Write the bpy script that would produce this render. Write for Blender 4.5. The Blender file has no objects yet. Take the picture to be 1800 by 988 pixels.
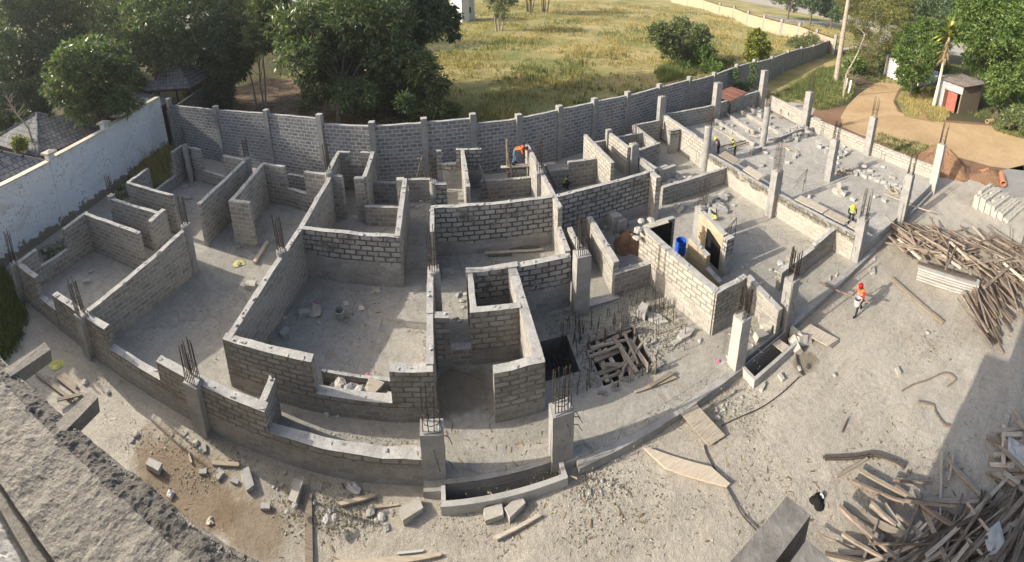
import bpy, math, random
import numpy as np
from mathutils import Vector, Matrix

random.seed(7); rng = np.random.default_rng(7)
scene = bpy.context.scene
COL = scene.collection
HAZE = .0005
S = 1.25                      # every thing is laid out in plan units of 1.25 m and scaled to metres at the very end

# ------------------------------------------------------------------ camera (phone panorama: a tilted cylinder)
F, V0, PITCH, PSI, ROLL, EYE = 703.708, 120.269, .243225, .185309, -.012048, 10.0
def to_plan(x, y, z):
    c, s = math.cos(ROLL), math.sin(ROLL); x, z = c*x-s*z, s*x+c*z
    c, s = math.cos(PITCH), math.sin(PITCH); y, z = c*y+s*z, -s*y+c*z
    c, s = math.cos(PSI), math.sin(PSI)
    return Vector((x*c+y*s, -x*s+y*c, z))
def ray(px, py):
    t = (px-900)/F
    return to_plan(math.sin(t), math.cos(t), (V0-py)/F).normalized()
def P(px, py, z=0.):          # the plan point at height z seen at a photo pixel (survey of the photograph)
    r = ray(px, py); t = (EYE-z)/(-r.z)
    return Vector((r.x*t, r.y*t, z))
def PD(px, py, d):            # the point at horizontal distance d
    r = ray(px, py); k = d/math.hypot(r.x, r.y)
    return Vector((r.x*k, r.y*k, EYE+r.z*k))
cam = bpy.data.cameras.new('camera'); cam_ob = bpy.data.objects.new('camera', cam); COL.objects.link(cam_ob)
cam.type = 'PANO'; cam.panorama_type = 'CENTRAL_CYLINDRICAL'
cam.central_cylindrical_radius = 1.0
cam.central_cylindrical_range_u_min = -900/F; cam.central_cylindrical_range_u_max = 900/F
cam.central_cylindrical_range_v_min = (V0-988)/F; cam.central_cylindrical_range_v_max = V0/F
cam.clip_start = .05; cam.clip_end = 3000
R_, U_, B_ = to_plan(1, 0, 0), to_plan(0, 0, 1), -to_plan(0, 1, 0)
M = Matrix((R_, U_, B_)).transposed().to_4x4(); M.translation = Vector((0, 0, EYE*S))
cam_ob.matrix_world = M
scene.camera = cam_ob

# ------------------------------------------------------------------ light
SUN = Vector((-1, .12, .53)).normalized()
world = bpy.data.worlds.new('World'); scene.world = world; world.use_nodes = True
wn = world.node_tree; bg = wn.nodes['Background']; sky = wn.nodes.new('ShaderNodeTexSky'); sky.sky_type = 'NISHITA'
sky.sun_disc = False; sky.sun_elevation = math.asin(SUN.z); sky.sun_rotation = math.atan2(SUN.x, SUN.y)
sky.air_density = 1.0; sky.dust_density = 5.0; sky.ozone_density = 1.0
wn.links.new(sky.outputs[0], bg.inputs[0]); bg.inputs[1].default_value = .135
sl = bpy.data.lights.new('sun', 'SUN'); sl.energy = 4.0; sl.angle = math.radians(.55); sl.color = (1, .92, .79)
so = bpy.data.objects.new('sun', sl); COL.objects.link(so); so.rotation_euler = SUN.to_track_quat('Z', 'Y').to_euler()
scene.view_settings.view_transform = 'Standard'; scene.view_settings.look = 'None'
scene.view_settings.exposure = .70; scene.view_settings.gamma = 1; scene.view_settings.use_curve_mapping = False
scene.cycles.max_bounces = 5; scene.cycles.diffuse_bounces = 3; scene.cycles.transparent_max_bounces = 6
scene.cycles.use_adaptive_sampling = True

# ------------------------------------------------------------------ materials
class NT:
    def __init__(s, name, rough=.9):
        m = bpy.data.materials.new(name); m.use_nodes = True; s.m = m; s.t = m.node_tree; s.b = s.t.nodes['Principled BSDF']
        s.b.inputs['Roughness'].default_value = rough; s.b.inputs['Specular IOR Level'].default_value = .25
        s.co = s.t.nodes.new('ShaderNodeTexCoord')
    def n(s, k, **kw):
        o = s.t.nodes.new(k)
        for a, v in kw.items(): setattr(o, a, v)
        return o
    def l(s, a, b): s.t.links.new(a, b)
    def noise(s, sc, det=4, rough=.6, src='Object', vec=None, dist=0):
        o = s.n('ShaderNodeTexNoise'); o.inputs['Scale'].default_value = sc; o.inputs['Detail'].default_value = det
        o.inputs['Roughness'].default_value = rough; o.inputs['Distortion'].default_value = dist
        s.l(vec if vec is not None else s.co.outputs[src], o.inputs['Vector']); return o.outputs['Fac']
    def ramp(s, f, stops):
        o = s.n('ShaderNodeValToRGB'); e = o.color_ramp.elements
        while len(e) < len(stops): e.new(.5)
        for q, (p, c) in zip(e, stops):
            q.position = p; q.color = (*c, 1) if len(c) == 3 else c
        s.l(f, o.inputs[0]); return o.outputs[0]
    def g(s, f, a, b):   # ramp to a 0-1 mask
        o = s.n('ShaderNodeMapRange'); o.interpolation_type = 'SMOOTHSTEP'
        o.inputs[1].default_value = a; o.inputs[2].default_value = b; s.l(f, o.inputs[0]); return o.outputs[0]
    def mix(s, f, a, b, mode='MIX'):
        o = s.n('ShaderNodeMix'); o.data_type = 'RGBA'; o.blend_type = mode
        for i, v in ((0, f), (6, a), (7, b)):
            if isinstance(v, (int, float)): o.inputs[i].default_value = v
            elif isinstance(v, tuple): o.inputs[i].default_value = (*v, 1)
            else: s.l(v, o.inputs[i])
        return o.outputs[2]
    def math(s, op, a, b=None, clamp=False):
        o = s.n('ShaderNodeMath'); o.operation = op; o.use_clamp = clamp
        for i, v in ((0, a), (1, b)):
            if v is None: continue
            if isinstance(v, (int, float)): o.inputs[i].default_value = v
            else: s.l(v, o.inputs[i])
        return o.outputs[0]
    def col(s, c):
        if isinstance(c, tuple): s.b.inputs['Base Color'].default_value = (*c, 1)
        else: s.l(c, s.b.inputs['Base Color'])
    def bump(s, h, st=.5, d=.02):
        o = s.n('ShaderNodeBump'); o.inputs['Strength'].default_value = st; o.inputs['Distance'].default_value = d
        s.l(h, o.inputs['Height']); s.l(o.outputs[0], s.b.inputs['Normal'])
def plain(name, c, rough=.8, var=.25, sc=6, metal=0, bump=.3):
    t = NT(name, rough); f = t.noise(sc, 5, .65)
    lo = tuple(x*(1-var) for x in c); hi = tuple(min(1, x*(1+var)) for x in c)
    t.col(t.ramp(f, [(.3, lo), (.7, hi)])); t.b.inputs['Metallic'].default_value = metal
    if bump: t.bump(t.noise(sc*5, 4), bump, .01)
    return t.m
def blockwall(name, c1, c2, mortar, wetm=None, thr=None, brow=.195, bw=.39, stain=.35, damp=None, cov=.5, ms=.026):
    """hollow concrete blocks in courses; above thr the mortar is still wet and dark"""
    t = NT(name, .92)
    wv = t.n('ShaderNodeTexNoise'); wv.inputs['Scale'].default_value = 5.5; wv.inputs['Detail'].default_value = 3; t.l(t.co.outputs['UV'], wv.inputs['Vector'])
    sub = t.n('ShaderNodeVectorMath', operation='SUBTRACT'); t.l(wv.outputs['Color'], sub.inputs[0]); sub.inputs[1].default_value = (.5, .5, .5)
    sc = t.n('ShaderNodeVectorMath', operation='SCALE'); t.l(sub.outputs[0], sc.inputs[0]); sc.inputs['Scale'].default_value = .075
    ad = t.n('ShaderNodeVectorMath', operation='ADD'); t.l(t.co.outputs['UV'], ad.inputs[0]); t.l(sc.outputs[0], ad.inputs[1])
    def brick(a, b, m, ms, sm):
        k = t.n('ShaderNodeTexBrick'); t.l(ad.outputs[0], k.inputs['Vector'])
        k.inputs['Color1'].default_value = (*a, 1); k.inputs['Color2'].default_value = (*b, 1); k.inputs['Mortar'].default_value = (*m, 1)
        k.inputs['Scale'].default_value = 1; k.inputs['Mortar Size'].default_value = ms; k.inputs['Mortar Smooth'].default_value = sm
        k.inputs['Brick Width'].default_value = bw; k.inputs['Row Height'].default_value = brow; k.inputs['Bias'].default_value = 0; return k
    k = brick(c1, c2, mortar, ms, .25); colr = k.outputs['Color']; fac = k.outputs['Fac']
    big = t.noise(1.1, 5, .65, 'UV')
    if wetm:
        k2 = brick(tuple(x*1.06 for x in c1), tuple(x*1.1 for x in c2), wetm, .03, .2)
        sp = t.n('ShaderNodeSeparateXYZ'); t.l(t.co.outputs['UV'], sp.inputs[0])
        h = t.math('ADD', sp.outputs[1], t.math('MULTIPLY', t.math('SUBTRACT', big, .5), .7))
        colr = t.mix(t.g(h, thr-.07, thr+.07), colr, k2.outputs['Color'])
        if damp:
            d = t.math('MULTIPLY', t.g(t.noise(1.6, 4, .7, 'UV'), cov, cov+.12), t.g(h, damp-.12, damp+.05))
            colr = t.mix(t.math('MULTIPLY', d, .8), colr, tuple(x*1.3 for x in wetm))
    fine = t.noise(14, 5, .7, 'UV')
    colr = t.mix(stain, colr, t.ramp(big, [(.3, (.45, .42, .38)), (.6, (1, 1, 1))]), 'MULTIPLY')
    colr = t.mix(.55, colr, t.ramp(fine, [(.3, (.62, .6, .58)), (.65, (1.15, 1.15, 1.15))]), 'MULTIPLY')
    sm = t.math('MULTIPLY', t.g(t.noise(2.3, 5, .72, 'UV', dist=.8), .5, .66), .6)
    avg = tuple((a+b)/2*.6+m*.4 for a, b, m in zip(c1, c2, mortar)); colr = t.mix(sm, colr, avg)
    t.col(colr)
    fac = t.math('MULTIPLY', fac, t.math('SUBTRACT', 1, sm))
    hh = t.math('ADD', t.math('MULTIPLY', fac, -1.0), t.math('MULTIPLY', fine, .55))
    t.bump(hh, .85, .03)
    return t.m
MAT = {}
MAT['perim'] = blockwall('grey_block_masonry', (.19, .20, .215), (.30, .31, .32), (.50, .495, .475), brow=.2, ms=.03)
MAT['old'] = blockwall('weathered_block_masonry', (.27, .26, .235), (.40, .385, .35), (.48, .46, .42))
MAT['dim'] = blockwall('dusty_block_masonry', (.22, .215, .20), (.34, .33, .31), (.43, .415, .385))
MAT['fresh'] = blockwall('freshly_laid_block_masonry', (.30, .30, .29), (.41, .405, .39), (.39, .375, .35), (.11, .10, .088), .95, damp=1.05)
MAT['fresh2'] = blockwall('newly_laid_block_masonry', (.30, .30, .29), (.42, .415, .40), (.39, .375, .35), (.10, .095, .085), .55, damp=1.1)
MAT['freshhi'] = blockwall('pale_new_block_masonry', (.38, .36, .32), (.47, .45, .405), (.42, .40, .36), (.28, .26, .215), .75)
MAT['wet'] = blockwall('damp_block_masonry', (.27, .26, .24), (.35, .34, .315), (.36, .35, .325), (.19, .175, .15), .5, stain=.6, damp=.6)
MAT['band'] = blockwall('mortar_banded_masonry', (.40, .38, .33), (.48, .455, .40), (.44, .415, .37), (.075, .07, .06), .8, damp=.84, cov=.3)
MAT['tanwall'] = blockwall('sand_coloured_stone_masonry', (.44, .36, .25), (.52, .43, .30), (.50, .42, .30), bw=.5, stain=.3)
MAT['oldgarden'] = blockwall('mossy_block_masonry', (.17, .16, .14), (.24, .22, .19), (.14, .13, .11))
def cap():
    t = NT('mortar_top', .95); a = t.noise(3.5, 6, .7); b = t.noise(22, 4, .7)
    t.col(t.mix(.5, t.ramp(a, [(.3, (.33, .32, .30)), (.6, (.50, .49, .465))]), t.ramp(b, [(.3, (.5, .5, .5)), (.6, (1, 1, 1))]), 'MULTIPLY'))
    t.bump(b, .8, .02); return t.m
MAT['cap'] = cap()
def concrete(name, lo, hi, sc=2.2, bump=.4):
    t = NT(name, .9); a = t.noise(sc, 6, .65, dist=.4); b = t.noise(30, 4, .7)
    t.col(t.mix(.4, t.ramp(a, [(.32, lo), (.62, hi)]), t.ramp(b, [(.3, (.6, .6, .6)), (.6, (1.05, 1.05, 1.05))]), 'MULTIPLY'))
    t.bump(t.math('ADD', a, t.math('MULTIPLY', b, .3)), bump, .015); return t.m
MAT['conc'] = concrete('cast_concrete', (.24, .235, .225), (.36, .355, .34))
MAT['cap'] = MAT['cap']
MAT['concp'] = concrete('pale_cast_concrete', (.34, .33, .31), (.46, .45, .425))
MAT['concd'] = concrete('dark_concrete', (.12, .115, .105), (.2, .195, .185))  # dark grey tone, used mainly for pit and recess linings
MAT['block'] = concrete('block_concrete', (.31, .305, .29), (.45, .44, .415), 5, .6)
MAT['blockt'] = concrete('tan_block_concrete', (.38, .36, .31), (.50, .475, .42), 5, .6)
MAT['dimrub'] = concrete('grey_rubble', (.20, .19, .17), (.32, .305, .275), 4, .8)
MAT['rub'] = concrete('dusty_rubble', (.33, .31, .27), (.5, .475, .43), 4, .8)

def dusty(name, base, lite, dark, speck, wet=True, strg=1.0, ruts=0, cracks=0):
    t = NT(name, .96)
    a = t.noise(.16, 6, .62, dist=.6); b = t.noise(1.3, 7, .68, dist=.5); c = t.noise(9, 6, .72); d = t.noise(45, 3, .75)
    col = t.ramp(a, [(.33, base), (.62, lite)])
    col = t.mix(t.math('MULTIPLY', t.g(b, .52, .74), .55), col, dark)
    col = t.mix(t.math('MULTIPLY', t.g(t.noise(.55, 6, .7), .56, .7), .5), col, speck)
    col = t.mix(.55, col, t.ramp(c, [(.3, (.72, .7, .67)), (.62, (1.12, 1.12, 1.12))]), 'MULTIPLY')
    col = t.mix(.6, col, t.ramp(d, [(.28, (.55, .53, .5)), (.5, (1, 1, 1)), (.74, (1.35, 1.34, 1.3))]), 'MULTIPLY')
    if wet:   # brown soaked earth patches, and a neutral grey floor patch
        sp = t.n('ShaderNodeSeparateXYZ'); t.l(t.co.outputs['Object'], sp.inputs[0])
        nz = t.math('MULTIPLY', t.math('SUBTRACT', t.noise(1.1, 5, .65), .5), 1.5)
        for (cx, cy, rx, ry, amt, wc) in wet:
            dx = t.math('DIVIDE', t.math('SUBTRACT', sp.outputs[0], cx), rx); dy = t.math('DIVIDE', t.math('SUBTRACT', sp.outputs[1], cy), ry)
            rr = t.math('ADD', t.math('SQRT', t.math('ADD', t.math('MULTIPLY', dx, dx), t.math('MULTIPLY', dy, dy))), nz)
            col = t.mix(t.math('MULTIPLY', t.math('SUBTRACT', 1, t.g(rr, .65, 1.1)), amt), col, wc)
    if ruts:      # old wheel and foot tracks
        mp = t.n('ShaderNodeMapping'); mp.inputs['Rotation'].default_value = (0, 0, .25); mp.inputs['Scale'].default_value = (.4, 1.7, 1); t.l(t.co.outputs['Object'], mp.inputs['Vector'])
        rn = t.noise(1.1, 6, .65, vec=mp.outputs[0], dist=1.5); col = t.mix(ruts, col, t.ramp(rn, [(.36, (.74, .72, .69)), (.5, (1, 1, 1)), (.64, (1.16, 1.15, 1.13))]), 'MULTIPLY')
    if cracks:
        vo = t.n('ShaderNodeTexVoronoi'); vo.feature = 'DISTANCE_TO_EDGE'; vo.inputs['Scale'].default_value = .55; wv = t.n('ShaderNodeMix'); wv.data_type = 'VECTOR'
        nn = t.n('ShaderNodeTexNoise'); nn.inputs['Scale'].default_value = 2.2; nn.inputs['Detail'].default_value = 6; t.l(t.co.outputs['Object'], nn.inputs['Vector'])
        wv.inputs[0].default_value = .12; t.l(t.co.outputs['Object'], wv.inputs[4]); t.l(nn.outputs['Color'], wv.inputs[5]); t.l(wv.outputs[1], vo.inputs['Vector'])
        ck = t.math('MULTIPLY', t.math('SUBTRACT', 1, t.g(vo.outputs['Distance'], .004, .016)), t.g(t.noise(.8, 3), .48, .6)); col = t.mix(t.math('MULTIPLY', ck, cracks), col, tuple(x*.5 for x in dark))
        sw = t.noise(1.0, 6, .7, vec=wv.outputs[1], dist=2.5); col = t.mix(.6, col, t.ramp(sw, [(.34, (.78, .78, .77)), (.5, (1, 1, 1)), (.66, (1.25, 1.24, 1.22))]), 'MULTIPLY')
    t.col(col)
    t.bump(t.math('ADD', t.math('MULTIPLY', b, 1.2), t.math('ADD', t.math('MULTIPLY', c, .6), t.math('MULTIPLY', d, .35))), .9*strg, .06)
    return t.m
w1 = P(330, 860, -.2); w2 = P(440, 930, -.2); w3 = P(1415, 635, -.2); w4 = P(280, 780, -.2)
MAT['ground'] = dusty('dusty_site_earth', (.355, .325, .275), (.485, .45, .385), (.28, .255, .215), (.44, .42, .385),
    [(w1.x, w1.y, 1.5, .75, .8, (.19, .135, .085)), (w2.x, w2.y, .75, .5, .7, (.21, .155, .10)), (w3.x, w3.y, .5, .4, .85, (.19, .16, .115)), (w4.x, w4.y, .8, .5, .45, (.25, .19, .13))], ruts=.35)
q1 = P(815, 690); q2 = P(1400, 195, .4); q3 = P(560, 600)
MAT['slab'] = dusty('dusty_floor_slab', (.30, .29, .26), (.41, .39, .345), (.21, .20, .18), (.48, .465, .43),
    [(q1.x, q1.y, .9, .7, .8, (.20, .165, .12)), (q3.x, q3.y, 2.0, 1.6, .35, (.25, .25, .25))], .7, cracks=.35)  # last entry is a neutral grey patch on the central room floor
MAT['slabr'] = dusty('pale_floor_slab', (.35, .335, .305), (.43, .415, .38), (.27, .26, .24), (.5, .485, .455),
    [(q2.x, q2.y, 1.6, 1.7, .9, (.16, .12, .085))], .7, cracks=.35)
MAT['road'] = dusty('orange_dirt', (.42, .29, .155), (.54, .39, .225), (.36, .25, .14), (.5, .39, .26), None)
MAT['soil'] = dusty('dark_garden_soil', (.07, .07, .035), (.10, .09, .05), (.04, .05, .02), (.09, .08, .045), None)
MAT['redsoil'] = dusty('red_excavated_soil', (.19, .115, .07), (.27, .165, .10), (.13, .075, .045), (.30, .2, .12), None)
MAT['roughtop'] = dusty('rough_cast_mortar', (.19, .18, .16), (.28, .265, .235), (.09, .085, .075), (.33, .315, .28), None, .8)
MAT['rimtop'] = dusty('dark_rubbly_mortar', (.13, .125, .115), (.19, .18, .165), (.08, .075, .07), (.24, .23, .21), None, 1.4)
MAT['whitetop'] = dusty('whitish_cement_floor', (.36, .36, .355), (.46, .455, .44), (.27, .265, .26), (.5, .49, .47), None, .5)
MAT['greysand'] = dusty('grey_quarry_dust', (.26, .255, .25), (.34, .335, .32), (.2, .2, .2), (.38, .37, .36), None)
MAT['rough'] = dusty('broken_screed', (.33, .31, .28), (.46, .44, .40), (.17, .16, .145), (.5, .48, .44), None, 1.0)
def field():
    t = NT('dry_grass_turf', .97)
    a = t.noise(.07, 5, .65, dist=.5); b = t.noise(.5, 7, .7); c = t.noise(5, 6, .75)
    col = t.ramp(a, [(.36, (.19, .215, .075)), (.5, (.35, .31, .13)), (.62, (.50, .40, .20))])
    col = t.mix(t.math('MULTIPLY', t.g(b, .5, .68), .5), col, (.17, .17, .055))
    col = t.mix(.7, col, t.ramp(c, [(.3, (.45, .47, .42)), (.62, (1.2, 1.18, 1.1))]), 'MULTIPLY'); t.col(col)
    t.bump(t.math('ADD', c, b), 1, .15); return t.m
MAT['field'] = field()
def litter():
    t = NT('leaf_litter_earth', .95); v = t.n('ShaderNodeTexVoronoi'); v.inputs['Scale'].default_value = 7; t.l(t.co.outputs['Object'], v.inputs['Vector'])
    sp = t.n('ShaderNodeSeparateColor'); t.l(v.outputs['Color'], sp.inputs[0])
    col = t.ramp(sp.outputs[0], [(0, (.09, .06, .04)), (.5, (.18, .125, .08)), (1, (.30, .22, .14))])
    t.col(t.mix(t.g(t.noise(.7, 5), .45, .6), col, (.10, .07, .045))); t.bump(v.outputs['Distance'], .8, .05); return t.m
MAT['litter'] = litter()
def leafmat(name, lo, mid, hi, flower=None, gloss=.45):
    t = NT(name, gloss); gi = t.n('ShaderNodeNewGeometry').outputs['Random Per Island']
    st = [(0, lo), (.5, mid), (.93, hi)]
    if flower: st.append((.965, flower))
    col = t.ramp(gi, st); col = t.mix(.6, col, t.ramp(t.noise(.55, 3), [(.35, (.7, .75, .7)), (.65, (1.2, 1.15, 1.0))]), 'MULTIPLY'); t.col(col)
    t.b.inputs['Specular IOR Level'].default_value = .4
    tr = t.n('ShaderNodeBsdfTranslucent'); t.l(t.mix(1, col, (1.1, 1.25, .55), 'MULTIPLY'), tr.inputs[0]); mx = t.n('ShaderNodeMixShader'); mx.inputs[0].default_value = .3
    out = t.t.nodes['Material Output']; t.l(t.b.outputs[0], mx.inputs[1]); t.l(tr.outputs[0], mx.inputs[2]); t.l(mx.outputs[0], out.inputs[0]); return t.m
MAT['mango'] = leafmat('mango_leaves', (.075, .115, .055), (.13, .19, .085), (.24, .29, .15), (.36, .31, .15), .4)
MAT['darkleaf'] = leafmat('dark_leaves', (.05, .085, .045), (.085, .135, .065), (.15, .205, .095))
MAT['olive'] = leafmat('olive_leaves', (.085, .115, .055), (.145, .185, .08), (.26, .28, .14))
MAT['bright'] = leafmat('bright_green_leaves', (.06, .115, .03), (.11, .18, .045), (.20, .27, .08))
MAT['yellowleaf'] = leafmat('yellow_flecked_leaves', (.07, .11, .02), (.14, .18, .03), (.42, .40, .06), (.55, .5, .08))
MAT['bamboo'] = leafmat('bamboo_leaves', (.09, .11, .03), (.16, .17, .055), (.28, .25, .09))
MAT['drygrass'] = leafmat('dry_and_green_grass', (.22, .20, .07), (.42, .34, .15), (.58, .47, .24), None, .8)
MAT['greengrass'] = leafmat('green_weeds', (.08, .11, .035), (.15, .19, .06), (.27, .28, .12), None, .8)
MAT['bark'] = plain('bark', (.14, .115, .09), .95, .4, 5, bump=.8)
MAT['barkp'] = plain('pale_bark', (.36, .31, .25), .95, .3, 5, bump=.6)
def wood(name, lo, mid, hi, sc=3):
    t = NT(name, .88); oi = t.n('ShaderNodeObjectInfo')
    mp = t.n('ShaderNodeMapping'); mp.inputs['Scale'].default_value = (1.2, 12, 12); t.l(t.co.outputs['Object'], mp.inputs['Vector'])
    a = t.noise(sc, 5, .65, vec=mp.outputs[0], dist=.5)
    col = t.ramp(a, [(.3, lo), (.5, mid), (.7, hi)])
    col = t.mix(.8, col, t.ramp(oi.outputs['Random'], [(0, (.5, .46, .42)), (.5, (.95, .9, .85)), (1, (1.5, 1.5, 1.5))]), 'MULTIPLY')
    t.col(col); t.bump(a, .5, .01); return t.m
MAT['pole'] = wood('weathered_pole', (.11, .088, .07), (.215, .175, .14), (.35, .305, .255))
MAT['plank'] = wood('grey_plank', (.24, .21, .17), (.36, .32, .265), (.47, .43, .36))
MAT['plankd'] = wood('old_dark_timber', (.075, .062, .05), (.13, .112, .09), (.20, .175, .15))
MAT['oldbeam'] = concrete('old_blue_grey_timber', (.11, .105, .10), (.26, .25, .235), 5, .9)
MAT['newwood'] = wood('pale_timber', (.36, .31, .24), (.47, .415, .33), (.56, .51, .43))
MAT['rust'] = plain('rusty_steel_bar', (.085, .068, .056), .75, .45, 9, .3, .2)
MAT['steel'] = plain('grey_steel_bar', (.11, .10, .095), .6, .3, 9, .4, .2)
def white():
    t = NT('flaking_white_paint', .85); a = t.noise(.9, 6, .7); b = t.noise(7, 5, .75); sp = t.n('ShaderNodeSeparateXYZ'); t.l(t.co.outputs['UV'], sp.inputs[0])
    col = t.ramp(a, [(.3, (.76, .78, .80)), (.6, (.88, .88, .88))])
    flake = t.math('MULTIPLY', t.g(b, .56, .60), t.g(a, .46, .56))
    col = t.mix(t.math('MULTIPLY', t.g(t.noise(.55, 6, .75, dist=1.2), .52, .66), .45), col, (.50, .45, .38))
    col = t.mix(flake, col, (.38, .35, .31))
    hgt = t.math('ADD', sp.outputs[1], t.math('MULTIPLY', t.math('SUBTRACT', t.noise(1.4, 5, .7, 'UV'), .5), 2.2))
    col = t.mix(t.math('SUBTRACT', 1, t.g(hgt, .22, .3)), col, (.27, .23, .18))
    t.col(col); t.bump(flake, -.4, .02); return t.m
MAT['white'] = white()
MAT['cream'] = plain('cream_coping', (.58, .53, .42), .8, .15, 3)
def tiles(name, ang):
    t = NT(name, .85); w = t.n('ShaderNodeTexBrick'); t.l(t.co.outputs['UV'], w.inputs['Vector'])
    w.inputs['Color1'].default_value = (.15, .155, .165, 1); w.inputs['Color2'].default_value = (.24, .245, .255, 1); w.inputs['Mortar'].default_value = (.012, .012, .014, 1)
    w.inputs['Scale'].default_value = 1; w.inputs['Brick Width'].default_value = .34; w.inputs['Row Height'].default_value = .4; w.inputs['Mortar Size'].default_value = .03; w.inputs['Mortar Smooth'].default_value = .6
    t.col(t.mix(t.g(t.noise(1.5, 4), .5, .75), w.outputs['Color'], (.30, .285, .26))); t.bump(w.outputs['Fac'], -1, .05); return t.m
MAT['tile'] = tiles('dark_roof_tiles', 0)
MAT['brownwood'] = plain('brown_stained_wood', (.10, .045, .03), .7)
MAT['redcloth'] = plain('crimson_cloth', (.45, .02, .06), .8, .2)
def corr(name, cols, sc=14):
    t = NT(name, .55); wv = t.n('ShaderNodeTexWave'); wv.inputs['Scale'].default_value = sc; t.l(t.co.outputs['UV'], wv.inputs['Vector'])
    a = t.noise(1.2, 6, .7, 'UV', dist=1); t.col(t.ramp(a, cols)); t.b.inputs['Metallic'].default_value = .2; t.bump(wv.outputs['Fac'], .8, .03); return t.m
MAT['tin'] = corr('corrugated_iron', [(.35, (.36, .40, .44)), (.55, (.48, .51, .53)), (.7, (.30, .18, .11))], 5)
MAT['tinroof'] = corr('rusting_roof_sheet', [(.35, (.11, .09, .08)), (.5, (.42, .42, .42)), (.58, (.30, .15, .08)), (.72, (.36, .2, .12))], 5)
MAT['reddoor'] = plain('faded_red_paint', (.42, .13, .10), .7, .45, 3)
MAT['redsheet'] = corr('red_roof_sheet', [(.35, (.22, .09, .06)), (.6, (.36, .17, .12)), (.7, (.42, .3, .24))], 6)
MAT['blue'] = plain('blue_plastic', (.02, .10, .50), .35, .15, 3, bump=0)
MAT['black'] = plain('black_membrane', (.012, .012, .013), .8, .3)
MAT['clay'] = plain('orange_clay_pipe', (.52, .24, .13), .7, .15)
MAT['cpipe'] = plain('cement_pipe', (.42, .32, .2), .8, .2)
MAT['skin'] = plain('dark_skin', (.10, .055, .035), .6, .1, bump=0)
MAT['helmy'] = plain('yellow_helmet_plastic', (.75, .52, .03), .35, .05, bump=0)
MAT['helmr'] = plain('red_headwear', (.40, .012, .015), .45, .1, bump=0)
MAT['vesto'] = plain('orange_vest_cloth', (.85, .18, .05), .7, .15, bump=0)
MAT['vesty'] = plain('lime_vest_cloth', (.55, .62, .12), .7, .15, bump=0)
MAT['redshirt'] = plain('red_shirt_cloth', (.45, .03, .02), .8, .2, bump=0)
MAT['darkcloth'] = plain('dark_cloth', (.025, .026, .035), .85, .3, bump=0)
MAT['jeans'] = plain('blue_jeans_cloth', (.14, .25, .36), .85, .2, bump=0)
MAT['paper'] = plain('cement_sack_paper', (.42, .385, .31), .85, .2, 4)
MAT['plastic'] = plain('pale_plastic_scrap', (.5, .5, .49), .5, .15, 4)
MAT['yellowish'] = plain('yellow_printed_sack', (.50, .50, .16), .8, .4, 3)
MAT['pink'] = plain('pink_plastic_scrap', (.62, .15, .28), .7, .1)
MAT['cable'] = plain('dark_hose', (.05, .045, .045), .6, .1, bump=0)
MAT['housewall'] = plain('off_white_render', (.62, .62, .60), .9, .08, 2)
MAT['gate'] = plain('dark_gate_paint', (.035, .04, .05), .5, .3)
MAT['pebble'] = leafmat('loose_stones', (.25, .235, .21), (.38, .36, .32), (.55, .53, .49), None, .95)
MAT['bits'] = leafmat('straw_and_wood_bits', (.16, .11, .07), (.33, .26, .17), (.52, .44, .31), None, .9)
# ------------------------------------------------------------------ mesh helpers
class MB:
    def __init__(s): s.v, s.f, s.uv, s.mi = [], [], [], []
    def poly(s, pts, uv=None, mi=0):
        n = len(s.v); s.v += [tuple(p) for p in pts]; s.f.append(tuple(range(n, n+len(pts)))); s.mi.append(mi)
        s.uv += list(uv) if uv else [(p[0], p[1]) for p in pts]
    def hexa(s, b, t, mi=0, mit=None):          # bottom ring b, top ring t (counter-clockwise from above)
        n = len(b); mit = mi if mit is None else mit; u = 0
        for i in range(n):
            j = (i+1) % n; L = (Vector(b[j])-Vector(b[i])).length
            s.poly([b[i], b[j], t[j], t[i]], [(u, b[i][2]), (u+L, b[j][2]), (u+L, t[j][2]), (u, t[i][2])], mi); u += L
        s.poly(list(t), None, mit); s.poly(list(reversed(b)), None, mi)
    def box(s, c, size, rz=0, mi=0, mit=None, jit=0, mat=None):
        hx, hy, hz = size[0]/2, size[1]/2, size[2]/2; q = []
        for z in (-hz, hz):
            for x, y in ((-hx, -hy), (hx, -hy), (hx, hy), (-hx, hy)):
                v = Vector((x+random.uniform(-jit, jit), y+random.uniform(-jit, jit), z+random.uniform(-jit, jit)))
                v = (mat @ v) if mat else Matrix.Rotation(rz, 3, 'Z') @ v
                q.append(v+Vector(c))
        s.hexa(q[:4], q[4:], mi, mit)
    def tube(s, pts, rad, n=6, mi=0, capends=True):
        pts = [Vector(p) for p in pts]; rad = rad if isinstance(rad, (list, tuple)) else [rad]*len(pts); rings = []
        for i, p in enumerate(pts):
            d = (pts[min(i+1, len(pts)-1)]-pts[max(i-1, 0)]).normalized(); a = d.orthogonal().normalized(); b = d.cross(a)
            if i and abs(d.z) < .9: a = Vector((-d.y, d.x, 0)).normalized(); b = d.cross(a)
            elif abs(d.z) < .9: a = Vector((-d.y, d.x, 0)).normalized(); b = d.cross(a)
            else: a = Vector((1, 0, 0)); b = d.cross(a).normalized(); a = b.cross(d)
            rings.append([p+(a*math.cos(2*math.pi*k/n)+b*math.sin(2*math.pi*k/n))*rad[i] for k in range(n)])
        for r0, r1 in zip(rings, rings[1:]):
            for k in range(n): s.poly([r0[k], r0[(k+1) % n], r1[(k+1) % n], r1[k]], [(k, 0), (k+1, 0), (k+1, 1), (k, 1)], mi)
        if capends: s.poly(list(reversed(rings[0])), None, mi); s.poly(rings[-1], None, mi)
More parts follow.
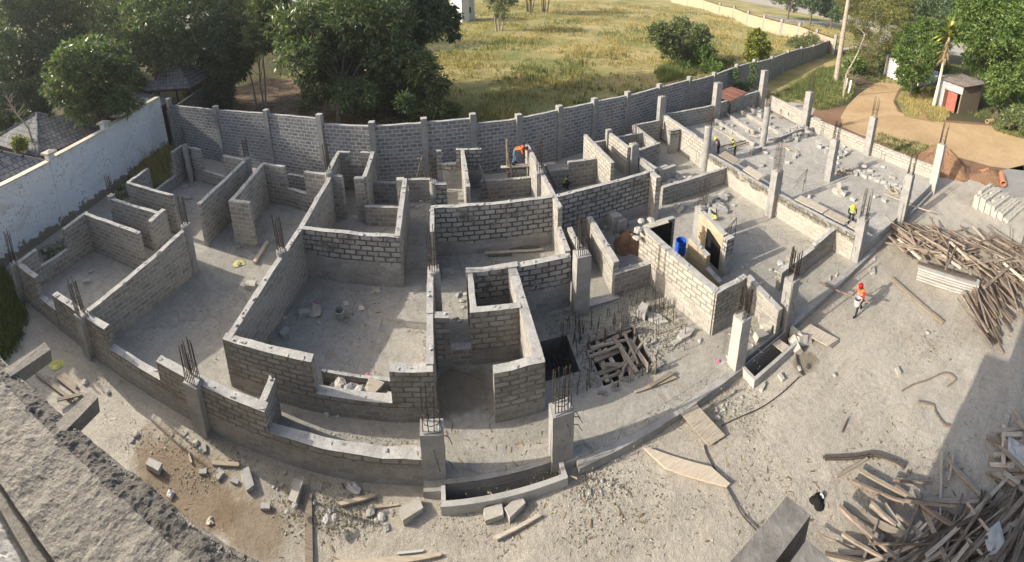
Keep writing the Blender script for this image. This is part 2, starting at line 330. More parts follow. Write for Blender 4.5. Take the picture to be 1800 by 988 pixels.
def mesh_of(name, mb, mats, smooth=False):
    me = bpy.data.meshes.new(name); me.from_pydata(mb.v, [], mb.f); 
    uv = me.uv_layers.new(name='UVMap'); uv.data.foreach_set('uv', np.array(mb.uv, dtype=np.float32).ravel())
    for m in mats: me.materials.append(MAT[m])
    me.polygons.foreach_set('material_index', mb.mi)
    if smooth: me.polygons.foreach_set('use_smooth', [True]*len(mb.f))
    return me
def link(name, me, parent=None):
    o = bpy.data.objects.new(name, me); COL.objects.link(o)
    if parent: o.parent = parent
    return o
def tag(o, label=None, cat=None, group=None, kind=None):
    if label: o['label'] = label
    if cat: o['category'] = cat
    if group: o['group'] = group
    if kind: o['kind'] = kind
    return o
def obj(name, mb, mats, parent=None, smooth=False):
    if isinstance(mats, str): mats = [mats]
    return link(name, mesh_of(name, mb, mats, smooth), parent)
def recentre(o, c):            # put the origin of a one-mesh thing at c
    o.data.transform(Matrix.Translation(-Vector(c))); o.location = c; return o
def thing(name, label, cat, loc=(0, 0, 0), group=None, rz=0):
    o = bpy.data.objects.new(name, None); COL.objects.link(o); o.location = loc; o.rotation_euler = (0, 0, rz); o.empty_display_size = .3
    return tag(o, label, cat, group)
def one(name, mb, mats, label, cat, group=None, c=None, smooth=False):
    o = obj(name, mb, mats, None, smooth)
    if c is None: a = np.array(mb.v); c = (a[:, 0].mean(), a[:, 1].mean(), a[:, 2].min())
    recentre(o, c); return tag(o, label, cat, group)
def tri_mesh(name, V, n_per, mat, loc=(0, 0, 0), parent=None, quads=True):
    """V: (N*n_per, 3) numpy, each n_per verts one face"""
    me = bpy.data.meshes.new(name); nf = len(V)//n_per
    me.vertices.add(len(V)); me.vertices.foreach_set('co', np.ascontiguousarray(V, dtype=np.float32).ravel())
    me.loops.add(len(V)); me.loops.foreach_set('vertex_index', np.arange(len(V), dtype=np.int32))
    me.polygons.add(nf); me.polygons.foreach_set('loop_start', np.arange(0, len(V), n_per, dtype=np.int32))
    me.polygons.foreach_set('loop_total', np.full(nf, n_per, dtype=np.int32)); me.update(calc_edges=True); me.validate()
    me.materials.append(MAT[mat]); o = link(name, me, parent); o.location = loc; return o

def hw(y): return float(np.interp(y, [6, 7, 8.4, 10, 12, 15, 18], [1.2, 1.45, 1.65, 1.8, 1.95, 2.0, 2.0]))
nwall = [0]
def wall(label, pts, style, th=.175, z0=0, ext=.09, group='block walls of the new building', capm='cap', name='block_wall', rough=.02):
    """pts: (x0,y0,x1,y1,h0,h1) runs on one line; one mesh; h None = full height of the work at that point"""
    nwall[0] += 1; dz = (nwall[0] % 7-3)*.004; mb = MB(); vs = max(1, min(1.4, 1.95/hw((pts[0][1]+pts[-1][3])/2))) if style != 'white' else 1
    for k, (x0, y0, x1, y1, h0, h1) in enumerate(pts):
        a, b = Vector((x0, y0, 0)), Vector((x1, y1, 0)); d = (b-a).normalized(); nrm = Vector((-d.y, d.x, 0))
        h0 = hw(y0) if h0 is None else h0; h1 = hw(y1) if h1 is None else h1
        if k == 0: a -= d*ext
        if k == len(pts)-1: b += d*ext
        L = (b-a).length; n = max(1, round(L/.43)); u0 = nwall[0]*1.37+(a-Vector((pts[0][0], pts[0][1], 0))).length
        ring = []
        for i in range(n+1):
            t = i/n; p = a.lerp(b, t); h = h0+(h1-h0)*t+dz+random.uniform(-rough, rough)
            o1, o2 = random.uniform(-.008, .008), random.uniform(-.008, .008)
            ring.append((p-nrm*(th/2+o1), p+nrm*(th/2+o2), h))
        for i in range(n):
            (l0, r0, ha), (l1, r1, hb) = ring[i], ring[i+1]; ua, ub = u0+L*i/n, u0+L*(i+1)/n
            V = lambda p, z: (p.x, p.y, z)
            mb.poly([V(l0, z0), V(l1, z0), V(l1, hb), V(l0, ha)], [(ua, z0*vs), (ub, z0*vs), (ub, hb*vs), (ua, ha*vs)])
            mb.poly([V(r1, z0), V(r0, z0), V(r0, ha), V(r1, hb)], [(ub+.2, z0*vs), (ua+.2, z0*vs), (ua+.2, ha*vs), (ub+.2, hb*vs)])
            mb.poly([V(l0, ha), V(l1, hb), V(r1, hb), V(r0, ha)], None, 1)
        for _ in range(int(L*3.2)):      # mortar lumps left on the top course
            t = random.random(); p = a.lerp(b, t)+nrm*random.uniform(-.3, .3)*th; s_ = random.uniform(.02, .055); mb.box((p.x, p.y, h0+(h1-h0)*t+dz+s_*.1), (s_*random.uniform(1, 2.6), s_*1.3, s_*.7), random.uniform(0, 3), 1, 1, s_*.25)
        for (l, r, h), fl, u in ((ring[0], 1, u0), (ring[-1], 0, u0+L)):
            q = [(r.x, r.y, z0), (l.x, l.y, z0), (l.x, l.y, h), (r.x, r.y, h)]; uvq = [(u-th, z0*vs), (u, z0*vs), (u, h*vs), (u-th, h*vs)]
            if not fl: q = [q[1], q[0], q[3], q[2]]; uvq = [uvq[1], uvq[0], uvq[3], uvq[2]]
            mb.poly(q, uvq)
    return one(name, mb, [style, capm], label, 'wall', group, (pts[0][0], pts[0][1], z0))

def sheet(name, xs, ys, holes, zf, mat, rotated=None):
    """a horizontal sheet on grid lines xs, ys with rectangular holes"""
    mb = MB(); inh = lambda x, y: any(a < x < c and b < y < d for a, b, c, d in holes)
    for i in range(len(xs)-1):
        for j in range(len(ys)-1):
            x0, x1, y0, y1 = xs[i], xs[i+1], ys[j], ys[j+1]
            if inh((x0+x1)/2, (y0+y1)/2): continue
            mb.poly([(x, y, zf(x, y)) for x, y in ((x0, y0), (x1, y0), (x1, y1), (x0, y1))])
    return obj(name, mb, mat)
def grid(lo, hi, st, extra):
    n = max(1, round((hi-lo)/st)); g = sorted(set([round(lo+(hi-lo)*i/n, 3) for i in range(n+1)]+list(extra)))
    out = [g[0]]
    for v in g[1:]:
        if v-out[-1] > .02 or v in extra:
            if v in extra and v-out[-1] <= .02 and out[-1] not in extra: out[-1] = v
            else: out.append(v)
    return out
def outline(name, pts, z, mat, up=None):
    mb = MB(); mb.poly([(p[0], p[1], z) for p in pts]); o = obj(name, mb, mat)
    if o.data.polygons[0].normal.z < 0: o.data.flip_normals()
    return o

# ------------------------------------------------------------------ THE SETTING
Z0 = -.2
T1 = (-.36, 5.58, 1.98, 5.86)       # the two open drains in front of the slab
T2 = (6.95, 5.2, 8.9, 5.64)
pit = (3.5, 6.95, 4.95, 8.2); sunk = (2.08, 7.52, 3.08, 8.62)
XG = grid(-60, 34, .6, [T1[0], T1[2], T2[0], T2[2], pit[0], pit[2], sunk[0], sunk[2], -12.6]); YG = grid(-8, 60, .6, [T1[1], T1[3], T2[1], T2[3], pit[1], pit[3], sunk[1], sunk[3]])
def nz(x, y): return .02*math.sin(x*1.7+y*.6)*math.sin(y*1.3-x*.4)+.012*math.sin(x*4.1)*math.sin(y*3.7)
holes = [T1, T2, pit, sunk]
near_ = [x for x in XG]
ground = sheet('ground', [-270, -150]+XG+[60, 120, 220], [-200, -60]+YG+[120, 290], holes, lambda x, y: Z0+nz(x, y), 'ground'); tag(ground, kind='structure')
SX0, SX1, SXR, SY0 = -14.4, 13.1, 24.6, 5.75
def slab(name, x0, x1, y0, y1, z, mat, hs):
    ex = [v for h in hs for v in (h[0], h[2]) if x0 < v < x1]; ey = [v for h in hs for v in (h[1], h[3]) if y0 < v < y1]
    xs, ys = grid(x0, x1, .8, ex), grid(y0, y1, .8, ey); o = sheet(name, xs, ys, hs, lambda x, y: z, mat)
    mb = MB(); q = [(x0, y0), (x1, y0), (x1, y1), (x0, y1)]
    for i in range(4):
        a, b = q[i], q[(i+1) % 4]; 
        if i == 0 and name == 'front_slab_strip':      # leave the edge open where the first drain cuts into it
            for (u, v) in ((x0, T1[0]-.09), (T1[2]+.09, x1)): mb.poly([(u, y0, -.4), (v, y0, -.4), (v, y0, -.003), (u, y0, -.003)])
            continue
        mb.poly([(a[0], a[1], -.4), (b[0], b[1], -.4), (b[0], b[1], z-.003), (a[0], a[1], z-.003)])
    e = obj('slab_edge', mb, 'conc', o); tag(o, kind='structure'); return o
slab('floor_slab', SX0, SX1, 5.96, 18.2, 0, 'slab', [pit, sunk])
slab('front_slab_strip', -.8, SX1, SY0, 5.957, -.002, 'slab', [T1])
slab('raised_floor_slab', SX1+.003, SXR-2.2, SY0+.0, 21.2, .4, 'slabr', [])
# curb strip along the slab edge in front
def curb(x0, x1, label):
    mb = MB(); n = int((x1-x0)/.5)
    for i in range(n):
        a, b = x0+(x1-x0)*i/n, x0+(x1-x0)*(i+1)/n
        mb.box(((a+b)/2, 5.66+random.uniform(-.008, .008), -.12), (b-a-.004, .17, .27+random.uniform(-.01, .01)), 0, 0, 0, .004)
    one('concrete_curb', mb, ['conc'], label, 'curb')
curb(2.35, 6.85, 'long low concrete curb along the slab edge between the two drains'); curb(8.95, 16.6, 'low concrete curb along the slab edge behind the worker carrying a bucket'); curb(17, 22.4, 'low concrete curb beside the pole heap at the raised slab')
def drain(T, label, th=.09):
    x0, y0, x1, y1 = T; t = thing('open_drain', label, 'drain', ((x0+x1)/2, (y0+y1)/2, Z0), 'open drains in front of the slab')
    o = Vector(t.location); mb = MB()
    for c, sz in ((((x0+x1)/2, y0-th/2, -.32), (x1-x0+2*th, th, .72)), ((x0-th/2, (y0+y1)/2-.01, -.325), (th, y1-y0-.03, .71)), ((x1+th/2, (y0+y1)/2-.01, -.325), (th, y1-y0-.03, .71))): mb.box(Vector(c)-o, sz, 0, 0, 0, .006)
    obj('kerb_wall', mb, 'concp', t); mb = MB()
    mb.box(Vector(((x0+x1)/2, y1+.02, -.6))-o, (x1-x0, .03, 1.1), 0); obj('inner_wall', mb, 'conc', t)
    mb = MB(); mb.box(Vector(((x0+x1)/2, (y0+y1)/2, -1.15))-o, (x1-x0, y1-y0, .05)); obj('bed', mb, 'black', t)
    for k in range(7):
        mb = MB(); mb.box(Vector((x0+(x1-x0)*(k+.5)/7, (y0+y1)/2+random.uniform(-.1, .1), -.95))-o, (.2, .14, .12), random.random(), 0, 0, .02); obj('fallen_block', mb, 'block', t)
drain(T1, 'open concrete drain between the two nearest square columns'); drain(T2, 'open concrete drain beside the leaning board and brown puddle')

# --- lift pit with timber props
pt = thing('lift_pit', 'square pit full of crossed timber props, ringed by short steel bars', 'pit', ((pit[0]+pit[2])/2, (pit[1]+pit[3])/2, 0)); po = Vector(pt.location)
mb = MB(); x0, y0, x1, y1 = pit
for c, sz in (((x0-.04, (y0+y1)/2, -1.25), (.08, y1-y0, 2.44)), ((x1+.04, (y0+y1)/2, -1.25), (.08, y1-y0, 2.44)), (((x0+x1)/2, y0-.04, -1.25), (x1-x0+.16, .08, 2.44)), (((x0+x1)/2, y1+.04, -1.25), (x1-x0+.16, .08, 2.44))): mb.box(Vector(c)-po, sz)
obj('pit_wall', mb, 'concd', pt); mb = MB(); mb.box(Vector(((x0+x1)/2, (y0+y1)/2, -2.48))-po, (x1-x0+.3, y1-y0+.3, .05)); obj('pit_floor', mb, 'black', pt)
mb = MB()
for k in range(150):       # broken screed lip
    a = random.choice('NSEW'); w = random.uniform(.02, .22)
    x = {'E': x1+w, 'W': x0-w}.get(a, random.uniform(x0-.2, x1+.2)); y = {'N': y1+w, 'S': y0-w}.get(a, random.uniform(y0-.2, y1+.2))
    mb.box(Vector((x, y, .01))-po, (random.uniform(.03, .11), random.uniform(.03, .09), random.uniform(.03, .08)), random.random()*3, 0, 0, .02)
tag(obj('broken_edge', mb, 'dimrub', pt), kind='stuff')
def bar(p, h, r=.012, lean=.03, mat='rust', name='starter_bar', parent=None, bend=0):
    mb = MB(); q = Vector(p); e = q+Vector((random.uniform(-lean, lean)*h, random.uniform(-lean, lean)*h, h)); mb.tube([q, (q+e)/2+Vector((random.uniform(-.01, .01), random.uniform(-.01, .01), 0)), e], r, 4)
    return obj(name, mb, mat, parent)
for k in range(100):
    a = k % 4; w = random.choice((.18, .45, .8))*random.uniform(.8, 1.2)
    if a == 0: p = (x0-w*.8, random.uniform(y0-.2, y1+.6))
    elif a == 1: p = (x1+w*1.3, random.uniform(y0-.1, y1+.6))
    else: p = (random.uniform(x0-.4, x1+1.2), y1+w*.7)
    if k % 9 == 8: p = (random.uniform(x0, x1), y0-.15)
    bar(Vector((p[0], p[1], 0))-po, random.uniform(.28, .55), .0105, .1, 'rust', 'starter_bar', pt)
G = 'timber props across the pit'
def stick(a, b, w, h, mat, label, cat='plank', group=None, roundish=False, name=None):
    a, b = Vector(a), Vector(b); d = b-a; L = d.length; m = (a+b)/2
    o_m = d.to_track_quat('X', 'Z').to_matrix(); mb = MB()
    if roundish:
        n = 4; pts = [Vector((-L/2+L*i/n, random.uniform(-1, 1)*.012*L**.5*(0 < i < n), random.uniform(-1, 1)*.012*(0 < i < n))) for i in range(n+1)]
        mb.tube(pts, [w*(1-.25*i/n) for i in range(n+1)], 6)
    else: mb.box((0, 0, 0), (L, w, h), 0, 0, 0, min(w, h)*.1)
    o = obj(name or ('timber_pole' if roundish else 'wooden_plank'), mb, mat); o.matrix_world = Matrix.Translation(m) @ o_m.to_4x4()
    return tag(o, label, cat, group)
for (a, b, rd) in (((1032, 601), (1082, 682), 1), ((1031, 619), (1108, 580), 0), ((1038, 612), (1105, 596), 1), ((1045, 634), (1100, 612), 0), ((1052, 657), (1116, 632), 0), ((1055, 668), (1128, 640), 1), ((1098, 585), (1122, 640), 1),
                  ((1090, 606), (1112, 664), 0), ((1106, 596), (1142, 650), 0), ((1128, 605), (1095, 650), 1), ((1063, 613), (1095, 668), 0), ((1118, 590), (1090, 670), 1), ((1064, 642), (1090, 641), 0), ((1050, 600), (1068, 672), 0), ((1078, 592), (1120, 655), 0), ((1036, 628), (1092, 606), 1)):
    z = random.uniform(-.1, .08); stick(P(*a, z), P(*b, z+random.uniform(-.2, .05)), (.05 if rd else .11), .04, 'plank', ('round dark timber pole lying across the open pit' if rd else 'flat dark board lying across the open pit'), 'timber', G, bool(rd))
for (px, py, h) in ((1034, 588, .5), (1062, 578, .45), (1090, 568, .45), (1115, 576, .3), (1150, 640, .35)):
    q = P(px, py+28*h/.45, -.1); stick(q, q+Vector((0, 0, h+.1)), .09, .03, 'plankd', 'short upright board wedged at the rim of the pit', 'timber', 'upright boards at the pit rim')
# sunken recess with long bars
rt = thing('sunken_recess', 'dark sunken recess with loose steel bars beside the tall wall', 'recess', ((sunk[0]+sunk[2])/2, (sunk[1]+sunk[3])/2, 0)); ro = Vector(rt.location)
mb = MB(); x0, y0, x1, y1 = sunk
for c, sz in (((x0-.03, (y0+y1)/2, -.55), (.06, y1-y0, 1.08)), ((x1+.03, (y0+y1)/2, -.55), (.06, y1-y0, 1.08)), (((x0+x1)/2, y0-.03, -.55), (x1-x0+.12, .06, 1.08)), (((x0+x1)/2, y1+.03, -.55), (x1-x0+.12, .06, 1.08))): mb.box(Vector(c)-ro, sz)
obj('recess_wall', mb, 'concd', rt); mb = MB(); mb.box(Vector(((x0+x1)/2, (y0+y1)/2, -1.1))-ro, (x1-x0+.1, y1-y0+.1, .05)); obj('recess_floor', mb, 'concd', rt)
for k in range(9): 
    mb = MB(); x = x0+.08+k*.1; mb.tube([Vector((x-.02, y1-.05, -.35))-ro, Vector((x+.02, y0+.03, -.12))-ro], .012, 4); obj('steel_bar', mb, 'steel', rt)

# ------------------------------------------------------------------ BLOCK WALLS
W = wall
W('damp front parapet at the left, alternating full height panels and low sills', [(-14.3, 6.02, -12.9, 6.02, 1.4, 1.38), (-12.9, 6.02, -11.85, 6.02, .62, .62), (-11.85, 6.05, -9.15, 6.05, 1.2, 1.2), (-9.15, 6.05, -7.15, 6.05, .6, .6), (-7.15, 6.05, -4.1, 6.05, 1.18, 1.12), (-4.1, 6.05, -.85, 6.05, .58, .57)], 'wet', .22)
nib = W('short stub wall behind the right end of the damp front parapet', [(-4.25, 6.2, -4.25, 6.65, 1.1, 1.1)], 'dim', .16)
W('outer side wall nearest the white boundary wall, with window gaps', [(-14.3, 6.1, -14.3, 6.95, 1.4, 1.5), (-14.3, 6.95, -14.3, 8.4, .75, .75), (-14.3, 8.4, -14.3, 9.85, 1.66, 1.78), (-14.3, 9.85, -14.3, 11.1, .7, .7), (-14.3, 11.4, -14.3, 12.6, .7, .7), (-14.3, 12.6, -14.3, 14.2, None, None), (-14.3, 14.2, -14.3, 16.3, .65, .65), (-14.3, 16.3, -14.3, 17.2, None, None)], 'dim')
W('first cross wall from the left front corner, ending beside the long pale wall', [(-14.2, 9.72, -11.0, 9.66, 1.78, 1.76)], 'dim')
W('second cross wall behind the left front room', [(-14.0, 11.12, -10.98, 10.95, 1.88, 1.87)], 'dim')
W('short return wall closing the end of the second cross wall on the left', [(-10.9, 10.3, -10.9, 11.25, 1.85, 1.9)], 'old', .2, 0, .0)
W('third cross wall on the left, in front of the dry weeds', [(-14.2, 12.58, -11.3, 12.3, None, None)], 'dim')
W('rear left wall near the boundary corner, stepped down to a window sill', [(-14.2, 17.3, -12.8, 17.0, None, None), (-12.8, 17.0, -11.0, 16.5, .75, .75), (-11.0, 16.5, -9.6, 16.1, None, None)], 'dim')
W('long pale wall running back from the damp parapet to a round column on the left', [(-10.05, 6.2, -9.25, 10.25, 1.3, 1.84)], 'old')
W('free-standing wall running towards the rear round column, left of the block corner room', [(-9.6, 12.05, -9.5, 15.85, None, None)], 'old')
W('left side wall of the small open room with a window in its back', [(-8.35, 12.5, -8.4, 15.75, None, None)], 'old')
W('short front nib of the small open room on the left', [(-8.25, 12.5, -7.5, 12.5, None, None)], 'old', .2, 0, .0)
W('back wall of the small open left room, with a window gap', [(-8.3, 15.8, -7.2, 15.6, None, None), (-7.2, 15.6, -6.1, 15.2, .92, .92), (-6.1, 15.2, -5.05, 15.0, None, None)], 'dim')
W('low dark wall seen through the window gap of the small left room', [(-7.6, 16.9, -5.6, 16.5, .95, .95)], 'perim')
W('long wall between the left hall and the central rooms', [(-5.58, 7.2, -5.35, 9.0, None, None), (-5.35, 9.0, -5.0, 11.4, None, None), (-5.0, 11.4, -4.85, 14.7, None, None)], 'old')
W('front wall of the big central room, lowered to a sill filled with rubble', [(-5.62, 7.12, -3.32, 7.12, 1.47, 1.47), (-3.32, 7.12, -1.5, 7.12, .56, .56), (-1.5, 7.12, -.62, 7.12, 1.45, 1.45)], 'wet', .22)
W('low inner strip wall behind the rubble in the big room window', [(-3.3, 7.72, -1.55, 7.66, .42, .42)], 'dim', .08)
W('two-tone cross wall with pale new blocks at the back of the big central room', [(-4.95, 11.38, -1.7, 11.15, 1.9, 1.88)], 'fresh')
W('thin wall running back from the two-tone wall beside the corridor', [(-1.66, 11.2, -1.66, 14.5, None, None)], 'old', .18)
W('short nib on the round column at the back of the long middle wall', [(-4.8, 14.9, -4.3, 14.82, None, None)], 'dim', .2, 0, 0)
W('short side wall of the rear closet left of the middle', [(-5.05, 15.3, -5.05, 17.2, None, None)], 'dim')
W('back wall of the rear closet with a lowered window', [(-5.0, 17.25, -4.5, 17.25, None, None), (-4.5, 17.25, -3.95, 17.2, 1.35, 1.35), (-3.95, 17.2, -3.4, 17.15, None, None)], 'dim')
W('right side wall of the rear closet, ending in a nib', [(-3.36, 14.85, -3.36, 17.1, None, None)], 'old')
W('small front nib of the rear closet', [(-3.75, 14.75, -3.4, 14.75, None, None)], 'old', .2, 0, .03)
W('low wall below the opening of the rear middle room', [(-3.3, 14.45, -2.0, 14.4, .85, .85)], 'dim')
W('rear sill wall of the middle back room with a full height stub at its end', [(-3.25, 16.2, -2.25, 16.1, 1.0, 1.0)], 'dim')
W('full height block stub beside the corridor entrance', [(-2.0, 14.62, -1.7, 14.6, None, None)], 'old', .24, 0, 0)
W('low wall closing the corridor at the back', [(-1.6, 16.2, -.72, 16.15, 1.1, 1.1)], 'old')
W('short pier of new blocks by the corridor column', [(-.42, 14.15, .0, 14.12, None, None)], 'fresh', .2, 0, 0)
W('back wall of the narrow dark room with a lowered window', [(-.3, 17.25, -.15, 17.25, 1.9, 1.9), (-.15, 17.2, .52, 17.1, 1.3, 1.3), (.52, 17.1, 1.6, 17.0, None, None)], 'fresh')
W('thin wall between the narrow dark room and the orange-vested mason', [(.82, 13.8, .82, 16.9, None, None)], 'old', .16)
W('low wall in front of the mason in the orange vest', [(1.6, 16.0, 3.65, 15.9, .9, .9)], 'dim')
W('short raised wall with fresh mortar where the mason in the orange vest works', [(2.95, 16.38, 3.6, 16.34, 1.32, 1.32)], 'fresh')
W('tall pale wall running forward from the rear, splitting the two new-block walls', [(3.85, 11.85, 3.85, 16.85, None, None)], 'old')
W('lower pale wall continuing forward to the stair core', [(3.72, 10.55, 3.8, 11.75, 1.2, 1.22)], 'old')
W('long wall of pale new blocks in dark wet mortar, left half, facing the plank heap', [(-.5, 12.58, 3.72, 12.5, 1.97, 1.97)], 'fresh2')
W('long wall of pale new blocks in dark wet mortar, right half, behind the sand heap', [(3.98, 12.5, 8.1, 12.98, 1.96, 1.97)], 'fresh2')
W('sunlit end pier at the right end of the long new-block wall', [(8.2, 12.35, 8.2, 13.02, 1.96, 1.96)], 'freshhi', .22, 0, 0)
W('thin short wall at the left end of the long new-block wall', [(-.55, 11.35, -.55, 12.45, None, None)], 'old', .14)
W('right side wall of the big central room along the passage', [(-.6, 7.25, -.6, 8.35, 1.47, 1.64), (-.6, 8.35, -.6, 9.45, 1.66, 1.75)], 'old')
W('small square pier on the passage side of the central room wall', [(-.48, 8.32, -.12, 8.32, 1.62, 1.62)], 'wet', .2, 0, 0)
W('low sill wall between the passage pier and the small brick closet', [(-.48, 8.42, .42, 8.42, .52, .52)], 'old', .2, 0, 0)
W('left side wall of the small closet beside the stair core', [(.52, 8.5, .52, 9.5, 1.62, 1.76)], 'old', .14)
W('front wall of the small closet beside the stair core', [(.5, 8.38, 1.62, 8.34, 1.64, 1.64)], 'wet')
W('rear wall of the stair core, new blocks in dark mortar, beside the concrete column', [(.5, 9.62, 1.9, 9.62, 1.76, 1.77), (1.9, 9.62, 3.4, 9.62, 1.76, 1.77)], 'fresh', .2, -.5)
W('thick-topped wall on the left side of the dark stair core', [(1.86, 7.0, 1.72, 9.5, 1.42, 1.76)], 'old', .24, -.5)
W('nearest free block pier facing the camera between the two square columns', [(.8, 6.95, 1.96, 6.95, 1.44, 1.44)], 'wet', .2, 0, 0)
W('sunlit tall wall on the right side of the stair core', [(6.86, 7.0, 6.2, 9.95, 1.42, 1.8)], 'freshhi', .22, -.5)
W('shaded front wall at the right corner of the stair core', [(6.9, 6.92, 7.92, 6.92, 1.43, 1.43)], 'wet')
W('rear wall of the blue barrel bay, lined with black sheeting', [(6.3, 10.0, 7.35, 10.05, 1.8, 1.8)], 'dim')
W('broken stepped wall in front of the blue barrel', [(7.75, 9.3, 7.85, 8.5, 1.35, 1.15), (7.85, 8.5, 7.95, 8.0, .7, .5)], 'tanwall')
W('tan block wall with a black patch behind the blue barrel', [(8.85, 10.2, 8.75, 8.75, 1.5, 1.45)], 'tanwall', .2, 0, .02)
W('dark end return of the tan block wall behind the blue barrel', [(8.75, 8.65, 8.75, 8.45, 1.43, 1.43)], 'fresh', .34, 0, 0)
W('low pale wall between the corner of the stair core and the second front column', [(8.45, 7.1, 8.45, 5.85, 1.0, .8)], 'old')
W('short pale wall left of the elevator column in the rear passage', [(4.15, 10.6, 4.15, 11.5, 1.2, 1.2)], 'old', .16)
W('pale wall running back from the sunken floor beside the sand heap', [(5.0, 9.6, 5.05, 11.9, 1.2, 1.2)], 'old', .2)
W('low rough wall above the sunken floor, in front of the sand heap', [(5.0, 9.5, 6.25, 9.5, .82, .8)], 'dim', .2, -.5)
W('low wall under the window beside the elevator column', [(3.9, 9.35, 4.95, 9.35, .06, .06)], 'dim', .2, -.5)
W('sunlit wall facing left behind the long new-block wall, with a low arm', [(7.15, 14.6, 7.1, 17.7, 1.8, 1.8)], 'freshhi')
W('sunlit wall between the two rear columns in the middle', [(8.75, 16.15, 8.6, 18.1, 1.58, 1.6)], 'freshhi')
W('low dark wall running forward from the rear middle column', [(9.5, 14.7, 9.35, 16.4, 1.0, 1.0)], 'fresh')
W('stepped low wall beside the crouching worker', [(4.0, 16.0, 5.6, 16.08, 1.0, 1.0), (5.6, 16.08, 7.0, 16.1, 1.3, 1.3)], 'dim')
W('small rear cross wall left of the sunlit wall pair', [(7.7, 18.1, 8.5, 18.2, 1.15, 1.15)], 'dim', .16)
W('low side wall of the tiny bay beside the sunlit wall pair', [(7.72, 16.4, 7.7, 18.0, 1.15, 1.15)], 'old', .16)
W('low cross wall joining the rear middle column to the angled bay', [(8.8, 18.0, 10.6, 18.15, 1.3, 1.3)], 'dim')
W('rear cross wall of the angled bay below the perimeter wall', [(10.75, 19.25, 12.55, 19.45, 1.3, 1.3)], 'dim')
W('sunlit low side wall of the angled bay', [(10.78, 16.9, 10.75, 19.15, 1.25, 1.3)], 'old')
W('low front wall of the angled bay', [(9.2, 16.3, 10.9, 16.75, 1.2, 1.2)], 'dim')
W('bright new-block wall with stepped top, edge of the raised slab at the rear', [(12.9, 15.25, 13.1, 19.7, 1.5, 1.5)], 'freshhi', .22)
W('dark nib of new blocks standing out from the bright stepped wall', [(12.15, 17.6, 12.78, 17.6, 1.42, 1.42)], 'fresh', .2, 0, 0)
W('long rear wall of the raised slab, left of the rusty shelter roof', [(13.2, 19.8, 17.35, 20.05, 1.5, 1.55)], 'dim')
W('long rear wall of the raised slab, in front of the rusty shelter roof', [(17.7, 20.3, 23.3, 21.6, 1.5, 1.55)], 'dim')
W('long retaining wall with black mortar band along the raised slab', [(12.9, 15.0, 13.12, 6.1, 1.05, 1.1)], 'band')
W('low plain wall meeting the retaining wall, behind the heap of loose blocks', [(9.1, 13.25, 12.75, 13.42, .88, .9)], 'dim')
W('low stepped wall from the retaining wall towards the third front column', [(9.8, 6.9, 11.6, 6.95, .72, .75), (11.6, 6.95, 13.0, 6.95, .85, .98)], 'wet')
W('far outer wall of pale new blocks, rear section with a rounded end', [(24.4, 21.0, 23.45, 15.3, 1.15, 1.1)], 'freshhi', .24)
W('outer wall of pale new blocks along the orange road', [(23.1, 15.7, 22.35, 6.0, 1.2, 1.2)], 'freshhi', .22)
for k, (a, b, lb) in enumerate((((1258, 210), (1327, 252), 'first block row from the left on the raised slab'), ((1278, 200), (1327, 231), 'second short block row on the raised slab'), ((1299, 193), (1378, 236), 'longest block row in the middle of the raised slab'), ((1314, 188), (1340, 203), 'short block row nearest the rear corner column'), ((1362, 245), (1410, 226), 'cross row of blocks beside the block heap on the raised slab'), ((1320, 266), (1338, 258), 'short grey block row at the foot of a raised slab column'))):
    p, q = P(*a, .62), P(*b, .62); wall(lb+', one course high', [(p.x, p.y, q.x, q.y, .66, .66)], 'old', .16, .4, 0, 'single courses of blocks on the raised slab', name='block_row')
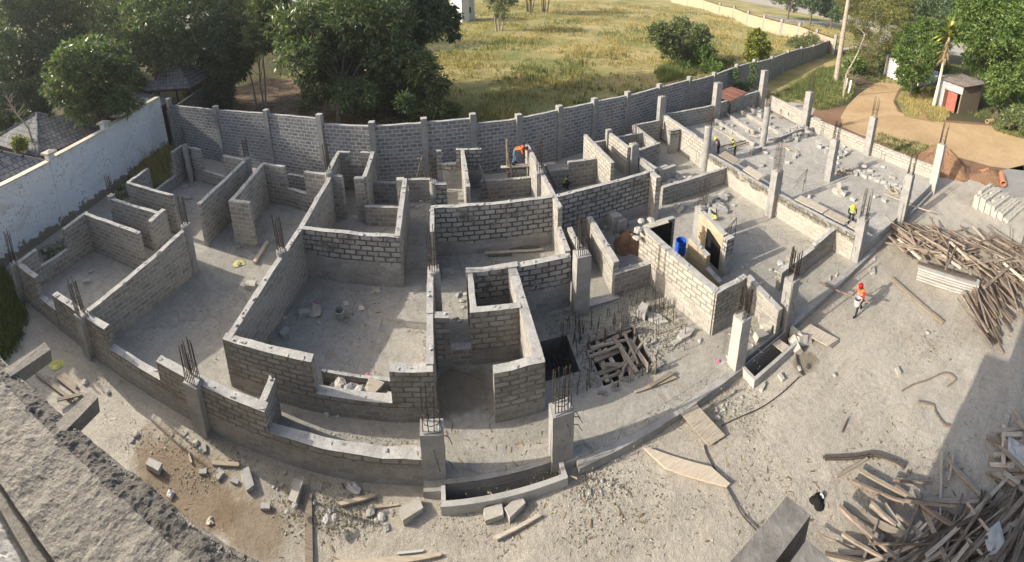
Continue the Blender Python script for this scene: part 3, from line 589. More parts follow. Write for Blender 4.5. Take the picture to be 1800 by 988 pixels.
# ------------------------------------------------------------------ CONCRETE COLUMNS with starter bars
def column(label, x, y, z0, zt, w=.34, d=.26, rnd=False, bars=8, bh=1.05, mat='conc', lean=(0, 0), hooks=False, cx=None, rz=0):
    t = thing('concrete_column', label, 'column', (x, y, z0), 'concrete columns of the new building', rz); H_ = zt-z0
    mb = MB()
    if rnd:
        n = 6; mb.tube([(random.uniform(-.004, .004), random.uniform(-.004, .004), H_*i/n) for i in range(n+1)], w/2, 16)
    else:
        n = 5; rings = []
        for i in range(n+1):
            z = H_*i/n; rings.append([(sx*w/2+random.uniform(-.006, .006), sy*d/2+random.uniform(-.006, .006), z) for sx, sy in ((-1, -1), (1, -1), (1, 1), (-1, 1))])
        for a, b in zip(rings, rings[1:]):
            for i in range(4): j = (i+1) % 4; mb.poly([a[i], a[j], b[j], b[i]], [(i*.4, a[i][2]), (i*.4+.4, a[i][2]), (i*.4+.4, b[i][2]), (i*.4, b[i][2])])
        mb.poly(rings[-1]); mb.poly(list(reversed(rings[0])))
    obj('shaft', mb, mat, t, rnd)
    mb = MB(); mb.box((0, 0, H_+.012), (w*.8, d*.8, .02), .1, 0, 0, .015); obj('broken_top', mb, 'concp', t)
    pos = [(math.cos(2*math.pi*k/bars)*w*.34, math.sin(2*math.pi*k/bars)*w*.34) for k in range(bars)] if rnd else \
          [(-w*.36+w*.72*(k % (bars//2))/(bars//2-1), (-1 if k < bars//2 else 1)*d*.33) for k in range(bars)]
    for (bx, by) in pos:
        hh = bh*random.uniform(.82, 1.08); mb = MB(); ax, ay = lean[0]*hh+random.uniform(-.03, .03), lean[1]*hh+random.uniform(-.03, .03)
        mb.tube([(bx, by, H_-.01), (bx+ax*.5+random.uniform(-.01, .01), by+ay*.5, H_+hh*.5), (bx+ax, by+ay, H_+hh)], .0105, 5); obj('starter_bar', mb, 'rust', t)
    for k in range(2):
        z = H_+bh*(.18+.22*k); mb = MB(); rr = [(math.cos(a)*w*.37+lean[0]*bh*(.18+.22*k), math.sin(a)*(w if rnd else d)*.37+lean[1]*bh*(.18+.22*k), z) for a in [i*math.pi/4 for i in range(9)]]
        mb.tube(rr, .008, 4, 0, False); obj('stirrup', mb, 'rust', t)
    if hooks:
        for k in range(hooks):
            mb = MB(); z = H_*random.uniform(.25, .85); sx = random.choice((-1, 1)); a = (sx*w/2*.98, random.uniform(-.3, .3)*d, z)
            if k % 2: a = (random.uniform(-.3, .3)*w, -d/2*.98, z); mb.tube([a, (a[0]+.02, a[1]-.07, z-.05), (a[0]+.05, a[1]-.06, z-.28)], .009, 4)
            else: mb.tube([a, (a[0]+sx*.1, a[1]-.05, z+.02), (a[0]+sx*.17, a[1]-.12, z-.09)], .009, 4)
            obj('wall_tie', mb, 'steel', t)
    return t
C = column
C('corner column at the left end of the damp front parapet', -14.33, 5.86, Z0, 1.46, .26, .26, False, 10, 1.25, lean=(-.1, .05))
C('column set in the front parapet, second from the left corner', -10.2, 5.92, Z0, 1.25, .34, .3, False, 12, 1.15, lean=(-.1, .0))
C('column in the front parapet with the tallest fan of bars, third from the left corner', -5.95, 5.92, Z0, 1.22, .40, .3, False, 12, 1.05, lean=(-.05, .02))
C('nearest square column, left of the open drain', -.57, 6.08, Z0, 1.2, .46, .30, False, 8, .95, hooks=4)
C('square column at the right end of the nearest open drain', 2.06, 5.94, Z0, 1.30, .46, .30, False, 12, .95, hooks=5)
C('pale square column at the left end of the drain with the leaning board', 6.80, 5.78, Z0, 1.56, .34, .34, False, 14, .95, 'concp', hooks=4)
C('square column behind the puddle, right end of the drain with the leaning board', 8.88, 5.82, Z0, 1.62, .34, .34, False, 14, .95, hooks=5)
C('square column where the black-banded wall meets the slab edge', 13.24, 5.88, Z0, 1.80, .36, .36, False, 10, 1.15, hooks=3)
C('square column beside the left end of the tangled pole heap', 16.98, 5.62, Z0, 2.56, .36, .36, False, 10, 1.1, hooks=2)
C('whitewashed corner column beside the red soil heap', 21.8, 5.7, Z0, 2.85, .42, .42, False, 10, 1.2, 'concp')
C('column in the middle of the raised slab behind the block row', 17.3, 10.12, .4, 2.72, .38, .38, False, 10, 1.05)
C('column against the outer wall along the orange road', 22.42, 10.6, .4, 2.95, .42, .42, False, 8, 1.25)
C('column near the wet brown floor by the outer wall', 22.95, 16.2, .4, 3.0, .46, .46, False, 10, 1.2)
C('round column behind the two helmeted workers on the raised slab', 17.5, 15.25, .4, 2.86, .40, .40, True, 9, 1.1)
C('column on the retaining wall beside the scaffold boards', 12.88, 10.15, 0, 2.2, .40, .36, False, 10, 1.15)
C('round column at the rear end of the retaining wall', 12.8, 15.0, 0, 2.5, .40, .40, True, 10, 1.1)
C('column in the rear wall left of the rusty shelter roof', 17.6, 20.1, .2, 3.1, .50, .42, False, 7, .9)
C('column in the rear wall right of the rusty shelter roof', 23.6, 21.4, .2, 3.3, .52, .42, False, 7, .8)
C('rear column with a splintered board strapped to its top', 12.9, 19.8, 0, 2.68, .42, .36, False, 7, .8)
C('column carrying the tan block wall behind the blue barrel', 9.05, 10.5, 0, 1.45, .36, .36, False, 10, 1.15)
C('tall column in the corner of the stair core', 3.72, 9.25, -.5, 2.06, .44, .38, False, 12, 1.15)
C('round column halfway along the wall of the big central room', -5.22, 10.1, 0, 1.92, .34, .34, True, 10, 1.15)
C('round column at the end of the long pale left wall', -9.2, 10.45, 0, 1.98, .34, .34, True, 12, 1.1)
C('round column between the left side rooms near the white wall', -14.05, 11.22, 0, 1.98, .36, .36, True, 12, 1.1)
C('round column in the rear left corner', -13.75, 16.9, 0, 2.25, .34, .34, True, 10, 1.0)
C('rear column at the end of the free-standing left wall', -9.4, 16.1, 0, 2.1, .36, .36, True, 10, 1.05)
C('rear column where the long middle wall ends', -4.9, 14.9, 0, 2.15, .34, .34, True, 9, 1.25)
C('round column beside the passage, left of the plank heap', -.5, 9.65, 0, 1.85, .36, .36, True, 10, 1.35)
C('round column at the front end of the corridor pier', -.5, 14.3, 0, 1.98, .34, .34, True, 10, 1.2)
C('slender column in the tall pale wall behind the mason', 3.74, 14.2, 0, 2.05, .3, .3, False, 8, 1.35)
C('rear middle column at the front of the sunlit wall pair', 9.05, 16.1, 0, 1.72, .38, .36, False, 9, 1.3)
C('thin column at the rear end of the sunlit wall pair', 8.58, 18.1, 0, 1.75, .3, .26, False, 4, 1.1)

# ------------------------------------------------------------------ PERIMETER WALL with posts
pw = thing('perimeter_wall', 'long grey block boundary wall with concrete posts behind the building site', 'wall', (-18.6, 21.9, 0))
po = Vector(pw.location)
segs = [(([298, 184], [375, 192]), 3.3), (([385, 193], [463, 198.5]), 3.3), (([475, 200], [557, 205]), 3.3), (([569, 220], [648, 222]), 3.02), (([660, 221], [740, 216]), 3.02), (([750, 214], [826, 206]), 3.02),
        (([836, 219], [906, 209]), 2.7), (([916, 207], [978, 194]), 2.7), (([987, 191], [1040, 180]), 2.7), (([1048, 178.5], [1099, 168.5]), 2.7), (([1106, 167], [1153, 155]), 2.65), (([1163, 152], [1207, 138]), 2.6),
        (([1215, 145], [1250, 133.5]), 2.45), (([1259, 130], [1290, 118.5]), 2.45), (([1298, 115.5], [1322, 106.5]), 2.45), (([1329, 112], [1353, 103]), 2.3), (([1359, 101.5], [1381, 93]), 2.3), (([1388, 90], [1406, 83]), 2.3), (([1411, 88], [1427, 82]), 2.2), (([1433, 80], [1450, 73]), 2.2), (([1455, 72], [1469, 66]), 2.2)]
ends = []
for (a, b), h in segs: ends.append([P(*a, h), P(*b, h), h])
for k in range(len(ends)-1):     # posts: share one spot between neighbouring panels
    m = (ends[k][1]+ends[k+1][0])/2; m.z = 0; ends[k][1] = m.copy(); ends[k+1][0] = m.copy()
for e in ends: e[0].z = e[1].z = 0
posts = [ends[0][0]]+[e[1] for e in ends]
per_line = [(p.x, p.y) for p in posts]
for k, (a, b, h) in enumerate(ends):
    d = (b-a).normalized(); n = Vector((-d.y, d.x, 0)); L = (b-a).length; nn = max(2, round(L/.45)); mb = MB(); u = k*2.3; tops = [h+random.uniform(-.015, .015) for _ in range(nn+1)]
    for i in range(nn):
        p, q = a.lerp(b, i/nn)-po, a.lerp(b, (i+1)/nn)-po; t0, t1 = n*.09, -n*.09
        V = lambda v, z: (v.x, v.y, z)
        mb.poly([V(p+t1, -.6), V(q+t1, -.6), V(q+t1, tops[i+1]), V(p+t1, tops[i])], [(u+L*i/nn, -.6), (u+L*(i+1)/nn, -.6), (u+L*(i+1)/nn, tops[i+1]), (u+L*i/nn, tops[i])])
        mb.poly([V(q+t0, -.6), V(p+t0, -.6), V(p+t0, tops[i]), V(q+t0, tops[i+1])], [(u+L*(i+1)/nn, -.6), (u+L*i/nn, -.6), (u+L*i/nn, tops[i]), (u+L*(i+1)/nn, tops[i+1])])
        mb.poly([V(p+t1, tops[i]), V(q+t1, tops[i+1]), V(q+t0, tops[i+1]), V(p+t0, tops[i])], None, 1)
    obj('wall_panel', mb, ['perim', 'cap'], pw)
for k, p in enumerate(posts):
    h = max(ends[max(0, k-1)][2], ends[min(k, len(ends)-1)][2])+(.22 if k else .45); d = (posts[min(k+1, len(posts)-1)]-posts[max(k-1, 0)]).normalized()
    q = p-po-Vector((-d.y, d.x, 0))*.04; mb = MB(); w_ = .30 if k < 15 else .4
    mb.box((q.x, q.y, h/2-.3), (w_, .30, h+.6), math.atan2(d.y, d.x), 0, 0, .006); obj('post', mb, 'conc', pw)
    mb = MB(); mb.box((q.x, q.y, h+.012), (w_*.97, .29, .02), math.atan2(d.y, d.x), 0, 0, .008); obj('post_top', mb, 'cap', pw)
# white boundary wall on the left
ww = thing('white_boundary_wall', 'flaking white boundary wall with cream coping and capped pillars', 'wall', (-17.0, 5.0, 0)); wo = Vector(ww.location)
A_, B2 = Vector((-16.75, 2.5, 0)), Vector((-19.15, 21.6, 0)); D_ = (B2-A_).normalized(); N_ = Vector((-D_.y, D_.x, 0)); ang = math.atan2(D_.y, D_.x)
ys_ = [2.5, 6.4, 10.7, 15.3, 19.6, 21.6]
pts_ = [A_.lerp(B2, (y-2.5)/(21.6-2.5)) for y in ys_]
for k in range(5):
    a, b = pts_[k], pts_[k+1]; h = 3.32+.10*k; L = (b-a).length; mb = MB(); q = [a+N_*.1-wo, a-N_*.1-wo, b-N_*.1-wo, b+N_*.1-wo]
    mb.hexa([(v.x, v.y, -.4) for v in q], [(v.x, v.y, h) for v in q]); obj('wall_panel', mb, 'white', ww)
    m = (a+b)/2-wo; mb = MB(); mb.box((m.x, m.y, h+.035), (L-.3, .42, .07), ang, 0, 0, .006); obj('coping', mb, 'cream', ww)
for k in (1, 2, 3, 4):
    p = pts_[k]-wo; h = 3.32+.10*k+.28; mb = MB(); mb.box((p.x, p.y, h/2-.2), (.42, .36, h+.4), ang, 0, 0, .004); obj('pillar', mb, 'white', ww)
    mb = MB(); mb.box((p.x, p.y, h+.06), (.66, .62, .10), ang, 0, 0, .006); c = obj('pillar_cap', mb, 'cream', ww)
    mb = MB(); s1, s2 = .62, .2; R3 = Matrix.Rotation(ang, 3, 'Z'); bt = [R3 @ Vector((x*.3, y*.28, 0))+Vector((p.x, p.y, h+.113)) for x, y in ((-1, -1), (1, -1), (1, 1), (-1, 1))]; tp = [R3 @ Vector((x*.07, y*.07, 0))+Vector((p.x, p.y, h+.2)) for x, y in ((-1, -1), (1, -1), (1, 1), (-1, 1))]
    mb.hexa(bt, tp); obj('cap_peak', mb, 'cream', c)

# garden wall continuing behind the boundary corner
a, b = P(318, 187, 2.4), P(378, 138, 2.4)
wall('mossy old block wall running back from the boundary corner beside the gazebo', [(-18.9, 22.0, b.x, b.y, 2.5, 2.4)], 'oldgarden', .22, -.3, 0, 'boundary walls of the neighbours')
a, b = P(415, 170, 1.4), P(455, 60, 2.0)

# ------------------------------------------------------------------ NEIGHBOUR ROOFS AND GAZEBOS (left)
def hiproof(label, c, rz, w, d, ze, zr, name='tiled_pavilion', ridge=.0, posts=True, table=False, g='tiled garden pavilions'):
    t = thing(name, label, 'pavilion', (c[0], c[1], Z0), g, rz)
    e = [Vector((x*w/2, y*d/2, ze)) for x, y in ((-1, -1), (1, -1), (1, 1), (-1, 1))]; r = [Vector((-ridge, 0, zr)), Vector((ridge, 0, zr))]
    mb = MB()
    def slope(pts):
        ax = (pts[1]-pts[0]).normalized(); nn = ax.cross(pts[2]-pts[0]).normalized(); up = nn.cross(ax)
        mb.poly(pts, [((p-pts[0]).dot(ax), (p-pts[0]).dot(up)) for p in pts])
    if ridge: slope([e[0], e[1], r[1], r[0]]); slope([e[2], e[3], r[0], r[1]]); slope([e[1], e[2], r[1]]); slope([e[3], e[0], r[0]])
    else:
        for i in range(4): slope([e[i], e[(i+1) % 4], Vector((0, 0, zr))])
    rf = obj('roof', mb, 'tile', t)
    mb = MB(); mb.box((0, 0, ze-.13), (w*.97, d*.97, .2)); obj('fascia', mb, 'brownwood', rf)
    for i in range(4):
        mb = MB(); mb.tube([e[i]+Vector((0, 0, .02)), (r[1] if e[i].x > 0 else r[0])+Vector((0, 0, .03))], .09, 6); obj('hip_ridge', mb, 'tile', rf)
    if posts:
        for x, y in ((-1, -1), (1, -1), (1, 1), (-1, 1)):
            mb = MB(); mb.box((x*w*.4, y*d*.4, ze/2-.1), (.14, .14, ze-.2)); obj('post', mb, 'brownwood', t)
        for (x0, y0, x1, y1) in ((-1, -1, 1, -1), (1, -1, 1, 1), (1, 1, -1, 1), (-1, 1, -1, -1)):
            mb = MB(); a, b = Vector((x0*w*.4, y0*d*.4, .9)), Vector((x1*w*.4, y1*d*.4, .9)); mb.tube([a, b], .04, 4)
            for k in range(1, 18): q = a.lerp(b, k/18); mb.box((q.x, q.y, .5), (.05, .04, .8))
            obj('railing', mb, 'brownwood', t)
    else:
        mb = MB(); mb.box((0, 0, (ze-.2)/2), (w*.82, d*.82, ze-.2)); obj('wall', mb, 'brownwood', t)
    return t
hiproof('dark tiled hipped roof with a sharp peak beside the white wall', (-25.6, 15.2), -.05, 8.2, 5.6, 2.7, 4.55, posts=False)
hiproof('dark tiled roof cut by the left edge of the photo', (-23.4, 9.2), .05, 7.6, 4.2, 3.0, 4.2, posts=False, ridge=1.6)
hiproof('dark tiled roof mostly hidden behind the lit round tree', (-22.6, 21.9), .15, 5.6, 4.6, 2.9, 4.2, posts=False)
p = Vector((-22.3, 28.6, 0)); gz = hiproof('open tiled gazebo with brown railings and red furniture', (p.x, p.y), .1, 5.0, 5.2, 3.3, 5.3)
for dx, dy, lb in ((-.5, -.9, 'left crimson covered table inside the tiled gazebo'), (.8, -.8, 'right crimson covered table inside the tiled gazebo')):
    t = thing('garden_table', lb, 'table', (p.x+dx, p.y+dy, Z0), 'red tables in the gazebo')
    mb = MB(); mb.box((0, 0, .78), (.8, .7, .04)); mb.hexa([(-.42, -.37, .3), (.42, -.37, .3), (.42, .37, .3), (-.42, .37, .3)], [(-.4, -.35, .755), (.4, -.35, .755), (.4, .35, .755), (-.4, .35, .755)]); obj('cloth', mb, 'redcloth', t)
    for x, y in ((-.3, -.25), (.3, -.25), (.3, .25), (-.3, .25)): mb = MB(); mb.box((x, y, .15), (.05, .05, .3)); obj('leg', mb, 'brownwood', t)

# ------------------------------------------------------------------ OTHER GROUND SHEETS
pl = per_line
outline('field', pl[0:]+[(90, 48), (140, 70), (180, 280), (-60, 280), (-60, 30)], -.16, 'field'); tag(bpy.data.objects['field'], kind='structure')
outline('garden_ground', [(-19.1, 21.9), (-17, 2), (-16.5, -10), (-200, -30), (-250, 200), (-62, 240), (-30, 60), (-25, 30)], -.15, 'soil'); tag(bpy.data.objects['garden_ground'], kind='structure')
outline('leaf_litter', [(-18.4, 22.2), (-10, 20.2), (-1, 18.9), (1.2, 19.4), (-.5, 25), (-3, 30), (-8, 36), (-20, 42), (-26, 30)], -.13, 'litter'); tag(bpy.data.objects['leaf_litter'], kind='structure')
R = lambda *pp: [tuple(P(x, y, -.15).xy) for x, y in pp]
outline('dirt_road', R((1800, 232), (1760, 222), (1700, 218), (1650, 214), (1610, 207), (1578, 196), (1570, 178), (1578, 160), (1592, 147), (1560, 137), (1540, 145), (1510, 165), (1490, 185), (1478, 205), (1480, 222), (1510, 236), (1560, 252), (1610, 262), (1680, 275), (1740, 292), (1800, 300)), -.15, 'road'); tag(bpy.data.objects['dirt_road'], kind='structure')
outline('orange_verge', R((1800, 232), (1700, 205), (1600, 150), (1560, 130), (1500, 150), (1440, 180), (1425, 205), (1470, 222), (1560, 262), (1600, 275), (1680, 300), (1800, 330)), -.165, 'redsoil'); tag(bpy.data.objects['orange_verge'], kind='structure')
outline('undergrowth_ground', R((1395, 165), (1440, 118), (1474, 92), (1500, 84), (1560, 80), (1640, 90), (1800, 118), (1800, 232), (1755, 218), (1705, 214), (1650, 210), (1590, 205), (1572, 180), (1590, 150), (1560, 138), (1520, 160), (1490, 185), (1440, 190)), -.155, 'soil'); tag(bpy.data.objects['undergrowth_ground'], kind='structure')
outline('quarry_dust_patch', R((1735, 305), (1800, 290), (1800, 345), (1760, 350), (1738, 330)), -.15, 'greysand'); tag(bpy.data.objects['quarry_dust_patch'], kind='structure')
outline('roadside_turf', [per_line[-7], per_line[-5], per_line[-3], per_line[-1]]+R((1500, 115), (1505, 145), (1500, 165), (1475, 185), (1440, 192), (1415, 182), (1375, 176)), -.14, 'field'); tag(bpy.data.objects['roadside_turf'], kind='structure')
outline('island_turf', R((1575, 175), (1590, 150), (1640, 150), (1665, 190), (1670, 205), (1640, 215), (1590, 205)), -.14, 'field'); tag(bpy.data.objects['island_turf'], kind='structure')

def heap(label, c, rx, ry, h, mat, cat='soil heap', name='soil_heap', rough=.18, z=None, group=None):
    mb = MB(); nr, na = 14, 36; z = Z0 if z is None else z; ph = random.random()*6; ring = []
    for i in range(nr+1):
        r = i/nr; row = []
        for k in range(na):
            a = 2*math.pi*k/na; rr = r*(1+.16*math.sin(3*a+ph)+.09*math.sin(5*a+ph*2)); zz = h*max(0, math.cos(min(1, r)*math.pi/2))**1.3*(1+rough*math.sin(4*a+5*r+ph)*r)
            row.append((rx*rr*math.cos(a)+random.uniform(-.03, .03)*rx*r, ry*rr*math.sin(a)+random.uniform(-.03, .03)*ry*r, zz+random.uniform(-.05, .05)*h-(0 if r < 1 else .05)))
        ring.append(row)
    for i in range(nr):
        for k in range(na): j = (k+1) % na; mb.poly([ring[i][k], ring[i+1][k], ring[i+1][j], ring[i][j]])
    o = obj(name, mb, mat); o.location = (c[0], c[1], z); return tag(o, label, cat, group)
h1 = P(1668, 305, 0); heap('tall red soil heap beside the whitewashed corner column', (h1.x+.9, h1.y+1.0), 2.0, 2.3, 1.5, 'redsoil')
h2 = P(1740, 305, 0); heap('lower brown soil heap right of the red one', (h2.x-.3, h2.y), 1.8, 1.4, .55, 'redsoil')
h3 = P(1110, 432, .1); heap('small brown sand heap inside the building, beside stacked blocks', (h3.x, h3.y+.2), .62, .72, .5, 'redsoil', 'sand heap', 'sand_heap', .1, 0)
h4 = P(1625, 205, 0); heap('small reddish mound on the grassy island in front of the palm', h4, .7, .7, .35, 'redsoil')

# ------------------------------------------------------------------ SHED, GATE, FAR WALLS, HOUSES
sp = P(1640, 183, Z0); sh = thing('tin_shed', 'small corrugated iron shed with a faded red door ajar', 'shed', (sp.x, sp.y, Z0), None, -.12)
# local frame: front face along +x
w_, d_, hf, hb = 3.6, 3.6, 3.3, 3.5
dirx = (P(1684, 201, Z0)-sp); rzs = math.atan2(dirx.y, dirx.x); sh.rotation_euler = (0, 0, rzs); w_ = dirx.length
def quadp(name, pts, mat, par, th=.03):
    mb = MB(); a, b, c, d = [Vector(p) for p in pts]; n = (b-a).cross(d-a).normalized()*th
    L, H__ = (b-a).length, (d-a).length
    mb.poly([a, b, c, d], [(0, 0), (L, 0), (L, H__), (0, H__)]); mb.poly([d-n, c-n, b-n, a-n], [(0, H__), (L, H__), (L, 0), (0, 0)])
    for p, q in ((a, b), (b, c), (c, d), (d, a)): mb.poly([p-n, q-n, q, p])
    return obj(name, mb, mat, par)
quadp('front_sheet', [(0, 0, 0), (w_*.34, 0, 0), (w_*.34, 0, hf*.68), (0, 0, hf*.68)], 'tin', sh)
quadp('upper_sheet', [(0, -.02, hf*.68), (w_, -.02, hf*.68), (w_, -.02, hf), (0, -.02, hf)], 'tin', sh)
quadp('rusty_panel', [(w_*.34, 0, .05), (w_*.5, 0, .05), (w_*.5, 0, hf*.68), (w_*.34, 0, hf*.68)], 'brownwood', sh)
quadp('door', [(w_*.5, -.05, .03), (w_*.5+w_*.40, -.35, .03), (w_*.5+w_*.40, -.35, hf*.67), (w_*.5, -.05, hf*.67)], 'reddoor', sh)
quadp('side_wall', [(w_, 0, 0), (w_, d_, 0), (w_, d_, hb), (w_, 0, hf)], 'plankd', sh); quadp('side_wall', [(0, d_, 0), (0, 0, 0), (0, 0, hf), (0, d_, hb)], 'tin', sh)
quadp('back_wall', [(w_, d_, 0), (0, d_, 0), (0, d_, hb), (w_, d_, hb)], 'plankd', sh)
for x in (.03, w_*.5, w_*.96): mb = MB(); mb.box((x, .06, hf/2), (.09, .09, hf)); obj('post', mb, 'newwood', sh)
quadp('roof', [(-.35, -.45, hf+.06), (w_+.5, -.45, hf+.0), (w_+.4, d_+.8, hb+.25), (-.35, d_+.8, hb+.3)], 'tinroof', sh)
g0, g1 = P(1556, 135, Z0), P(1590, 147, Z0); t = thing('white_metal_gate', 'rusty white metal gate half hidden by bushes at the end of the orange road', 'gate', (g0.x, g0.y, Z0), None, math.atan2(g1.y-g0.y, g1.x-g0.x)); L = (g1-g0).length*1.15
quadp('gate_leaf', [(.1, 0, .05), (L, 0, .05), (L, 0, 3.0), (.1, 0, 3.0)], 'housewall', t)
mb = MB(); mb.box((-.1, 0, 1.7), (.35, .35, 3.4)); obj('gate_post', mb, 'conc', t)
a, b = P(1612, 158, Z0), P(1640, 150, Z0)
wall('broken white wall behind the bushes left of the palm', [(a.x, a.y, b.x+1, b.y, 2.6, 1.9)], 'white', .2, Z0, 0, 'boundary walls of the neighbours', 'cream', 'garden_wall')
# sand coloured wall on the far side of the field with grey posts
fw = thing('sandstone_field_wall', 'sand coloured boundary wall with grey posts on the far side of the dry field', 'wall', P(1440, 80, Z0)); fo = Vector(fw.location)
fpx = [(1180, 4), (1208, 10), (1237, 16), (1264, 27), (1289, 33), (1313, 45), (1341, 54), (1371, 63), (1402, 70), (1432, 84), (1464, 97)]
fp = [P(x, y, Z0) for x, y in fpx]
for k, (a, b) in enumerate(zip(fp, fp[1:])):
    d = (b-a).normalized(); n = Vector((-d.y, d.x, 0))*.12; h = 2.9; mb = MB(); q = [a+n-fo, a-n-fo, b-n-fo, b+n-fo]
    if n.dot(Vector((0, 1, 0))) < 0: q = [q[1], q[0], q[3], q[2]]
    ar = (q[1]-q[0]).cross(q[2]-q[1]).z
    if ar < 0: q.reverse()
    mb.hexa([(v.x, v.y, -.3) for v in q], [(v.x, v.y, h) for v in q]); obj('wall_panel', mb, 'tanwall', fw)
    mb = MB(); m = (a+b)/2-fo; mb.box((m.x, m.y, h+.06), ((b-a).length, .4, .1), math.atan2(d.y, d.x)); obj('coping', mb, 'brownwood', fw)
for k, a in enumerate(fp):
    mb = MB(); q = a-fo; mb.box((q.x, q.y, 1.7), (.55, .5, 4.0), .3, 0, 0, .02); obj('post', mb, 'conc', fw)
# far white wall, dark gate, low hedges
a, b = P(1385, -6, Z0), P(1447, 22, Z0); wall('white wall with dark hedge above it, far beyond the field', [(a.x-20, a.y+14, b.x, b.y, 3.2, 3.2)], 'white', .3, -1.5, 0, 'boundary walls of the neighbours', 'cream', 'garden_wall')
a, b = P(1449, 30, Z0), P(1470, 34, Z0); t = thing('dark_sliding_gate', 'dark metal gate in the far white wall', 'gate', (a.x, a.y, Z0), None, math.atan2((b-a).y, (b-a).x)); L = (b-a).length
quadp('gate_leaf', [(0, 0, 0), (L, 0, 0), (L, 0, 4.2), (0, 0, 4.2)], 'gate', t)
for x in (-.4, L+.4): mb = MB(); mb.box((x, 0, 2.3), (.8, .8, 4.6)); obj('gate_pillar', mb, 'housewall', t)
outline('far_driveway', R((1340, 26), (1420, 36), (1470, 42), (1475, 46), (1410, 44), (1350, 38)), -.14, 'greysand'); tag(bpy.data.objects['far_driveway'], kind='structure')
# small white building beyond the mango trees
hp = P(819, 40, Z0); hb_ = thing('white_outbuilding', 'plain white outbuilding seen past the right side of the mango trees', 'building', (hp.x, hp.y, Z0), None, .35)
mb = MB(); mb.box((0, 3, 2.6), (1.6, 6, 5.4), 0); mb.box((1.9, 4.2, 2.4), (2.6, 3.5, 4.8)); obj('wall', mb, 'housewall', hb_); mb = MB(); mb.box((.6, 3.4, 5.45), (4.6, 7, .18), 0); obj('roof', mb, 'tin', hb_)
mb = MB(); mb.box((1.9, 2.42, 2.2), (.9, .04, 1.2)); obj('window', mb, 'gate', hb_)
# rusty shelter between perimeter wall and rear wall
rp = P(1288, 166, 1.6); t = thing('rusty_shelter', 'low shelter with loose rust-red roof sheets against the perimeter wall', 'shelter', (rp.x, rp.y, 0), None, .38)
for k in range(3): quadp('roof_sheet', [(-1.5+k*1.0, -.6, 1.55+.03*k), (-.52+k*1.0, -.6, 1.55+.03*k), (-.52+k*1.0, .9, 1.7+.03*k), (-1.5+k*1.0, .9, 1.7+.03*k)], 'redsheet', t)
for x, y in ((-1.3, -.5), (1.3, -.5), (1.3, .8), (-1.3, .8)): mb = MB(); mb.box((x, y, .75), (.09, .09, 1.5)); obj('post', mb, 'plankd', t)
# camera building: the raw concrete edge the photo is taken over, and its own mass
cb = thing('unfinished_building', 'rough concrete top of the unfinished building the photo is taken from, lower left', 'building', (-6, 0, Z0)); co = Vector(cb.location)
def cbx(name, x0, x1, y0, y1, z0, z1, m, mt=None):
    mb = MB(); mb.box(Vector(((x0+x1)/2, (y0+y1)/2, (z0+z1)/2))-co, (x1-x0, y1-y0, z1-z0)); return obj(name, mb, m, cb)
cbx('wall', -16, 1.0, -12, 1.62, Z0, 4.62, 'conc'); cbx('wall', -.3, .96, -12, 1.6, 4.63, 5.7, 'conc'); cbx('wall', -16, -.31, -12, .86, 4.63, 5.75, 'conc'); cbx('upper_floor', -.28, .75, -12, .85, 5.71, 7.3, 'conc'); cbx('upper_floor', -5, .55, -12, -.15, 7.31, 8.3, 'conc'); cbx('shadow_tower', -3, 2.4, -12, -1.3, 8.31, 13.2, 'conc')  # upper blocks stepped for the yard shadow; unseen tower added to lengthen it
def terrain_strip(name, x0, x1, y0, y1, zf, m, st=.05, amp=1.):
    nx, ny = int((x1-x0)/st), int((y1-y0)/st); xs = np.linspace(x0, x1, nx+1); ys = np.linspace(y0, y1, ny+1); X, Y = np.meshgrid(xs, ys, indexing='ij')
    from mathutils import noise as mn
    nzv = np.array([[amp*(.034*mn.fractal(Vector((x*5, y*5, 1)), 1, 2, 3)+.013*mn.noise(Vector((x*24, y*24, 3)))+.006*mn.noise(Vector((x*60, y*60, 5)))) for y in ys] for x in xs]); Z = zf(X, Y)+nzv; Y = Y-np.clip(-2.67-X, 0, 9)*.085
    V = np.stack([X, Y, Z], -1).reshape(-1, 3)-np.array(co); F_ = []
    for i in range(nx):
        for j in range(ny): a = i*(ny+1)+j; F_.append((a, a+ny+1, a+ny+2, a+1))
    me = bpy.data.meshes.new(name); me.from_pydata(V.tolist(), [], F_); me.materials.append(MAT[m]); return link(name, me, cb)
terrain_strip('concrete_edge', -7.5, -.35, .88, 1.52, lambda X, Y: 5.97+0*X, 'roughtop', .022, .6)
terrain_strip('rubble_rim', -7.5, -.35, 1.5, 1.75, lambda X, Y: 5.965-.07*np.clip((Y-1.6)/.15, 0, 1), 'rimtop', .018, 1.1)
mb = MB(); q = [Vector((x, y, 0))-co for x, y in ((-7.6, .5), (-.33, .87), (-.33, 1.74), (-2.67, 1.74), (-7.6, 1.32))]; mb.hexa([(v.x, v.y, 4.65-co.z) for v in q], [(v.x, v.y, 5.9-co.z) for v in q]); obj('parapet', mb, 'roughtop', cb)
mb = MB()
for k in range(1500):
    x = random.uniform(-6.5, -.4); y = 1.72-max(0, -2.67-x)*.085-abs(random.gauss(0, .08)); s_ = random.uniform(.004, .015); mb.box(Vector((x, y, 5.9+random.uniform(0, .02)))-co, (s_*1.4, s_, s_), random.uniform(0, 3), 0, 0, s_*.3)
tag(obj('rim_rubble', mb, 'dimrub', cb), kind='stuff')
terrain_strip('roof_floor', -6.5, -.35, -.1, .93, lambda X, Y: 5.80+0*X, 'whitetop', .03, .7)
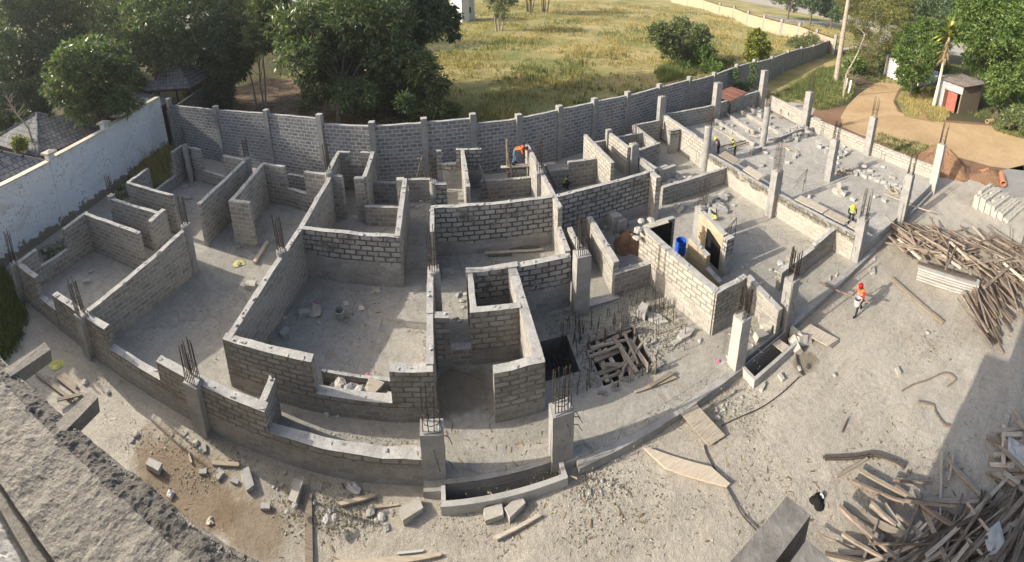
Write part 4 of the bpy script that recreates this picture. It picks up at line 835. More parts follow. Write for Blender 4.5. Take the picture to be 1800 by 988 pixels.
for (a, b, lb) in (((0, 662), (82, 607), 'left concrete beam end jutting past the rough roof edge'), ((106, 748), (164, 692), 'right concrete beam end jutting past the rough roof edge')):
    p, q = P(*a, 5.95), P(*b, 5.95); d = (q-p).normalized(); p = p-d*.25; mb = MB(); n = 4; m = (p+q)/2; L = (q-p).length
    mb.box(Vector((m.x, m.y, 5.86))-co, (L, .15, .17), math.atan2(d.y, d.x), 0, 0, .012); o = obj('beam_end', mb, 'roughtop', cb)
for k, (x, y, l) in enumerate(((1.15, -.35, 1.2), (1.15, -.75, 1.2), (1.15, -1.1, .8))): cbx('shadow_beam_stub', 1.1, 1.5+.3*(k % 2), y-1.4, y-1.2, 12.4, 12.7, 'conc')  # unseen stubs added to notch the edge of the building's shadow
# ------------------------------------------------------------------ TREES AND PLANTS
def leaves(blobs, n, size, droop=.5, aspect=3.2, shell=.55, seed=0, cl=9, spread=.9):
    r_ = np.random.default_rng(seed); nb = len(blobs); vol = np.array([b[3]**2 for b in blobs]); pr = vol/vol.sum(); nc = n//cl
    bi = r_.choice(nb, nc, p=pr); c = np.array([[b[0], b[1], b[2]] for b in blobs])[bi]; rad = np.array([b[3] for b in blobs])[bi]
    d = r_.normal(size=(nc, 3)); d /= np.linalg.norm(d, axis=1)[:, None]
    lump = 1+.22*np.sin(d[:, 0]*5+bi)*np.sin(d[:, 1]*6+bi*2)+.14*np.sin(d[:, 2]*9+bi)
    rr = rad*lump*(shell+(1.05-shell)*r_.random(nc)**.55); cc = c+d*rr[:, None]*np.array([1, 1, .92])
    cc = np.repeat(cc, cl, 0); dd = np.repeat(d, cl, 0); N = len(cc)
    v = r_.normal(size=(N, 3)); v /= np.linalg.norm(v, axis=1)[:, None]; v = v*spread+dd*.55+np.array([0, 0, -droop]); v /= np.linalg.norm(v, axis=1)[:, None]
    ln = size*r_.uniform(.6, 1.35, N)[:, None]; s = np.cross(v, r_.normal(size=(N, 3))); s /= np.linalg.norm(s, axis=1)[:, None]; s *= ln/aspect
    p0 = cc+v*ln*r_.uniform(.0, .5, N)[:, None]; tip = p0+v*ln; mid = p0+v*ln*.45
    return np.stack([p0, mid+s*.5, tip, mid-s*.5], 1).reshape(-1, 3)
def tree(label, mat, base, blobs, d, n=6000, leaf=.3, trunk=.28, bark='bark', name='broadleaf_tree', cat='tree', group=None, seed=1, droop=.5, stems=None, inner=.5, jd=.12, aspect=3.2, zg=None, z_in=.6):
    """blobs are (px, py, r_px) seen at horizontal distance d, spread in depth"""
    r_ = random.Random(seed); B = []
    for (x, y, r) in blobs:
        dk = d*(1+r_.uniform(-jd, jd)*(len(blobs) > 2)); c = PD(x, y, dk); sl = math.hypot(dk, EYE-c.z); B.append([c.x, c.y, c.z, r/F*sl])
    if base is None: m = np.mean([b[:2] for b in B], 0); base = Vector((m[0], m[1], 0))
    base = Vector((base[0], base[1], -.3 if zg is None else zg)); t = thing(name, label, cat, base, group)
    V = leaves(B, int(n*1.5), leaf*1.08, droop, aspect, .35, seed); V[:, 2] = np.maximum(V[:, 2], base.z+.05); V -= np.array(base)
    tri_mesh('crown', V, 4, mat, parent=t)
    cen = Vector(np.mean([b[:3] for b in B], 0)); top = Vector((0, 0, 0)).lerp(cen-base, .75)
    mb = MB(); n_s = stems or 1
    for k in range(n_s):
        off = Vector((r_.uniform(-.3, .3), r_.uniform(-.3, .3), 0))*(n_s > 1)*2; tt = top+off*2
        mid = off.lerp(tt, .5)+Vector((r_.uniform(-.2, .2), r_.uniform(-.2, .2), 0))
        mb.tube([off, mid, tt], [trunk*1.15, trunk*.8, trunk*.5], 8)
    for b in B[:14]:
        q = Vector(b[:3])-base; s0 = Vector((0, 0, 0)).lerp(top, r_.uniform(.45, .95)); m = s0.lerp(q, .55)+Vector((0, 0, .15*b[3])); mb.tube([s0, m, q], [trunk*.42, trunk*.26, trunk*.1], 5)
    obj('trunk', mb, bark, t, True); return t
LG = 'trees behind the white wall and the perimeter wall'
tree('rounded mango tree catching the sun just behind the white wall', 'mango', None, [(150, 118, 44), (118, 150, 36), (195, 145, 42), (165, 172, 38), (190, 102, 34), (215, 172, 26), (115, 112, 28), (160, 85, 24), (215, 120, 22), (140, 190, 24), (185, 198, 20)], 28, 15000, .34, .2, group=LG, seed=3)
tree('big dark green mango tree shading the gazebo', 'mango', P(262, 140, Z0).lerp(P(262, 140, 4), .9), [(260, 45, 60), (320, 30, 62), (372, 55, 42), (228, 85, 42), (300, 80, 46), (350, 92, 32), (250, -20, 60), (340, -30, 60), (205, 40, 40), (200, 105, 26), (290, 110, 26)], 40, 22000, .42, .4, group=LG, seed=4)
tree('dark leafy climber-covered tree at the corner left of the main mango', 'darkleaf', None, [(395, 70, 34), (400, 120, 32), (388, 160, 24), (398, 195, 20), (415, 100, 24), (380, 100, 24)], 33, 11000, .34, .18, group=LG, seed=5)
tree('tall dark tree filling the upper left corner', 'darkleaf', None, [(30, 45, 60), (85, 30, 48), (20, 110, 48), (75, 100, 42), (-20, 80, 50), (60, 145, 28), (15, 150, 26), (40, -10, 50)], 50, 18000, .5, .4, group=LG, seed=6)
tree('pale feathery tree with bare forked branches in the upper left', 'olive', None, [(118, 18, 32), (160, 40, 28), (185, 18, 30), (140, -12, 36), (175, 70, 20)], 56, 8000, .36, .3, 'barkp', group=LG, seed=7, droop=0)
tree('dark clipped hedge mass behind the pointed tiled roof', 'darkleaf', None, [(60, 165, 26), (90, 160, 27), (25, 168, 26), (112, 172, 18), (75, 185, 18), (-5, 175, 26)], 42, 10000, .3, .1, name='hedge', cat='hedge', seed=8, droop=0)
tree('slim tree with thin pale stems left of the main mango', 'olive', P(463, 188, Z0), [(440, 30, 42), (428, 75, 34), (475, 15, 42), (420, 112, 20), (458, 62, 30), (480, 60, 26)], 36, 13000, .34, .09, 'barkp', group=LG, seed=9, stems=4)
tree('largest mango tree, dark leaning trunk standing right behind the perimeter wall', 'mango', P(597, 222, Z0), [(560, 55, 58), (615, 30, 62), (650, 70, 52), (525, 98, 38), (590, 110, 50), (638, 130, 44), (560, 148, 36), (612, 165, 28), (515, 45, 44), (680, 35, 46), (686, 95, 36), (600, -30, 66), (545, 185, 18), (640, 165, 24)], 29, 30000, .34, .26, group=LG, seed=10)
tree('dark tree with hanging foliage at the right edge of the mango group', 'darkleaf', P(690, 178, Z0), [(742, 8, 44), (778, 28, 28), (730, 52, 28), (796, 56, 12), (715, 15, 36), (790, 30, 18), (760, 50, 18), (735, -20, 40), (745, -60, 55), (690, -80, 60)], 33, 18000, .34, .3, group=LG, seed=11, droop=1.1)  # topmost crown lobes, out of view, added to spread its shade over the field
tree('leafy tree with three slim trunks behind the perimeter wall', 'olive', P(683, 195, Z0), [(700, 95, 34), (720, 70, 28), (690, 130, 28), (665, 150, 24), (735, 108, 26)], 31, 11000, .3, .1, group=LG, seed=12, stems=3)
tree('low bushy shrubs between the mango trees and the open field', 'olive', P(740, 215, Z0), [(740, 120, 26), (722, 155, 26), (748, 178, 24), (712, 190, 20), (770, 150, 18), (738, 200, 18), (765, 190, 20), (790, 195, 16), (700, 165, 20)], 27.5, 11000, .28, .08, name='shrub', cat='shrub', seed=13)
tree('dark shrub growing against the back of the perimeter wall', 'darkleaf', P(715, 212, Z0), [(712, 178, 14), (718, 195, 14), (725, 205, 12)], 26, 2500, .26, .06, name='shrub', cat='shrub', seed=14)
tree('yellow flowering bush beside the pointed tiled roof', 'yellowleaf', None, [(18, 246, 12), (34, 252, 10), (5, 248, 10)], 30, 2500, .25, .05, name='shrub', cat='shrub', seed=15)
tree('pale slender tree standing alone in the dry field', 'olive', P(879, 54, Z0), [(878, 0, 22), (862, -12, 16), (898, -8, 16), (880, 22, 10)], 68.5, 3500, .35, .16, 'barkp', seed=16, stems=3)
for x, lb in ((931, 'left clump of thin stems at the far edge of the field'), (958, 'right clump of thin stems at the far edge of the field')):
    tree(lb, 'olive', P(x, 22, Z0), [(x, -25, 18), (x+8, -40, 20), (x-10, -35, 16)], 92, 2500, .5, .12, seed=17+x, stems=6, group='thin stemmed clumps')
tree('round dark green bush alone in the middle of the dry field', 'olive', P(1205, 122, Z0), [(1162, 58, 19), (1198, 52, 21), (1228, 62, 19), (1178, 80, 19), (1212, 88, 18), (1190, 105, 12)], 47.5, 11000, .3, .16, name='bush', cat='bush', seed=18, droop=0, aspect=2.4)
tree('lighter green bush in front of the dark field bush, near the perimeter wall', 'bright', P(1240, 130, Z0), [(1240, 95, 16), (1228, 112, 15), (1248, 118, 14), (1205, 120, 12), (1262, 122, 11), (1235, 130, 12)], 43, 7000, .26, .1, name='bush', cat='bush', seed=19, droop=0, aspect=2.4)
tree('tall oval bush with yellow fruit or blossom', 'yellowleaf', P(1333, 112, Z0), [(1331, 64, 12), (1326, 80, 14), (1341, 84, 14), (1333, 98, 16), (1320, 98, 10)], 51, 5500, .3, .1, name='bush', cat='bush', seed=20, droop=0, aspect=2.2)
for x, y, r, d_, lb in ((1400, 74, 10, 66, 'low green shrub behind the far end of the perimeter wall'), (1424, 68, 11, 72, 'second low green shrub near the far end of the perimeter wall')):
    tree(lb, 'olive', None, [(x, y, r), (x+9, y+3, r*.8), (x-9, y+4, r*.8)], d_, 1800, .3, .06, name='shrub', cat='shrub', seed=x, droop=0)
for k, (x, y, r, d_, lb) in enumerate(((150, 60, 30, 60, 'between the corner trees'), (10, 205, 22, 46, 'beside the bare twiggy tree'), (225, 150, 22, 46, 'left of the gazebo'), (120, 80, 26, 52, 'behind the lit mango tree'), (350, 150, 16, 48, 'behind the gazebo'), (60, 205, 16, 44, 'above the pointed tiled roof'), (250, 60, 36, 58, 'far behind the big mango'))):
    tree('garden undergrowth shrub '+lb, 'darkleaf' if k % 2 else 'olive', None, [(x, y, r), (x+r, y+r*.3, r*.8), (x-r, y+r*.3, r*.8), (x+r*.5, y-r*.5, r*.7)], d_, 5000, .4, .08, name='shrub', cat='shrub', seed=70+k, group='garden undergrowth shrubs')
RG = 'trees beside the orange road'
for k, (x, y, r, d_, lb) in enumerate(((1560, 118, 14, 66, 'between bamboo and white gate'), (1500, 115, 13, 60, 'at the foot of the utility pole'), (1690, 150, 16, 52, 'behind the tin shed roof'), (1580, 80, 18, 70, 'above the white gate'))):
    tree('dense green shrub '+lb, 'bright' if k % 2 else 'olive', None, [(x, y, r), (x+r, y+r*.3, r*.8), (x-r, y+r*.3, r*.8), (x, y-r*.6, r*.8)], d_, 5000, .34, .08, name='shrub', cat='shrub', seed=90+k, group='roadside shrubs')
tree('tall bamboo clump behind the bend of the orange road', 'bamboo', None, [(1508, 38, 22), (1540, 25, 26), (1575, 40, 26), (1518, 72, 20), (1548, 75, 20), (1528, 100, 14), (1590, 10, 30), (1500, 0, 28), (1555, -10, 30), (1500, 95, 12)], 62, 16000, .4, .06, 'bark', name='bamboo_clump', cat='bamboo', seed=22, stems=9, droop=.2, aspect=5)
tree('dense bush hiding the white gate, left of the palm', 'bright', P(1600, 170, Z0), [(1610, 105, 24), (1602, 68, 24), (1630, 58, 26), (1592, 132, 16), (1600, 158, 13), (1622, 128, 16), (1640, 96, 20), (1588, 100, 16)], 49, 16000, .32, .14, group=RG, seed=23, droop=.1, aspect=2.4)
tree('dark trees above the gate at the end of the orange road', 'darkleaf', None, [(1640, 20, 34), (1600, 30, 30), (1670, 45, 28), (1650, 75, 22), (1690, 20, 30), (1655, 115, 14)], 60, 13000, .42, .25, group=RG, seed=24)
tree('large leafy tree overhanging the tin shed, right edge', 'bright', P(1752, 208, Z0), [(1738, 62, 46), (1705, 45, 36), (1778, 92, 38), (1762, 138, 28), (1790, 165, 24), (1748, 172, 13), (1800, 55, 46), (1715, 105, 22), (1775, 10, 46), (1793, 200, 16), (1720, 10, 40), (1745, 130, 20), (1820, 130, 40)], 44, 30000, .34, .3, group=RG, seed=25, droop=.3, aspect=2.6)
tree('dry leafed shrub in front of the large right tree, near the clay pipe', 'olive', P(1790, 222, Z0), [(1790, 195, 18), (1770, 205, 12), (1805, 205, 20)], 43, 3500, .28, .08, name='shrub', cat='shrub', seed=26)
for k, (x, y, r, d_) in enumerate(((0, 0, 60, 80), (90, -20, 60, 78), (200, -30, 55, 76), (300, -50, 60, 74), (390, -30, 50, 70), (450, -50, 50, 72), (1390, -18, 30, 135), (1430, -8, 26, 130), (1466, 8, 24, 128), (1640, -10, 50, 85), (1720, -20, 60, 80), (1800, 0, 70, 76), (1560, -30, 50, 95))):
    tree(['dark background tree in the upper left, %s' % q for q in ('at the very corner', 'second from the corner', 'third from the corner', 'behind the big mango', 'above the slim pale tree', 'left of the main mango top')][k] if k < 6 else
         ['dark conifer above the far white wall, left', 'dark tree above the far white wall, middle', 'dark tree beside the dark far gate', 'background tree behind the dark bush by the gate', 'background tree above the tin shed', 'background tree at the upper right corner', 'background tree behind the bamboo'][k-6],
         'darkleaf' if k % 3 else 'olive', None, [(x, y, r*.7), (x+r*.6, y+r*.3, r*.5), (x-r*.6, y+r*.3, r*.5), (x+r*.1, y+r*.7, r*.5), (x-r*.3, y-r*.3, r*.5), (x+r*.5, y-r*.3, r*.5)], d_, 7000, .7, .3, group='background trees', seed=40+k)
# field scrub clumps along the wall and palm, poles, dead wood
p = P(1641, 187, Z0); t = thing('palm_tree', 'thin palm with a skirt of dead brown fronds beside the tin shed', 'palm', p); d_ = math.hypot(p.x, p.y)
top = PD(1668, 66, d_)-p; mid = PD(1655, 125, d_)-p
mb = MB(); mb.tube([(0, 0, 0), mid*.55, mid, top], [.22, .17, .15, .14], 8); obj('trunk', mb, 'newwood', t, True)
def frond(mb, o, az, el, L, w, n=5, sag=1.0):
    q = Vector(o); d = Vector((math.cos(az)*math.cos(el), math.sin(az)*math.cos(el), math.sin(el))); prev = None
    for i in range(n+1):
        s = Vector((-math.sin(az), math.cos(az), 0))*w*math.sin(math.pi*min(.97, (i+.35)/(n+.8)))
        if prev: mb.poly([prev[0], prev[1], q+s, q-s])
        prev = (q-s, q+s); q = q+d*L/n; d = (d+Vector((0, 0, -.22*sag))).normalized()
mb = MB(); mb2 = MB()
for k in range(46): frond(mb, top+Vector((0, 0, random.uniform(-.1, .4))), random.uniform(0, 6.28), random.uniform(-.1, 1.4), random.uniform(1.8, 2.9), .17)
for k in range(110): frond(mb2, top+Vector((0, 0, random.uniform(-2.4, .05))), random.uniform(0, 6.28), random.uniform(-1.3, -.3), random.uniform(.7, 1.5), .05, 3, .9)
obj('green_frond', mb, 'yellowleaf', t)['kind'] = 'stuff'; obj('dead_frond', mb2, 'bits', t)['kind'] = 'stuff'
p = P(1469, 143, Z0); t = thing('utility_pole', 'tall pale utility pole at the far end of the perimeter wall', 'pole', p); d_ = math.hypot(p.x, p.y); q = PD(1492, -6, d_)-p
mb = MB(); mb.tube([(0, 0, 0), q*.5, q*1.3], [.34, .28, .2], 12); obj('shaft', mb, 'barkp', t, True); mb = MB(); mb.box(q*1.22, (1.8, .14, .14), .8); obj('cross_arm', mb, 'plankd', t)
def deadtree(label, base, pts, r, nb, seed, name='dead_tree', bl=1.2):
    r_ = random.Random(seed); t = thing(name, label, 'tree', base); mb = MB(); b = Vector(base); pts = [Vector(p)-b for p in pts]
    mb.tube(pts, [r*(1-.75*i/(len(pts)-1)) for i in range(len(pts))], 6)
    for k in range(nb):
        i = r_.randrange(1, len(pts)); q = pts[i-1].lerp(pts[i], r_.random()); v = Vector((r_.uniform(-1, 1), r_.uniform(-1, 1), r_.uniform(-.1, 1))).normalized()*bl*r_.uniform(.4, 1.2)
        m = q+v*.5+Vector((0, 0, .1)); mb.tube([q, m, q+v], [r*.3, r*.18, r*.06], 4); v2 = Vector((r_.uniform(-1, 1), r_.uniform(-1, 1), r_.uniform(0, 1)))*bl*.4; mb.tube([m, m+v2], [r*.14, r*.05], 4)
    obj('trunk', mb, 'barkp', t); return t
p = P(1482, 172, Z0); d_ = math.hypot(p.x, p.y); deadtree('bare dead sapling with pale boards beside the orange road', p, [p, PD(1488, 130, d_), PD(1507, 95, d_), PD(1521, 60, d_)], .13, 22, 1)
p = P(20, 262, Z0); d_ = 27; q = PD(58, 235, d_); deadtree('bare twiggy tree in front of the tiled roofs at the left edge', (q.x, q.y, Z0), [(q.x, q.y, Z0), PD(50, 225, d_), PD(25, 195, d_), PD(12, 172, d_)], .09, 40, 2, bl=1.1)
for x, y in ((1484, 152), (1491, 156)):
    p = P(x, y+10, Z0); stick(p, p+Vector((.1, 0, 1.6)), .22, .03, 'housewall', ('left' if x == 1484 else 'right')+' pale board leaning on the bare dead sapling', 'board', 'pale boards at the dead sapling')
# brush pile
p = P(1512, 148, Z0); mb = MB()
for k in range(220):
    a = random.uniform(0, 6.28); q = Vector((random.gauss(0, 1.3), random.gauss(0, .9), abs(random.gauss(0, .45)))); v = Vector((math.cos(a), math.sin(a), random.uniform(-.2, .4)))*random.uniform(.5, 1.3); mb.tube([q-v*.5, q+v*.5], .025, 3, 0, False)
o = obj('brushwood', mb, 'pole'); o.location = p; tag(o, 'tangled brown brushwood beside the bend of the road', 'brushwood', kind='stuff')
# ivy on the perimeter wall
iv = P(1305, 150, 1.2); B = []
for (x, y, z, r) in ((1293, 128, 2.2, .35), (1294, 140, 1.7, .35), (1298, 150, 1.1, .4), (1306, 158, .7, .4), (1315, 152, 1.0, .4), (1320, 142, 1.6, .35), (1325, 130, 2.1, .35), (1326, 118, 2.5, .4)): q = P(x, y, z); B.append([q.x, q.y, q.z, r])
V = leaves(B, 3500, .16, .5, 2, .3, 5); o = tri_mesh('climbing_ivy', V-np.array(B[0][:3]), 4, 'darkleaf', B[0][:3]); tag(o, 'dark ivy hanging in a loop on the perimeter wall behind the rusty shelter', 'ivy')

# ------------------------------------------------------------------ GRASS (uncountable)
def inpoly(x, y, poly):
    c = np.zeros(len(x), bool); j = len(poly)-1
    for i in range(len(poly)):
        xi, yi = poly[i]; xj, yj = poly[j]; m = ((yi > y) != (yj > y)) & (x < (xj-xi)*(y-yi)/(yj-yi+1e-12)+xi); c ^= m; j = i
    return c
def blades(xy, z0, h, w, seed, lean=.5, per=5, sp=.12):
    r_ = np.random.default_rng(seed); n = len(xy); xy = np.repeat(xy, per, 0)+r_.normal(0, sp, (n*per, 2)); N = len(xy); hh = np.repeat(h, per)*r_.uniform(.5, 1.2, N)
    a = r_.uniform(0, 6.28, N); l = r_.uniform(.1, lean, N)*hh; s = np.stack([np.cos(a), np.sin(a)], 1); q = np.stack([-s[:, 1], s[:, 0]], 1)*(w*np.repeat(np.sqrt(h/h.mean()), per))[:, None]
    b = np.concatenate([xy, np.full((N, 1), z0)], 1); o = np.zeros((N, 1))
    p0 = b-np.concatenate([q, o], 1); p1 = b+np.concatenate([q, o], 1); p2 = np.concatenate([xy+s*l[:, None], (z0+hh)[:, None]], 1)
    return np.stack([p0, p1, p2], 1).reshape(-1, 3)
fpoly = per_line+[(110, 60), (150, 200), (-40, 200), (-40, 40), (-18, 30), (-2, 24), (1, 19.2)]
r_ = np.random.default_rng(3); n = 60000; u = r_.random(n); dist = 20+(130-20)*u**1.3; az = r_.uniform(-.25, 1.25, n); X, Y = dist*np.sin(az), dist*np.cos(az)
k = inpoly(X, Y, fpoly); X, Y = X[k], Y[k]; pn = np.sin(X*.35+1)*np.sin(Y*.31)+.6*np.sin(X*.9+Y*.4)*np.sin(Y*.8-X*.2)
dd = np.hypot(X, Y); k = r_.random(len(X)) < .45+.4*pn; X, Y, pn, dd = X[k], Y[k], pn[k], dd[k]
h = (.22+.22*r_.random(len(X))+.12*pn).clip(.12)*(1+dd/160)
green = (np.sin(X*.21+Y*.13)+np.sin(Y*.4-X*.15)+r_.normal(0, .6, len(X))) > np.where(dd < 34, -.6, .9)
g1 = np.stack([X, Y], 1)
tag(tri_mesh('dry_grass', blades(g1[~green], -.16, h[~green], .035, 1), 3, 'drygrass'), 'dry straw coloured grass covering the open field', 'grass', kind='stuff')
tag(tri_mesh('green_grass', blades(g1[green], -.16, h[green], .035, 2), 3, 'greengrass'), 'green grass patches in the open field', 'grass', kind='stuff')
def patch(name, label, px, n, h, mat, z=Z0, w=.02, seed=5, sx=None):
    poly = [tuple(P(x, y, z).xy) for x, y in px]; r_ = np.random.default_rng(seed); a = np.array(poly); lo, hi = a.min(0), a.max(0); q = r_.uniform(lo, hi, (n*3, 2)); q = q[inpoly(q[:, 0], q[:, 1], poly)][:n]
    o = tri_mesh(name, blades(q, z, np.full(len(q), h)*r_.uniform(.4, 1.3, len(q)), w, seed), 3, mat); return tag(o, label, 'grass', kind='stuff')
patch('dry_weeds', 'dry tall weeds at the foot of the white wall', [(250, 290), (300, 262), (296, 330), (262, 335), (235, 318)], 700, .75, 'drygrass')
patch('green_weeds', 'green weeds between the white wall and the side rooms', [(190, 345), (250, 285), (300, 255), (300, 340), (210, 360)], 500, .35, 'greengrass')
patch('green_weeds', 'green weeds at the left edge below the corner column', [(0, 470), (22, 500), (45, 560), (30, 610), (0, 640)], 900, .4, 'greengrass')
patch('green_weeds', 'green weeds inside the leftmost outside corner', [(70, 440), (118, 420), (125, 450), (85, 480)], 160, .2, 'greengrass')
patch('roadside_grass', 'grass strip at the foot of the far perimeter wall', [(1345, 172), (1385, 155), (1440, 128), (1472, 116), (1480, 135), (1430, 170), (1380, 182)], 1800, .4, 'greengrass', w=.03)
patch('roadside_grass', 'long grass between the far outer wall and the orange road', [(1385, 160), (1440, 120), (1480, 120), (1500, 150), (1495, 175), (1470, 190), (1440, 195), (1400, 175)], 2500, .55, 'greengrass', w=.03)
patch('roadside_grass', 'grass on the island between road and shed', [(1580, 175), (1600, 150), (1650, 160), (1668, 195), (1660, 215), (1600, 205)], 1800, .4, 'drygrass', w=.03)
patch('roadside_grass', 'thin weeds along the outside of the outer wall', [(1545, 235), (1600, 250), (1660, 262), (1640, 280), (1590, 270), (1540, 250)], 420, .25, 'greengrass', w=.03)
patch('roadside_grass', 'weeds at the foot of the large right tree', [(1740, 215), (1800, 225), (1800, 245), (1750, 232)], 500, .35, 'greengrass', w=.03)
patch('undergrowth_grass', 'rough grass under the trees right of the orange road', [(1480, 100), (1560, 95), (1700, 120), (1800, 150), (1800, 228), (1730, 215), (1600, 150), (1500, 145)], 5000, .6, 'greengrass', w=.05)
patch('undergrowth_grass', 'rough grass and weeds in the shaded garden on the left', [(0, 110), (120, 100), (280, 130), (285, 160), (140, 225), (0, 300)], 6000, .5, 'greengrass', w=.05)
patch('field_scrub', 'weedy scrub along the back of the perimeter wall', [(1150, 128), (1200, 105), (1260, 110), (1290, 105), (1280, 118), (1200, 138), (1160, 148)], 2500, .7, 'greengrass', w=.03)
# ------------------------------------------------------------------ LOOSE BLOCKS, STONES, BOARDS
def bmesh_block(l, w, h, chip=.02):
    mb = MB(); mb.box((0, 0, h/2), (l, w, h), 0, 0, 0, chip); return mb
protos = []
for k in range(6): protos.append((mesh_of('block_mesh', bmesh_block(.36, .18, .18, .012), ['block']), mesh_of('block_mesh', bmesh_block(.36, .18, .18, .012), ['blockt'])))
def stone_mesh(seed, mat='rub'):
    r_ = random.Random(seed); mb = MB(); n = 7; rings = []
    for i, (z, rr) in enumerate(((0, .75), (.25, 1), (.6, .9), (.85, .45))):
        rings.append([(math.cos(2*math.pi*k/n)*rr*r_.uniform(.75, 1.15), math.sin(2*math.pi*k/n)*rr*.75*r_.uniform(.75, 1.15), z*r_.uniform(.85, 1.1)) for k in range(n)])
    for a, b in zip(rings, rings[1:]):
        for k in range(n): j = (k+1) % n; mb.poly([a[k], a[j], b[j], b[k]])
    mb.poly(rings[-1]); mb.poly(list(reversed(rings[0]))); return mesh_of('stone_mesh', mb, [mat])
stones = [stone_mesh(k) for k in range(6)]; stones_g = [stone_mesh(k+9, 'block') for k in range(4)]
def blk(p, label, group, rz=None, tan=False, s=1.0, tilt=0, cat='block', name='concrete_block'):
    o = link(name, random.choice(protos)[1 if tan else 0]); o.location = p; sz = s*random.uniform(.94, 1.05); o.scale = (sz, sz, sz)
    o.rotation_euler = (random.uniform(-tilt, tilt), random.uniform(-tilt, tilt), random.uniform(0, 3.14) if rz is None else rz); return tag(o, label, cat, group)
def stn(p, r, label, group, grey=False, flat=.7):
    o = link('stone', random.choice(stones_g if grey else stones)); o.location = p; o.scale = (r, r, r*flat); o.rotation_euler = (0, 0, random.uniform(0, 6.28)); return tag(o, label, 'stone', group)
def heapb(pts, label, group, z=0., tan=False, s=1., tilt=.25, rz=None, jz=0):
    for q in pts: blk(P(q[0], q[1], z+.08)-Vector((0, 0, .08))+Vector((0, 0, (q[2] if len(q) > 2 else 0)*.17)), label, group, (rz if rz is not None else None), tan, s, tilt)
def zone(p):
    x, y = p.x, p.y
    if y < 5.7: return ('left end of the yard' if x < -6 else 'yard below the damp parapet' if x < -1 else 'yard below the nearest drain' if x < 3 else 'yard below the large wooden sheet' if x < 6.5 else 'yard beside the drain with the leaning board' if x < 10 else 'yard towards the pole heap')
    if x > 13: return 'raised slab'
    if y < 7.1: return 'strip between parapet and rooms' if x < -.6 else 'front strip of the slab'
    if x < -9.4: return 'left side rooms'
    if x < -5.2: return 'left hall' if y < 12.3 else 'small open left room'
    if x < -1.7: return 'big central room' if y < 11.2 else 'rear rooms left of the corridor'
    if x < -.5: return 'corridor and passage'
    if x < 3.8: return ('small brick closet' if y < 9.6 else 'room with the plank heap' if y < 12.5 else 'rear rooms behind the new-block wall')
    if x < 6.3: return 'stair core' if y < 9.5 else 'room with the sand heap'
    return 'blue barrel bay' if x < 8.8 and y < 10.5 else 'open floor before the retaining wall'
def rnd(cx, cy, rx, ry, n): return [(cx+random.gauss(0, rx*.5), cy+random.gauss(0, ry*.5)) for _ in range(n)]
heapb([(1376, 232), (1384, 229), (1392, 226, 1), (1398, 231), (1405, 236), (1412, 228), (1420, 232), (1396, 238), (1388, 244), (1382, 248), (1404, 222), (1412, 221), (1418, 238), (1426, 236), (1400, 246), (1408, 228, 1), (1416, 230, 1), (1396, 234, 1), (1426, 227), (1370, 238)],
      'grey block in the loose heap near the wet brown floor on the raised slab', 'blocks heaped near the wet floor', .4, False, 1.05)
heapb([(1438, 250), (1445, 254), (1450, 257), (1441, 258), (1452, 266), (1456, 262), (1470, 262), (1476, 266), (1482, 262), (1478, 272), (1472, 276), (1488, 268), (1484, 272), (1466, 270), (1491, 264)],
      'grey block strewn around the foot of the middle column on the raised slab', 'blocks strewn around the middle column', .4)
heapb([(1500+6*k, 299+2.3*k+random.uniform(-3, 3)) for k in range(17)]+[(1505, 305), (1513, 303), (1520, 310), (1512, 293, 1), (1518, 297, 1), (1538, 309), (1530, 300, 0), (1568, 312), (1573, 325), (1593, 320), (1560, 328)],
      'grey block in the long straggling row on the raised slab', 'straggling block row on the raised slab', .4, False, .95)
heapb([(1470, 337), (1477, 340), (1484, 341), (1474, 334, 1)], 'grey block in the lone small cluster in the middle of the raised slab', 'lone cluster on the raised slab', .4, True, 1.1)
heapb([(1366, 183), (1371, 192), (1385, 199), (1401, 207)], 'pale block lying on the wet brown floor of the raised slab', 'blocks on the wet floor', .4, True, .9)
heapb([(x+random.uniform(-7, 7), y+random.uniform(-6, 6)) for x, y in ((1270, 215), (1290, 225), (1305, 212), (1320, 200), (1283, 236), (1335, 222), (1345, 232), (1352, 206), (1330, 240), (1300, 245), (1263, 228), (1325, 188), (1348, 218), (1312, 233), (1355, 242), (1285, 210), (1340, 196), (1368, 222), (1296, 203), (1275, 224))],
      'grey block lying loose between the block rows on the raised slab', 'blocks between the block rows', .4, False, .85)
heapb([(1238, 357), (1243, 361), (1249, 358), (1254, 352), (1259, 356), (1264, 360), (1268, 364), (1257, 366), (1262, 369), (1270, 371), (1252, 370), (1243, 366, 0), (1247, 356, 1), (1265, 347), (1271, 350), (1275, 345), (1269, 343), (1247, 376)],
      'grey block in the heap in front of the retaining wall', 'blocks heaped before the retaining wall', 0, False, 1.05)
heapb([(1190, 364), (1196, 368), (1201, 361), (1212, 360)], 'pale block or rag lump beside the low plain wall end', 'lumps beside the low plain wall', 0, True, .9)
heapb([(1430+random.uniform(-35, 60), 275+random.uniform(-22, 30)) for _ in range(9)]+[(1345, 268), (1356, 275), (1340, 290), (1385, 285), (1540, 345), (1555, 352), (1500, 350), (1425, 345)], 'single grey block lying loose on the open middle of the raised slab', 'loose blocks on the raised slab', .4, False, .8)
